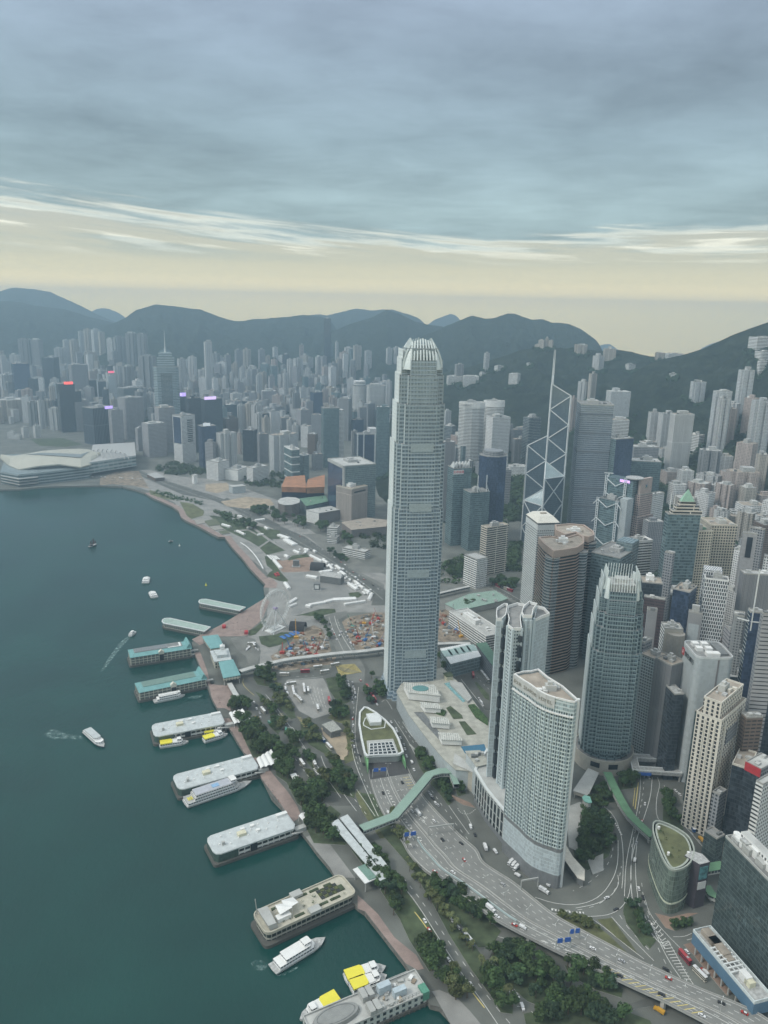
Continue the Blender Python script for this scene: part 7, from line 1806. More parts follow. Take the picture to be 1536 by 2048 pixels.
tower('barracks_block','cream L-shaped low office block among trees behind the carriageway','A',(1125,372),(1235,448),(1284,425),1119,FA['whiteb'],RFL,np_=2)
tower('barracks_block','upper small cream block below the long brown podium','A',(930,222),(1000,245),(1030,215),1074,FA['whiteb'],RFL,np_=1)
tower('barracks_block','lower small cream block below the long brown podium','A',(932,305),(995,330),(1022,305),1088,FA['whiteb'],RFL,np_=1)
tower('civic_tower','cream tower with bold black horizontal bands and an arched foot','K',(500,225),(572,242),(757,213),1152,FA['beigeb'],RFT,np_=3,par=1.5,pm=plain('beige_parapet',(.55,.52,.44)))
tower('civic_block','plain white slab block in front of the cream banded tower','K',(388,465),(488,512),(580,492),1178,FA['white'],PLANT,lm=FA['whiteb'],np_=0)
tower('post_office','long white banded low block beside the residence tower','K',(385,930),(565,1168),(730,1135),1302,FA['whiteb'],RFL,np_=6,par=1.4,pm=WHT,plant=[WHT,RFT])
hall('pier_car_park','wide low car park building with a green and pale roof','K',[(212,885),(330,945),(700,860),(755,838),(640,770),(420,800)],0,9,GRB,LIGHTC,plantn=10)
r_,q,c_=hall('station_building','railway station hall with a white ribbed roof and pale green glazing','K',[(170,1268),(262,1398),(522,1332),(475,1245),(405,1222)],0,19,WHM,FA['cgo'])
for i in range(5):
 m=MB();a=P(*c2('K',[(215+i*52,1285-i*12)])[0],G+19);b=P(*c2('K',[(250+i*52,1335-i*12)])[0],G+19);m.bar((a[0]-c_[0],a[1]-c_[1],19.1),(b[0]-c_[0],b[1]-c_[1],19.1),11.5,.5);m.build('glazing_panel',plain('pale_green_glazing',(.30,.42,.39),.2,scale=.2,var=.08),r_)
hall('mall_wing','grey building with a dark green roof behind the station hall','K',[(475,1222),(566,1212),(650,1330),(650,1450)],0,22,plain('dark_green_roof',(.10,.20,.14),.7),FA['grid'])
TER=plain('terrace_paving',(.40,.40,.35),.8,scale=.15,var=.2)
mr_,q,c_=hall('mall_building','long glass sided mall with garden terraces at the foot of the tallest tower','F',[(540,110),(600,15),(720,-60),(980,-120),(1180,60),(1290,210),(1440,420),(1440,830),(1300,880),(1110,860),(1000,760),(880,620),(660,330)],0,21,TER,FA['silver'])
for lab,pts,zz,mt in(('largest slatted roof pavilion, a green glass ellipse in its middle',[(605,18),(905,45),(968,150),(655,118)],31,None),('slatted white pavilion roof, second from the tallest tower',[(765,210),(940,222),(978,278),(812,265)],28,None),('slatted white pavilion roof, third from the tallest tower',[(855,350),(1030,362),(1062,425),(882,410)],28,None),('slatted white pavilion roof, farthest from the tallest tower',[(940,502),(1130,510),(1182,580),(972,572)],28,None)):
 r_,q2,c2_=hall('pavilion',lab,'F',pts,22,zz,facade('slatted_roof',(.60,.60,.55),(.30,.32,.30),2.2,2.2,.7,.7,.5,.3),WHT,0,'pavilion',legs=False)
 if zz==31:
  m=MB();m.prism(circ(9,28,-1,0,6.5),31,31.5,0);m.build('glass_ellipse',plain('ellipse_glass',(.14,.30,.30),.2),r_)
for pts,mt,nm,z in(([(1020,270),(1060,250),(1170,340),(1180,370),(1090,375)],GRASS,'garden_bed',.4),([(1140,400),(1200,400),(1310,520),(1220,530)],GRASS,'garden_bed',.4),([(1230,250),(1290,240),(1420,380),(1420,440),(1300,360)],LEAF[0],'garden_bed',1.5),([(800,180),(870,150),(930,180),(900,215),(820,210)],LEAF[1],'garden_bed',2),([(900,320),(960,290),(1020,310),(1000,350)],LEAF[0],'garden_bed',2),([(1050,20),(1170,45),(1265,190),(1225,225),(1060,60)],LIGHTC,'light_roof',2.5),([(1000,35),(1060,22),(1215,200),(1180,215)],plain('aqua_deck',(.20,.38,.40),.5,scale=.8,var=.5),'aqua_feature',.5),([(1160,640),(1385,618),(1410,690),(1200,705)],plain('pool_water',(.02,.14,.24),.08),'swimming_pool',.3),([(710,310),(800,310),(1000,560),(960,580)],PLANTD,'dark_deck',.3)):
 p=ccw([(x-c_[0],y-c_[1])for x,y in cpx('F',pts,G+21)]);m=MB();m.prism(p,20.9,21+z);m.build(nm,mt,mr_)
r_,q,c_=hall('plant_building','pale box with rows of cooling units between the pool and the residence tower','F',[(1200,680),(1345,672),(1440,800),(1310,832)],0,33,TER,FA['silver'],plantn=6)
hall('mall_wing','cream stone wall wing of the mall beside the zigzag footbridge','F',[(1085,800),(1290,890),(1300,840),(1100,700)],0,22,RFL,plain('cream_stone_wall_plain',(.47,.45,.38),.8,scale=.1))
hall('kiosk','small cream kiosk with a planted roof on the mall terrace','K',[(195,1475),(225,1508),(288,1500),(262,1462)],0,27,GRASS,plain('cream_box',(.62,.60,.45)))
hall('retaining_wall','cream topped dark ramp wall curving beside the hotel prow','H',[(0,1160),(60,1260),(150,1360),(148,1440),(95,1420),(0,1290)],0,7,plain('cream_parapet',(.62,.60,.53)),PLANTD,cat='wall')
hall('ramp_bridge','pale concrete ramp rising to the stone drum','H',[(60,760),(175,590),(258,625),(175,800)],4,8,LIGHTC,plain('drum_stone',(.46,.44,.38)),cat='ramp')
r_,q,c_=hall('lift_pavilion','teardrop topped lift drum with an aqua roof beside the hotel','H',[(128,810),(150,795),(190,805),(205,850),(180,855),(145,840)],0,14,plain('aqua_glass',(.20,.42,.36),.3),LIGHTC,cat='pavilion')
r_,q,c_=hall('tunnel_building','boat-shaped tunnel portal building with a lawn roof and white louvred mouth','F',[(235,268),(270,272),(350,320),(430,385),(510,470),(560,570),(600,690),(560,715),(260,730),(235,700),(205,560),(185,430),(190,320)],0,9,DRYG,LIGHTC)
m=MB();m.ring([(x*1.05,y*1.03)for x,y in q],2.0,8,10.2);m.build('rim',WHM,r_)
fr=lambda pts,z:[(x-c_[0],y-c_[1])for x,y in cpx('F',pts,G+z)]
m=MB();m.prism(ccw(fr([(255,590),(510,572),(565,715),(272,738)],9)),8.9,10,0);m.build('mouth_frame',LIGHTC,r_)
m=MB();m.prism(ccw(fr([(285,612),(500,595),(548,708),(280,728)],10)),9.5,10.1,0);m.build('dark_opening',DGL,r_)
m=MB();g=[Vector((*p,10.4))for p in fr([(285,612),(500,595),(548,708),(280,728)],10)]
for i in range(7):m.bar(g[0].lerp(g[1],i/6),g[3].lerp(g[2],i/6),.9,.5)
for i in range(5):m.bar(g[0].lerp(g[3],i/4),g[1].lerp(g[2],i/4),.9,.5)
m.build('louvre_grid',WHM,r_)
m=MB();m.prism(ccw(fr([(250,355),(360,345),(400,400),(395,435),(290,440)],9)),8.9,13);m.build('vent_housing',WHM,r_)
m=MB();p=fr([(220,415),(240,365),(380,348),(440,400),(432,460),(300,478),(225,440)],9);m.ring(ccw(p),.9,9,9.5);m.build('white_kerb',WHM,r_)
for a in([(236,700),(276,712),(270,855)],[(560,660),(600,670),(635,812)]):
 m=MB();m.prism(ccw(fr(a,6)),-.2,6.5,0);m.build('green_wing_wall',plain('leaf_green_wall',(.16,.36,.16),.6),r_)
patch('road',plain('tunnel_road',(.07,.07,.072),.9),wp('F',[(272,735),(600,715),(680,900),(290,960)]),G+.25,'dark road leaving the tunnel mouth')  # road patch in a darker grey than the other asphalt
r_,q,c_=hall('substation','square stone-clad utility block with a mottled roof beside the bus terminus','E',[(978,618),(1065,692),(1168,665),(1085,578)],0,8,plain('mottled_roof',(.33,.34,.31),.9,scale=.8,var=.35),PLANTD)
wx,wy=w1('A',430,1120);r_=thing('ferris_wheel','big white ferris wheel standing on the harbour promenade','ferris wheel',(wx+6,wy+6,G),math.radians(54));Rw=27.5;zc=32
pt=lambda a,rr,y=0:(rr*math.cos(a),y,zc+rr*math.sin(a))
for y in(-1.3,1.3):
 m=MB();n=42
 for rr in(Rw,Rw-2.4):
  for i in range(n):m.bar(pt(2*PI*i/n,rr,y),pt(2*PI*(i+1)/n,rr,y),.42)
 for i in range(n):m.bar(pt(2*PI*i/n,Rw,y),pt(2*PI*i/n,Rw-2.4,y),.25)
 m.build('rim',WHM,r_)
m=MB()
for i in range(42):m.tube(pt(2*PI*i/42,1.2,-1.4 if i%2 else 1.4),pt(2*PI*i/42,Rw-2.4,1.3 if i%2 else-1.3),.13,n=4,cap=False)
m.build('spokes',WHM,r_)
m=MB();m.tube((0,-3,zc),(0,3,zc),1.6,n=16);m.tube((0,-3.1,zc),(0,-3.0,zc),2.6,n=20);m.build('hub',plain('hub_violet',(.48,.38,.62),.5),r_)
for s in(-1,1):
 for x in(-15,15):
  m=MB();m.tube((0,s*3,zc),(x,s*11,0),.55,.7,8);m.build('leg',WHM,r_)
for i in range(42):
 if i%1==0:
  x,y,z=pt(2*PI*i/42,Rw+.3);m=MB();m.prism(circ(.85,8,x,0),z-2.6,z-.8,0,True,poly2=circ(.7,8,x,0),bottom=True);m.build('gondola',WHT,r_)
m=MB();m.box(-14,14,-7,7,-.2,1.6);m.box(-6,6,-4,4,1.6,4);m.build('boarding_platform',WHT,r_)
def box_thing(name,label,cat,k,a,b,wd,hh,mt,z=0,roof=None,group=None):
 p,q=Vector(w1(k,*a)),Vector(w1(k,*b));c=p.lerp(q,.5);an=math.atan2(q.y-p.y,q.x-p.x);L=(q-p).length
 root=thing(name,label,cat,(c.x,c.y,G),an,group);m=MB();m.prism(rect(L,wd),-.1+z,hh*.7+z,0,True,bottom=z>0);m.build('body',mt,root)
 m=MB();m.prism(rect(L+.3,wd+.3),hh*.7+z,hh+z,0,True,poly2=[(x*.96,y*.12)for x,y in rect(L,wd)],bottom=True);m.build('roof',roof or WHT,root);return root
TG='white marquee tents round the event ground'
for i,(a,b,wd)in enumerate((((760,905),(900,880),6),((900,878),(960,862),7),((965,860),(1160,850),10),((1060,900),(1240,872),4),((1270,860),(1290,820),5),((1235,775),(1280,800),5),((1190,740),(1225,760),5),((1155,705),(1190,735),5),((735,910),(775,918),6),((1100,725),(1170,770),6),((640,610),(700,640),0),((740,655),(830,670),8),((850,625),(950,610),8),((460,520),(520,590),6),((555,715),(590,765),6),((580,895),(650,850),5),((590,920),(650,895),4),((770,480),(870,530),5),((880,520),(920,545),5),((930,560),(960,600),5),((990,570),(1030,600),5),((1030,620),(1070,650),6),((630,440),(680,460),6),((555,480),(585,495),6),((720,425),(760,435),6),((800,440),(820,450),5),((770,590),(850,600),7),((500,305),(590,335),9),((560,345),(640,390),12),((300,180),(380,170),7),((385,240),(410,255),6),((145,270),(210,300),5),((20,215),(90,235),6),((230,245),(280,240),5),((320,305),(370,300),4),((150,145),(190,150),4))):
 if wd:box_thing('marquee_tent','white marquee tent '+['long and low south of the concert tarmac','small and peaked by the carriageway','among the park lawns'][0 if i<10 else 1 if i<27 else 2],'tent','A',a,b,wd,4.2,WHT,group=TG+[' (south)',' (middle)',' (park)'][0 if i<10 else 1 if i<27 else 2])
tr2=random.Random(8);pth=smooth([(700,432),(850,500),(960,580),(1080,665),(1190,745),(1270,800)],2)
for i in range(34):
 j=tr2.randrange(len(pth));x,y=pth[j][0]+tr2.uniform(-45,30),pth[j][1]+tr2.uniform(-14,22);box_thing('small_tent','small white tent in the crowded row beside the dual carriageway','tent','A',(x,y),(x+tr2.uniform(8,18),y+tr2.uniform(-4,9)),tr2.uniform(3,6),3.4,[WHT,RFL,PLANT][i%3],group='small tents beside the dual carriageway')
for i in range(4):box_thing('bleacher','white and dark striped seating strip north of the promenade lawn','seating','A',(405+i*22,478+i*2),(445+i*22,515),3,2.5,PLANTD,group='striped seating strips')
for i in range(4):box_thing('seat_block','blue seat block on the green below the wheel','seating','A',(520+i*38,1165-i*14),(560+i*38,1185-i*14),5,1.2,plain('blue_seats',(.05,.16,.45),.6),roof=plain('blue_seats',(.05,.16,.45),.6),group='blue seat blocks')
box_thing('concert_stage','big black framed stage facing the concert tarmac','stage','A',(870,690),(1045,715),16,17,PLANTD,roof=PLANT)
for lab,x,y in(('black screen tower with a white poster on the concert tarmac',828,765),('black screen tower on the brown square',650,565)):
 r_=thing('screen_tower',lab,'screen tower',(*w1('A',x,y),G));m=MB();m.box(-5,5,-4,4,0,11);m.build('body',PLANTD,r_);m=MB();m.box(-7,7,-6,6,-.1,1);m.build('base',PLANT,r_)
 if x>700:m=MB();m.box(-3.2,3.2,-4.3,-4.05,3,9,bottom=True);m.build('poster',WHT,r_)
for lab,x,y,s in(('dark barrel-vaulted tent stage behind the big stage',835,590,1.0),('black barrel-vaulted stage beside the wheel',665,1100,.9)):
 r_=thing('vaulted_stage',lab,'stage',(*w1('A',x,y),G),-.15);m=MB()
 for j in range(10):
  a0,a1=PI*j/10,PI*(j+1)/10;R0=10*s;m.face([(-12*s,R0*math.cos(a1),R0*1.2*math.sin(a1)),(-12*s,R0*math.cos(a0),R0*1.2*math.sin(a0)),(12*s,R0*math.cos(a0),R0*1.2*math.sin(a0)),(12*s,R0*math.cos(a1),R0*1.2*math.sin(a1))][::-1])
 m.build('vault',plain('black_canvas',(.035,.037,.04),.8),r_);m=MB();m.box(-12*s,12*s,-9*s,9*s,-.1,1);m.build('floor',PLANT,r_)
red=plain('red_canvas',(.45,.04,.05),.6)
for i,(x,y)in enumerate(((470,640),(490,630),(500,645),(480,650))):box_thing('parasol','red round parasol on the lawn by the promenade','parasol','A',(x-8,y),(x+8,y),4,3.4,red,roof=red,group='red parasols on the lawn')
for lab,x,y in(('red cube pavilion in front of the wheel',225,1140),('red stall by the seawall',35,1090)):box_thing('market_stall',lab,'stall','A',(x-14,y),(x+14,y),6,5,red,roof=red)
p=smooth([P(x,y,G+5)for x,y in c2('A',[(175,362),(240,405),(300,470),(345,540),(368,585)])],2);r_=thing('curved_shelter','thin curved white shelter along the brick promenade','shelter',(*p[0],G));m=MB()
for a,b in zip(p[:-1],p[1:]):m.bar((a[0]-p[0][0],a[1]-p[0][1],5),(b[0]-p[0][0],b[1]-p[0][1],5),2.0,.4)
m.build('canopy',WHT,r_);m=MB()
for a in p[::3]:m.tube((a[0]-p[0][0],a[1]-p[0][1],0),(a[0]-p[0][0],a[1]-p[0][1],5),.2,n=5)
m.build('posts',WHM,r_)
def tree_proto(seed,kind):
 r=random.Random(seed);root=thing('tree','x','tree',(0,0,-200))
 m=MB();H=r.uniform(5,7)
 if kind=='palm':
  m.tube((0,0,-.3),(.4,.2,9),.3,.2,6);m.build('trunk',BARK,root);m=MB()
  for k in range(11):
   a=2*PI*k/11+r.uniform(-.2,.2);pr_=Vector((.4,.2,9));L=r.uniform(2.6,3.4)
   for j in range(3):
    q=Vector((.4+math.cos(a)*L*(j+1)/3,.2+math.sin(a)*L*(j+1)/3,9+[.9,.6,-.8][j]));w=[.5,.55,.2][j];s=Vector((-math.sin(a)*w,math.cos(a)*w,0));w0=Vector((-math.sin(a)*[.2,.5,.55][j],math.cos(a)*[.2,.5,.55][j],0))
    m.face([pr_-w0,q-s,q+s,pr_+w0]);pr_=q
  m.build('crown',LEAF[1],root);return root
 m.tube((0,0,-.3),(0,0,H*.6),.42,.28,7)
 cs=[]
 for k in range(r.randint(6,9)):
  a=r.uniform(0,2*PI);d=r.uniform(.6,3.4);z=H+r.uniform(-.8,2.2)-d*.35;cs.append((d*math.cos(a),d*math.sin(a),z));m.tube((0,0,H*.55),(cs[-1][0]*.8,cs[-1][1]*.8,z-.4),.2,.08,5)
 m.build('trunk',BARK,root);m=MB()
 for c in cs+[(0,0,H+1.4)]:clump(m,c,r.uniform(1.7,2.7),84,r,.72,.6)
 m.build('crown',LEAF[kind],root);return root
PROT={'d':[tree_proto(i,0)for i in range(4)],'o':[tree_proto(10+i,1)for i in range(3)],'b':[tree_proto(20+i,2)for i in range(2)],'p':[tree_proto(30,'palm')]}
used=set();tr_=random.Random(77);TREES=[];TPOS=[]
def plant_tree(x,y,z,kind,sc,label,group):TREES.append((x,y,z,kind,sc*tr_.uniform(.85,1.3),label,group));TPOS.append((x,y,sc))
def finish_trees():
 TREES.sort(key=lambda t:-(t[4]/math.sqrt(t[0]**2+t[1]**2+CH**2)));rest={}
 for i,(x,y,z,kind,s,label,group)in enumerate(TREES):
  p=tr_.choice(PROT[kind]);a=tr_.uniform(0,6)
  if i<290:
   if p.name not in used:used.add(p.name);o=p;o.location=(x,y,z);o.rotation_euler=(0,0,a);o.scale=(s,)*3;o['label']=label;o['group']=group
   else:copy_tree(p,(x,y,z),a,label,group,scale=s)
  else:
   for c in KIDS[p.name]:
    n=len(c.data.vertices);v=np.empty(n*3);c.data.vertices.foreach_get('co',v);v=v.reshape(-1,3)*s
    w=np.stack([v[:,0]*math.cos(a)-v[:,1]*math.sin(a)+x,v[:,0]*math.sin(a)+v[:,1]*math.cos(a)+y,v[:,2]+z],-1)
    V,Fc,Mi=rest.setdefault(0,([],[],[]));o0=len(V);V.extend(w.tolist());Fc.extend([tuple(q+o0 for q in f.vertices)for f in c.data.polygons]);Mi.extend([TMI[c.data.materials[0].name]]*len(c.data.polygons))
 if rest:
  V,Fc,Mi=rest[0];me=bpy.data.meshes.new('background_trees');me.from_pydata(V,[],Fc)
  for m_ in(LEAF[0],LEAF[1],LEAF[2],BARK):me.materials.append(m_)
  me.polygons.foreach_set('material_index',Mi);me.update();tag(put('background_trees',me),'smaller street and park trees filling in between the others',kind='stuff')
TMI={'leaf_dark':0,'leaf_olive':1,'leaf_bluish':2,'bark':3}
def grove(k,pts,n,sc,where,kinds='ddoob',gap=3.9):
 n=int(n*1.35);sc*=.97
 pl=wp(k,pts);xs=[p[0]for p in pl];ys=[p[1]for p in pl];got=0;tries=0;lab='tree '+where
 while got<n and tries<n*60:
  tries+=1;x,y=tr_.uniform(min(xs),max(xs)),tr_.uniform(min(ys),max(ys))
  if not inpoly(x,y,pl)or any((x-a)**2+(y-b)**2<(gap*sc)**2 for a,b,c in TPOS[-60:]):continue
  kd=tr_.choice(kinds);plant_tree(x,y,G+.15,kd,sc,{'d':'dark round ','o':'olive green ','b':'bluish green ','p':'palm '}[kd]+lab,{'d':'dark ','o':'olive ','b':'bluish ','p':'palm '}[kd]+'trees '+where);got+=1
grove('E',[(90,430),(200,400),(320,470),(290,520),(100,490)],7,1.35,'north of the first tent canopy','dd')
grove('E',[(150,560),(290,570),(360,680),(500,780),(540,830),(470,920),(330,900),(260,780),(200,680)],17,1.35,'behind the first two grey piers','ddd')
grove('E',[(530,900),(620,890),(720,960),(700,1090),(640,1170),(560,1150),(500,1040)],11,1.35,'behind the middle grey pier','ddd')
grove('E',[(690,1210),(770,1215),(860,1330),(930,1210),(1010,1280),(1000,1350),(900,1440),(800,1420),(740,1350)],12,1.35,'behind the last grey pier','ddd')
grove('E',[(800,1560),(900,1480),(1000,1480),(1030,1560),(1130,1700),(1100,1740),(900,1690)],10,1.4,'beside the long twin canopy','dd')
grove('E',[(330,130),(470,90),(520,190),(480,250),(380,240)],8,1.3,'in the round turning circle','ddb')
grove('E',[(390,330),(440,400),(560,530),(620,600),(560,710),(480,650),(500,560),(420,440)],13,1.0,'between the ferry road and the bus lane','ddo')
grove('E',[(490,260),(570,240),(640,380),(720,520),(640,530),(540,420)],12,.9,'west of the bus terminus','obp')
grove('E',[(1120,170),(1190,170),(1250,390),(1200,420),(1150,330)],8,1.1,'in the lawn beside the bus terminus','ddb')
grove('E',[(1030,500),(1110,430),(1230,450),(1220,560),(1080,580)],8,1.2,'above the stone-clad utility block','ddb')
grove('E',[(660,730),(750,740),(760,840),(690,830)],3,1.2,'at the road junction','d')
grove('E',[(790,890),(850,900),(920,1020),(890,1040)],4,.9,'along the ferry road median','db')
grove('E',[(830,1090),(860,1080),(920,1190)],3,.7,'in the narrow median','o')
grove('E',[(780,620),(870,600),(960,720),(950,830),(860,800)],7,1.0,'west of the utility block','oob')
grove('E',[(1000,900),(1150,1000),(1250,1040),(1300,1240),(1250,1300),(1060,1250),(980,1150),(1100,1090)],16,1.15,'in the middle wood above the highway','ddob')
grove('E',[(1200,620),(1250,720),(1300,920),(1260,990),(1200,900)],5,.9,'beside the tunnel road','op')
grove('F',[(720,690),(770,700),(880,840),(860,910),(790,850)],8,1.0,'between the slip road and the mall','dd')
grove('F',[(790,620),(860,620),(1000,800),(900,840)],10,.9,'below the mall terrace','dd')
grove('F',[(890,910),(1040,940),(1060,1170),(1000,1150)],10,1.0,'under the zigzag footbridge','ddb')
grove('F',[(1100,1000),(1160,1000),(1200,1100),(1120,1100)],5,.9,'at the cream mall wall','dd')
grove('F',[(600,80),(640,200),(680,320),(630,310)],4,.7,'at the foot of the tallest tower','d')
grove('F',[(190,90),(300,130),(390,100),(420,180),(280,230)],8,1.0,'above the tunnel building','ddb')
grove('F',[(300,-20),(400,30),(480,120),(400,160)],6,.9,'left of the tallest tower foot','dd')
grove('H',[(210,850),(280,880),(340,1050),(340,1230),(180,1340),(80,1280),(130,1100),(130,930)],24,1.15,'inside the curving approach road','dddb')
grove('H',[(740,800),(800,820),(880,1040),(760,990)],10,.9,'north of the teardrop building','dd')
grove('H',[(400,680),(530,650),(530,730),(430,750)],7,1.0,'at the stone drum','dd')
grove('H',[(210,750),(330,750),(380,840),(250,850)],7,.9,'left of the vivid green bridge','dd')
grove('H',[(480,1640),(540,1610),(600,1790),(660,1880),(560,1850)],7,.8,'at the road fork','db')
grove('H',[(800,1780),(930,1740),(960,1780),(850,1810)],6,.6,'in the small bed by the teardrop building','dd')
grove('I',[(-50,-310),(20,-160),(140,30),(100,60),(-60,-120)],8,.8,'beside the highway wall','oop')
grove('I',[(170,180),(300,230),(440,330),(540,400),(590,500),(480,440),(330,370),(220,290)],18,1.0,'below the flyover edge','ddb')
grove('I',[(20,60),(140,170),(330,430),(480,640),(450,640),(280,450),(110,230)],26,.75,'along the harbour road','oopp')
grove('I',[(-260,10),(-180,0),(0,200),(40,320),(-40,400),(-140,250)],20,1.1,'south of the garden pier','ddb')
grove('I',[(130,590),(230,600),(280,690),(180,750),(130,680)],7,1.3,'beside the last pier','dd')
grove('I',[(230,790),(340,740),(420,850),(420,960),(300,900)],8,1.1,'behind the last pier','ddo')
grove('I',[(560,640),(700,610),(900,730),(1080,850),(1060,940),(950,980),(800,920),(640,800)],22,1.15,'inside the slip road loop','dddb')
grove('I',[(470,700),(580,740),(620,860),(700,960),(620,1000),(540,860)],12,1.1,'at the harbour road end','ddp')
grove('I',[(800,1010),(1000,970),(1110,890),(1300,980),(1400,1060),(900,1080)],12,1.1,'at the picture foot','ddb')
grove('I',[(1010,710),(1130,740),(1280,800),(1350,870),(1200,850)],11,1.1,'under the flyover','ddb')
grove('I',[(930,390),(1180,450),(1260,520),(1100,470)],9,.6,'between flyover and slip road','oo')
grove('A',[(280,70),(370,90),(480,120),(620,160),(740,220),(740,260),(600,230),(450,180),(300,130)],16,1.6,'in front of the boxy exhibition hall','ddd',5)
grove('A',[(140,160),(300,210),(290,260),(200,240)],7,1.4,'in the harbour park','ddb',5)
grove('A',[(820,220),(920,230),(920,270),(840,270)],5,1.5,'beside the cream low blocks','dd',5)
grove('A',[(1040,290),(1120,330),(1110,420),(1040,380)],6,1.5,'behind the cream L-shaped block','dd',5)
grove('A',[(890,400),(960,440),(1100,540),(1080,560),(940,470)],9,1.0,'along the carriageway verge','db',5)
grove('A',[(780,1000),(860,1020),(930,1140),(960,1240),(900,1100)],10,.9,'between building site and road','dd')
grove('K',[(560,730),(740,690),(830,720),(820,780),(700,760)],12,1.4,'in the square of statues','dd',5)
grove('K',[(150,1340),(230,1400),(290,1480),(210,1460)],6,1.0,'at the station hall','dd')
grove('K',[(230,560),(330,600),(370,690),(250,650)],7,1.5,'below the ladder-mast tower','dd',5)
grove('K',[(370,900),(520,880),(560,870),(400,930)],5,1.0,'at the car park edge','d')
def wood(label,k,pts,n,R,seed,z=0):
 r=random.Random(seed);pl=wp(k,pts)if not z else[Gp(*p)[:2]for p in c2(k,pts)];xs=[p[0]for p in pl];ys=[p[1]for p in pl];m=MB();g=0
 while g<n:
  x,y=r.uniform(min(xs),max(xs)),r.uniform(min(ys),max(ys))
  if not inpoly(x,y,pl):continue
  clump(m,(x,y,(ground(x,y)if z else G)+R*.5),R*r.uniform(.7,1.4),26,r,.8,.8);g+=1
 tag(m.build('woodland',LEAF[seed%2*2]),label,kind='stuff')
wood('far dark wood in front of the arts halls','R',[(480,160),(640,110),(820,150),(960,200),(800,215),(560,210)],90,7,2)
wood('far wood right of the arts halls','R',[(1200,240),(1440,230),(1600,60),(1600,330),(1300,310)],90,7,4)
wood('park trees beside the reclaimed lot','R',[(1290,500),(1420,500),(1440,560),(1300,560)],24,7,6)
wood('row of park trees along the shore','R',[(980,520),(1160,560),(1240,640),(1300,700),(1180,660),(1000,560)],50,5,8)
wood('rows of young trees on the far waterfront','R',[(430,330),(700,400),(900,450),(860,470),(640,430),(480,380)],60,3.5,10)
wood('wooded gardens below the octagonal tower','O',[(540,1990),(720,1560),(860,1650),(860,1900),(700,2100),(560,2130)],190,8,12,1)
wood('wooded ground beyond the slate grey tower','Q',[(600,1440),(720,1500),(800,1600),(860,1720),(660,1640),(560,1500)],110,7,14,1)
wood('park trees below the ladder-mast tower','K',[(160,560),(380,470),(380,700),(160,740)],40,6,20)
wood('trees round the ribbed stone tower podium','A',[(1050,270),(1420,240),(1420,420),(1290,400),(1180,340)],50,6,22)
wood('dark garden right of the cream banded tower','K',[(760,380),(850,380),(840,620),(750,600)],60,7,16)
wood('hillside wood among the terraces','Q',[(640,1280),(900,1250),(1260,1150),(1430,1000),(1400,1120),(1150,1420),(850,1420),(640,1380)],260,8,18,1)
def paint(n,c):return plain('paint_'+n,c,.3,var=.03)
TYRE=plain('tyre',(.02,.02,.02),.9)
def vehicle(name,cat,L,W_,H,body,roofc,kind):
 root=thing(name,'x',cat,(0,0,-200))
 m=MB();z0=.35
 if kind=='car':m.prism(rrect(L,W_,.35,2),z0,.95,0,True);m.build('body',body,root);m=MB();m.prism([(-L*.34,-W_*.44),(L*.2,-W_*.44),(L*.2,W_*.44),(-L*.34,W_*.44)],.95,1.4,0,False,poly2=[(-L*.26,-W_*.37),(L*.1,-W_*.37),(L*.1,W_*.37),(-L*.26,W_*.37)]);m.build('windows',DGL,root);m=MB();m.box(-L*.26,L*.1,-W_*.37,W_*.37,1.4,1.46);m.build('car_roof',roofc,root)
 elif kind=='bus':
  m.prism(rrect(L,W_,.3,2),z0,H,0,True,1);m.build('body',[body,roofc],root);m=MB()
  for z in((1.5,2.3),(3.0,3.7)):
   if z[1]<H:m.prism(rrect(L+.06,W_+.06,.3,2),z[0],z[1],0,False)
  m.build('windows',DGL,root);m=MB();m.box(-L*.3,-L*.15,-.7,.7,H,H+.25);m.build('roof_unit',PLANT,root)
 else:m.box(-L/2,L*.22,-W_/2,W_/2,.9,H,0);m.build('cargo_box',body,root);m=MB();m.box(L*.25,L/2,-W_*.46,W_*.46,z0,H*.72);m.build('cab',roofc,root);m=MB();m.box(L*.42,L/2+.04,-W_*.4,W_*.4,1.3,H*.66);m.build('windscreen',DGL,root)
 for x in(-L*.32,L*.32):
  for y in(-W_/2,W_/2):
   m=MB();m.tube((x,y-.12,.38),(x,y+.12,.38),.38,n=8);m.build('wheel',TYRE,root)
 return root
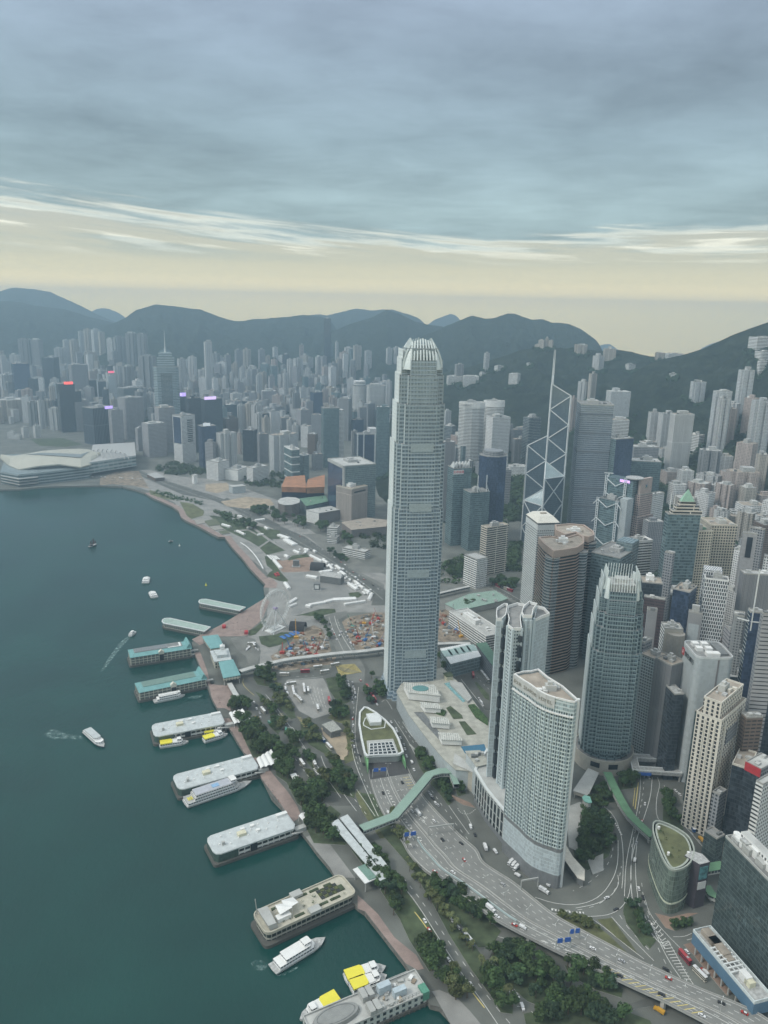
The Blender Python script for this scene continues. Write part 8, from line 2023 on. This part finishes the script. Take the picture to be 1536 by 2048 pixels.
white=paint('white',(.72,.73,.73));VP=dict(wc=(vehicle('parked_car','car',4.6,1.85,1.5,white,white,'car'),'white car'),sc=(vehicle('car','car',4.6,1.85,1.5,paint('silver',(.42,.43,.44)),paint('silver',(.42,.43,.44)),'car'),'silver car'),bc=(vehicle('car','car',4.7,1.9,1.5,paint('black',(.03,.032,.035)),paint('black',(.03,.032,.035)),'car'),'black car'),tx=(vehicle('taxi','taxi',4.6,1.8,1.5,paint('red',(.42,.04,.03)),white,'car'),'red taxi with a white roof'),wv=(vehicle('van','van',5.2,2.0,2.3,white,white,'van'),'white van'),wt=(vehicle('truck','truck',8.5,2.4,3.4,white,white,'van'),'white box truck'),b1=(vehicle('bus','bus',11.5,2.5,4.3,paint('cream',(.60,.58,.50)),white,'bus'),'white roofed double-decker bus'),b2=(vehicle('bus','bus',11.5,2.5,4.3,paint('maroon',(.30,.03,.05)),paint('redroof',(.40,.05,.06)),'bus'),'dark red double-decker bus'),b3=(vehicle('bus','bus',11.0,2.5,3.3,paint('blue',(.04,.15,.40)),white,'bus'),'blue and white coach'),gm=(vehicle('minibus','minibus',7.2,2.2,2.8,paint('green',(.08,.30,.22)),paint('green',(.08,.30,.22)),'bus'),'green minibus'),yt=(vehicle('truck','truck',7,2.3,2.8,paint('orange',(.60,.33,.04)),paint('orange',(.60,.33,.04)),'van'),'orange works truck'))
vused=set();vr=random.Random(5)
def veh(t,x,y,z,ang,where):
 p,w_=VP[t];lab=w_+' '+where
 if t not in vused:vused.add(t);p.location=(x,y,z);p.rotation_euler=(0,0,ang);p['label']=lab;p['group']='vehicles '+where
 else:copy_tree(p,(x,y,z),ang,lab,'vehicles '+where)
def cars(k,pts,n,where,types='wc sc bc wc tx wv',jit=1.2,z=G+.12,fwd=None):
 p=[Vector(q)for q in smooth(wp(k,pts,z),2)];L=[0]
 for a,b in zip(p[:-1],p[1:]):L.append(L[-1]+(b-a).length)
 ty=types.split()
 for i in range(n):
  s=L[-1]*(i+.2+.6*vr.random())/n;j=max(q for q in range(len(p)-1)if L[q]<=s);d=(p[j+1]-p[j]).normalized();c=p[j]+d*(s-L[j])+Vector((-d.y,d.x))*vr.uniform(-jit,jit)
  veh(vr.choice(ty),c.x,c.y,z,math.atan2(d.y,d.x)+(PI if vr.random()<.5 else 0),where)
cars('E',[(1225,195),(1245,270),(1265,340),(1275,420)],8,'queuing left lane by the bus terminus','wc sc wc bc',.3)
cars('E',[(1265,200),(1285,270),(1305,340),(1300,380)],7,'queuing right lane by the bus terminus','wc sc wc bc',.3)
cars('E',[(1275,540),(1280,740),(1290,870),(1330,910),(1400,1020)],7,'on the road beside the tunnel building')
cars('E',[(700,280),(715,360),(745,370),(790,420)],4,'parked in the left half of the bus terminus','b1',.4)
cars('E',[(800,240),(810,300),(815,340)],2,'parked in the centre of the bus terminus','b1',.2);cars('E',[(845,280),(850,340)],1,'parked beside the central pair of buses','b1',.2);cars('E',[(930,430),(945,500)],1,'parked alone in the terminus middle','b1',.2)
cars('E',[(1045,390),(1055,440)],1,'parked at the right edge of the bus terminus','b2',.2);cars('E',[(1065,470),(1060,510)],1,'at the lower right of the bus terminus','b1',.2)
cars('E',[(570,152),(650,152)],1,'leftmost on the road above the bus terminus','b1',.2);cars('E',[(650,245),(730,235)],1,'on the terminus entrance road','b1',.2);cars('E',[(770,122),(860,118)],1,'below the long footbridge','b2',.2);cars('E',[(915,85),(990,75)],1,'below the footbridge, farther row','b1',.2);cars('E',[(950,135),(1030,122)],1,'below the footbridge, nearer row','b1',.2);cars('E',[(1070,65),(1150,50)],1,'left of the yellow box junction','b1',.2)
cars('E',[(395,480),(445,540)],1,'on the ferry road by the first tent canopy','b1',.2);cars('E',[(770,980),(820,1050)],1,'on the ferry road by the white strip canopy','b1',.2);cars('E',[(885,960),(915,1030)],1,'behind the median trees','b1',.2);cars('E',[(945,735),(995,785)],1,'beside the sandy ground, upper','b3',.2);cars('E',[(1020,820),(1065,870)],1,'beside the sandy ground, lower','b1',.2)
cars('E',[(460,600),(490,620)],1,'under trees by the ferry road','gm',.2);cars('E',[(650,830),(680,860)],1,'south of the road junction','gm',.2);cars('E',[(630,660),(635,700)],1,'at the road junction','gm',.2);cars('E',[(330,560),(370,580)],1,'by the first tent canopy','yt',.1)
cars('E',[(310,380),(350,450),(380,520),(430,690),(500,750),(570,860)],11,'on the ferry road nearest the piers')
cars('E',[(700,1060),(760,1130),(800,1210),(850,1270)],5,'beside the white strip canopy')
cars('E',[(620,230),(630,290),(660,330)],4,'at the left edge of the bus terminus','wc wv')
cars('F',[(190,-10),(260,80),(330,190),(380,270)],6,'above the tunnel building','tx wc wv b2')
cars('F',[(480,390),(560,520),(600,600),(650,740),(720,880)],9,'on the slip road right of the tunnel building')
cars('F',[(820,720),(870,790),(920,850)],3,'on the lane below the mall','wc sc');cars('F',[(840,1070),(900,1140),(960,1230)],5,'parked by the zigzag footbridge','bc sc wc')
cars('F',[(1230,1330),(1320,1590)],2,'outside the curved podium');cars('G',[(120,1610),(130,1640)],1,'beside the curved podium','wt',.1);cars('G',[(200,1650),(225,1680)],1,'next to the small bed','wv',.1)
for i in range(3):cars('G',[(320+i*28,1760+i*18),(350+i*28,1735+i*18)],1,'in the row of three at the hotel foot','wt',.1)
cars('G',[(350,1825),(400,1860)],1,'below the row of three trucks','wv',.1);cars('I',[(870,250),(905,270)],1,'by the hotel prow','wt',.1);cars('I',[(895,210),(915,225)],1,'parked behind the hotel prow truck','wv',.1)
cars('I',[(1260,300),(1290,290)],1,'on the inner curve of the approach road','wc',.1);cars('I',[(1320,370),(1345,360)],1,'on the outer curve of the approach road','bc',.1)
cars('H',[(380,1080),(390,1190)],2,'on the curving approach road','bc',.2);cars('H',[(610,800),(600,950),(500,1380)],4,'on the road under the green bridge')
cars('H',[(540,180),(600,330),(640,400),(670,470)],9,'on the busy road above the ring footbridge');cars('H',[(560,250),(550,440)],3,'beside the teal glass tower','wc bc');cars('H',[(620,640),(640,670)],2,'just below the ring footbridge','wc')
cars('H',[(905,920),(925,980)],1,'in the lay-by, upper','b3',.1);cars('H',[(945,1010),(970,1060)],1,'in the lay-by, lower','b3',.1);cars('H',[(1015,1120),(1040,1150)],1,'on the orange paving','yt',.1);cars('H',[(820,750),(870,800)],2,'at the top of the lay-by','wc');cars('H',[(560,1480),(600,1620)],2,'left of the teardrop building','bc wc')
cars('J',[(470,640),(610,800)],1,'beside the blue fronted building','b2',.1);cars('J',[(550,610),(580,650)],1,'next to the dark red bus','wc',.1);cars('J',[(660,860),(760,960)],1,'behind the dark red bus','b1',.1);cars('J',[(740,830),(800,900)],2,'by the building columns','wv tx',.1);cars('J',[(270,810),(330,850)],1,'at the flyover edge','bc',.1);cars('J',[(210,1330),(240,1350)],1,'under the flyover','yt',.1)
cars('I',[(300,390),(330,440),(360,470),(395,520)],4,'on the service road by the pines','wc bc');cars('I',[(410,540),(470,610)],1,'on the service road','b3',.1);cars('I',[(180,240),(195,260)],1,'on the upper service road','yt',.1)
cars('I',[(135,410),(200,530),(260,620),(345,745),(380,790)],6,'parked along the harbour road','tx wc wv',.4);cars('I',[(425,810),(445,850)],1,'driving on the harbour road','wc',.1);cars('I',[(530,690),(680,850),(730,890),(780,1020)],5,'at the harbour road end')
cars('A',[(620,270),(780,370),(950,470),(1100,590),(1250,690),(1380,790)],15,'on the dual carriageway');cars('A',[(870,500),(1000,570),(1120,640),(1230,730)],14,'parked by the marquee tents','wc wv sc wt');cars('A',[(940,1050),(1000,1240),(1050,1090),(1130,1260)],9,'on the curving double road');cars('A',[(220,1290),(280,1220),(320,1290)],7,'in the car park loop','wc wv b1',2)
cars('A',[(1010,1150),(1060,1100),(1140,1250)],5,'queuing by the building site','wc sc');cars('U',[(900,1440),(910,1490)],1,'emerging from under the station hall','b2',.1);cars('U',[(1050,1430),(1160,1570)],3,'parked in a row beside the station road','b1',.1);cars('U',[(970,1830),(1100,1990)],4,'on the road behind the mall')
cars('K',[(640,730),(800,790)],4,'on the road past the square','b2 b1 wc');cars('M',[(700,1590),(1100,1610)],12,'on the far waterfront works road','wc wv',6)
for i,t,ty in((6,.72,'bc'),(9,.2,'bc'),(16,.1,'wv'),(17,.63,'wt'),(16,.56,'wc'),(20,.8,'wc'),(24,.05,'wv'),(26,.66,'bc'),(28,.88,'bc'),(33,.72,'tx'),(35,.10,'tx'),(48,.13,'wt'),(50,.08,'wc'),(53,.12,'tx'),(54,.17,'wv'),(36,.35,'wc'),(42,.8,'sc'),(66,.7,'sc'),(70,.15,'bc'),(72,.85,'tx'),(76,.17,'bc'),(80,.78,'bc'),(83,.8,'tx'),(82,.12,'wc'),(87,.7,'tx'),(62,.62,'wc')):
 a,b=Vector(hw(t,i)),Vector(hw(t,i+1));d=b-a;veh(ty,a.x,a.y,a.z,math.atan2(d.y,d.x)+(PI if t>.45 else 0),'on the highway '+('below the zigzag footbridge' if i<30 else 'flyover beside the hotel' if i<60 else 'flyover at lower right')+(', sea side' if t<.45 else ', city side'))
BL=plain('sign_blue',(.03,.12,.45),.5)
for i,t0,t1,lab in((3,.08,.42,'blue direction sign gantry just outside the tunnel mouth'),(25,.02,.24,'blue direction sign gantry left of the ramp below the canopy'),(24,.5,.95,'bare white gantry across the city side lanes'),(61,.02,.3,'blue sign gantry over the flyover ramp'),(59,.5,.7,'blue sign gantry beside the ramp gantry'),(44,.98,1.0,'tall white gantry leg by the hotel prow')):
 a,b=Vector(hw(t0,i)),Vector(hw(t1,i));
 if t1-t0<.1:b=a+(b-a).normalized()*14
 L=(b-a).length;r_=thing('sign_gantry',lab,'gantry',tuple(a),math.atan2(b.y-a.y,b.x-a.x));m=MB();m.bar((0,0,0),(0,0,8),.7);m.bar((L,0,0),(L,0,8),.7);m.bar((0,0,8),(L,0,8),.8,1.2);m.build('frame',LIGHTC,r_)
 if 'blue' in lab:
  for f0,f1 in((.05,.4),(.55,.95)):m=MB();m.box(L*f0,L*f1,-.7,-.4,6.2,10,bottom=True);m.build('direction_sign',BL,r_)
lp=thing('street_lamp','twin armed street lamp on the central barrier of the highway','street lamp',tuple(hw(.47,2)),0,'street lamps on the highway barrier');m=MB();m.tube((0,0,0),(0,0,11),.16,.1,6);m.bar((-2.4,0,11),(2.4,0,11),.14);m.build('post',LIGHTC,lp)
for s in(-1,1):m=MB();m.box(s*2.4-.6,s*2.4+.6,-.2,.2,10.9,11.1,bottom=True);m.build('lamp_head',WHM,lp)
for i in range(7,NH-4,5):a,b=hw(.47,i),hw(.47,i+1);copy_tree(lp,a,math.atan2(b[1]-a[1],b[0]-a[0])+PI/2)
def rig(lab,x,y,k,col,h,lean):
 r_=thing('construction_crane',lab,'crane',(*w1(k,x,y),G),lean,lab.replace('rig ','rigs ')[:60]);m=MB();m.box(-3,3,-2,2,-.2,3);m.build('cab',col,r_);m=MB()
 for s in(-.6,.6):m.bar((s,0,3),(s*.3,h*.35,h),.35)
 for i in range(7):t=i/7;m.bar((-.6+.05*i,h*.35*t,3+(h-3)*t),(.6-.05*i,h*.35*(t+.14),3+(h-3)*(t+.14)),.22)
 m.build('boom',col,r_)
for i,(x,y,k,c,w_)in enumerate(((530,1310,'A','red','left'),(600,1280,'A','blue','left'),(740,1290,'A','red','left'),(820,1330,'A','red','left'),(870,1270,'A','white','left'),(650,1180,'A','orange','left'),(1130,1090,'A','green','right'),(1180,1180,'A','red','right'),(1240,1200,'A','blue','right'),(1290,1060,'A','red','right'),(1310,1180,'A','white','right'),(1350,1020,'A','red','right'),(1230,1060,'A','orange','right'),(1360,1240,'A','blue','right'),(310,1120,'K','blue','farther'),(350,1170,'K','orange','farther'),(200,1060,'K','red','farther'),(270,1000,'K','white','farther'))):
 rig('%s piling rig with a leaning boom on the %s building site'%(c,w_),x,y,k,white if c=='white' else MATS['paint_'+c],14+(i*7)%12,i*1.3)
sr=random.Random(12);SM=[('red',plain('dull_red',(.30,.08,.06),.8)),('white',RFL),('blue',plain('dull_blue',(.10,.17,.24),.8)),('tan',RFT),('tan',SAND),('grey',PLANT),('rusty',plain('rust',(.26,.13,.08),.9)),('dark',PLANTD),('dark',PLANTD)]
for k,pl,n,w_ in(('A',[(470,1350),(560,1270),(710,1120),(860,1110),(940,1290),(700,1330)],90,'left'),('A',[(1060,1050),(1120,1010),(1390,970),(1400,1280),(1170,1280)],105,'right'),('K',[(140,950),(250,940),(400,1180),(250,1210),(140,1100)],34,'farther'),('A',[(460,1420),(900,1345),(960,1350),(560,1440)],24,'footbridge')):
 pw=wp(k,pl);xs=[p[0]for p in pw];ys=[p[1]for p in pw];g=0
 while g<n:
  x,y=sr.uniform(min(xs),max(xs)),sr.uniform(min(ys),max(ys))
  if not inpoly(x,y,pw):continue
  c,mt=sr.choice(SM);s=sr.uniform(1.2,4.5);m=MB();hh=sr.uniform(.6,3);m.prism(rect(s*2,s*.9),-.1,hh);m.box(-s*.7,s*.1,-s*.3,s*.3,hh,hh+.5)
  o=m.build('site_container',mt);o.location=(x,y,G+.1);o.rotation_euler=(0,0,sr.uniform(0,3));tag(o,c+' stack of materials on the '+w_+' building site','container',c+' materials on the '+w_+' site');g+=1
def person_mesh(shirt,leg):
 m=MB();s=[(0,0,.0),(.11,0,0)]
 rings=[(.0,.10,1),(.45,.12,1),(.88,.17,1),(.95,.18,0),(1.25,.17,0),(1.42,.21,0),(1.5,.08,2),(1.56,.09,2),(1.68,.11,2),(1.77,.05,2)]
 for(z0,r0,a),(z1,r1,b)in zip(rings[:-1],rings[1:]):m.prism(circ(r0,8,ry=r0*.7),z0,z1,{1:1,0:0,2:2}[b],False,poly2=circ(r1,8,ry=r1*.7),smooth=True)
 for sx in(-1,1):m.tube((sx*.23,0,1.4),(sx*.27,.08,.85),.05,.035,5,0)
 return m,[shirt,leg,plain('skin',(.45,.30,.22),.6)]
pm=[]
for i,c in enumerate(((.05,.05,.06),(.5,.5,.5),(.35,.06,.06))):
 m,mm=person_mesh(plain('shirt%d'%i,c),plain('trousers',(.03,.035,.05)));o=m.build('person',mm);pm.append((o,['dark','white','red'][i]));o.location=(0,0,-200)
pf=[True]*3
for k,pl,n,w_ in(('A',[(60,1070),(380,860),(380,960),(240,1100),(80,1140)],34,'on the plaza in front of the wheel'),('A',[(160,470),(250,540),(380,690),(340,690),(200,540)],8,'on the promenade by the curved shelter'),('E',[(120,690),(230,890),(200,890),(100,700)],10,'on the quay by the first grey pier'),('E',[(420,1140),(600,1400),(560,1380),(400,1160)],18,'on the quay between the grey piers'),('A',[(600,800),(1000,730),(1050,800),(760,870)],12,'on the concert tarmac'),('B',[(880,1060),(960,1230),(1000,1230),(900,1060)],8,'on the quay below the turquoise halls')):
 pw=wp(k,pl);xs=[p[0]for p in pw];ys=[p[1]for p in pw];g=0
 while g<n:
  x,y=sr.uniform(min(xs),max(xs)),sr.uniform(min(ys),max(ys))
  if not inpoly(x,y,pw):continue
  j=sr.randrange(3);o,c=pm[j]
  if not pf[j]:o=o.copy();COL.objects.link(o)
  pf[j]=False;o.location=(x,y,G+.2);o.rotation_euler=(0,0,sr.uniform(0,6));tag(o,'person in a %s top standing %s'%(c,w_),'person','people '+w_);g+=1
finish_trees()
for lst in PROT.values():
 for p in lst:
  if p.name not in used:
   for c in KIDS[p.name]:bpy.data.objects.remove(c)
   bpy.data.objects.remove(p)
mb=MB();mb.box(-9600,9600,-900,9800,-1.5,592,bottom=True)
hz=mb.build('haze',[])
hm=bpy.data.materials.new('haze_air');hm.use_nodes=True;nt=hm.node_tree;nt.nodes.clear()
o_=nd(nt,'ShaderNodeOutputMaterial');pv=nd(nt,'ShaderNodeVolumePrincipled')
pv.inputs['Color'].default_value=HAZE_COL;pv.inputs['Density'].default_value=HAZE_D;pv.inputs['Anisotropy'].default_value=0.35
nt.links.new(pv.outputs[0],o_.inputs['Volume']);hz.data.materials.append(hm)
tag(hz,'thin blue haze over the harbour and city',kind='stuff')
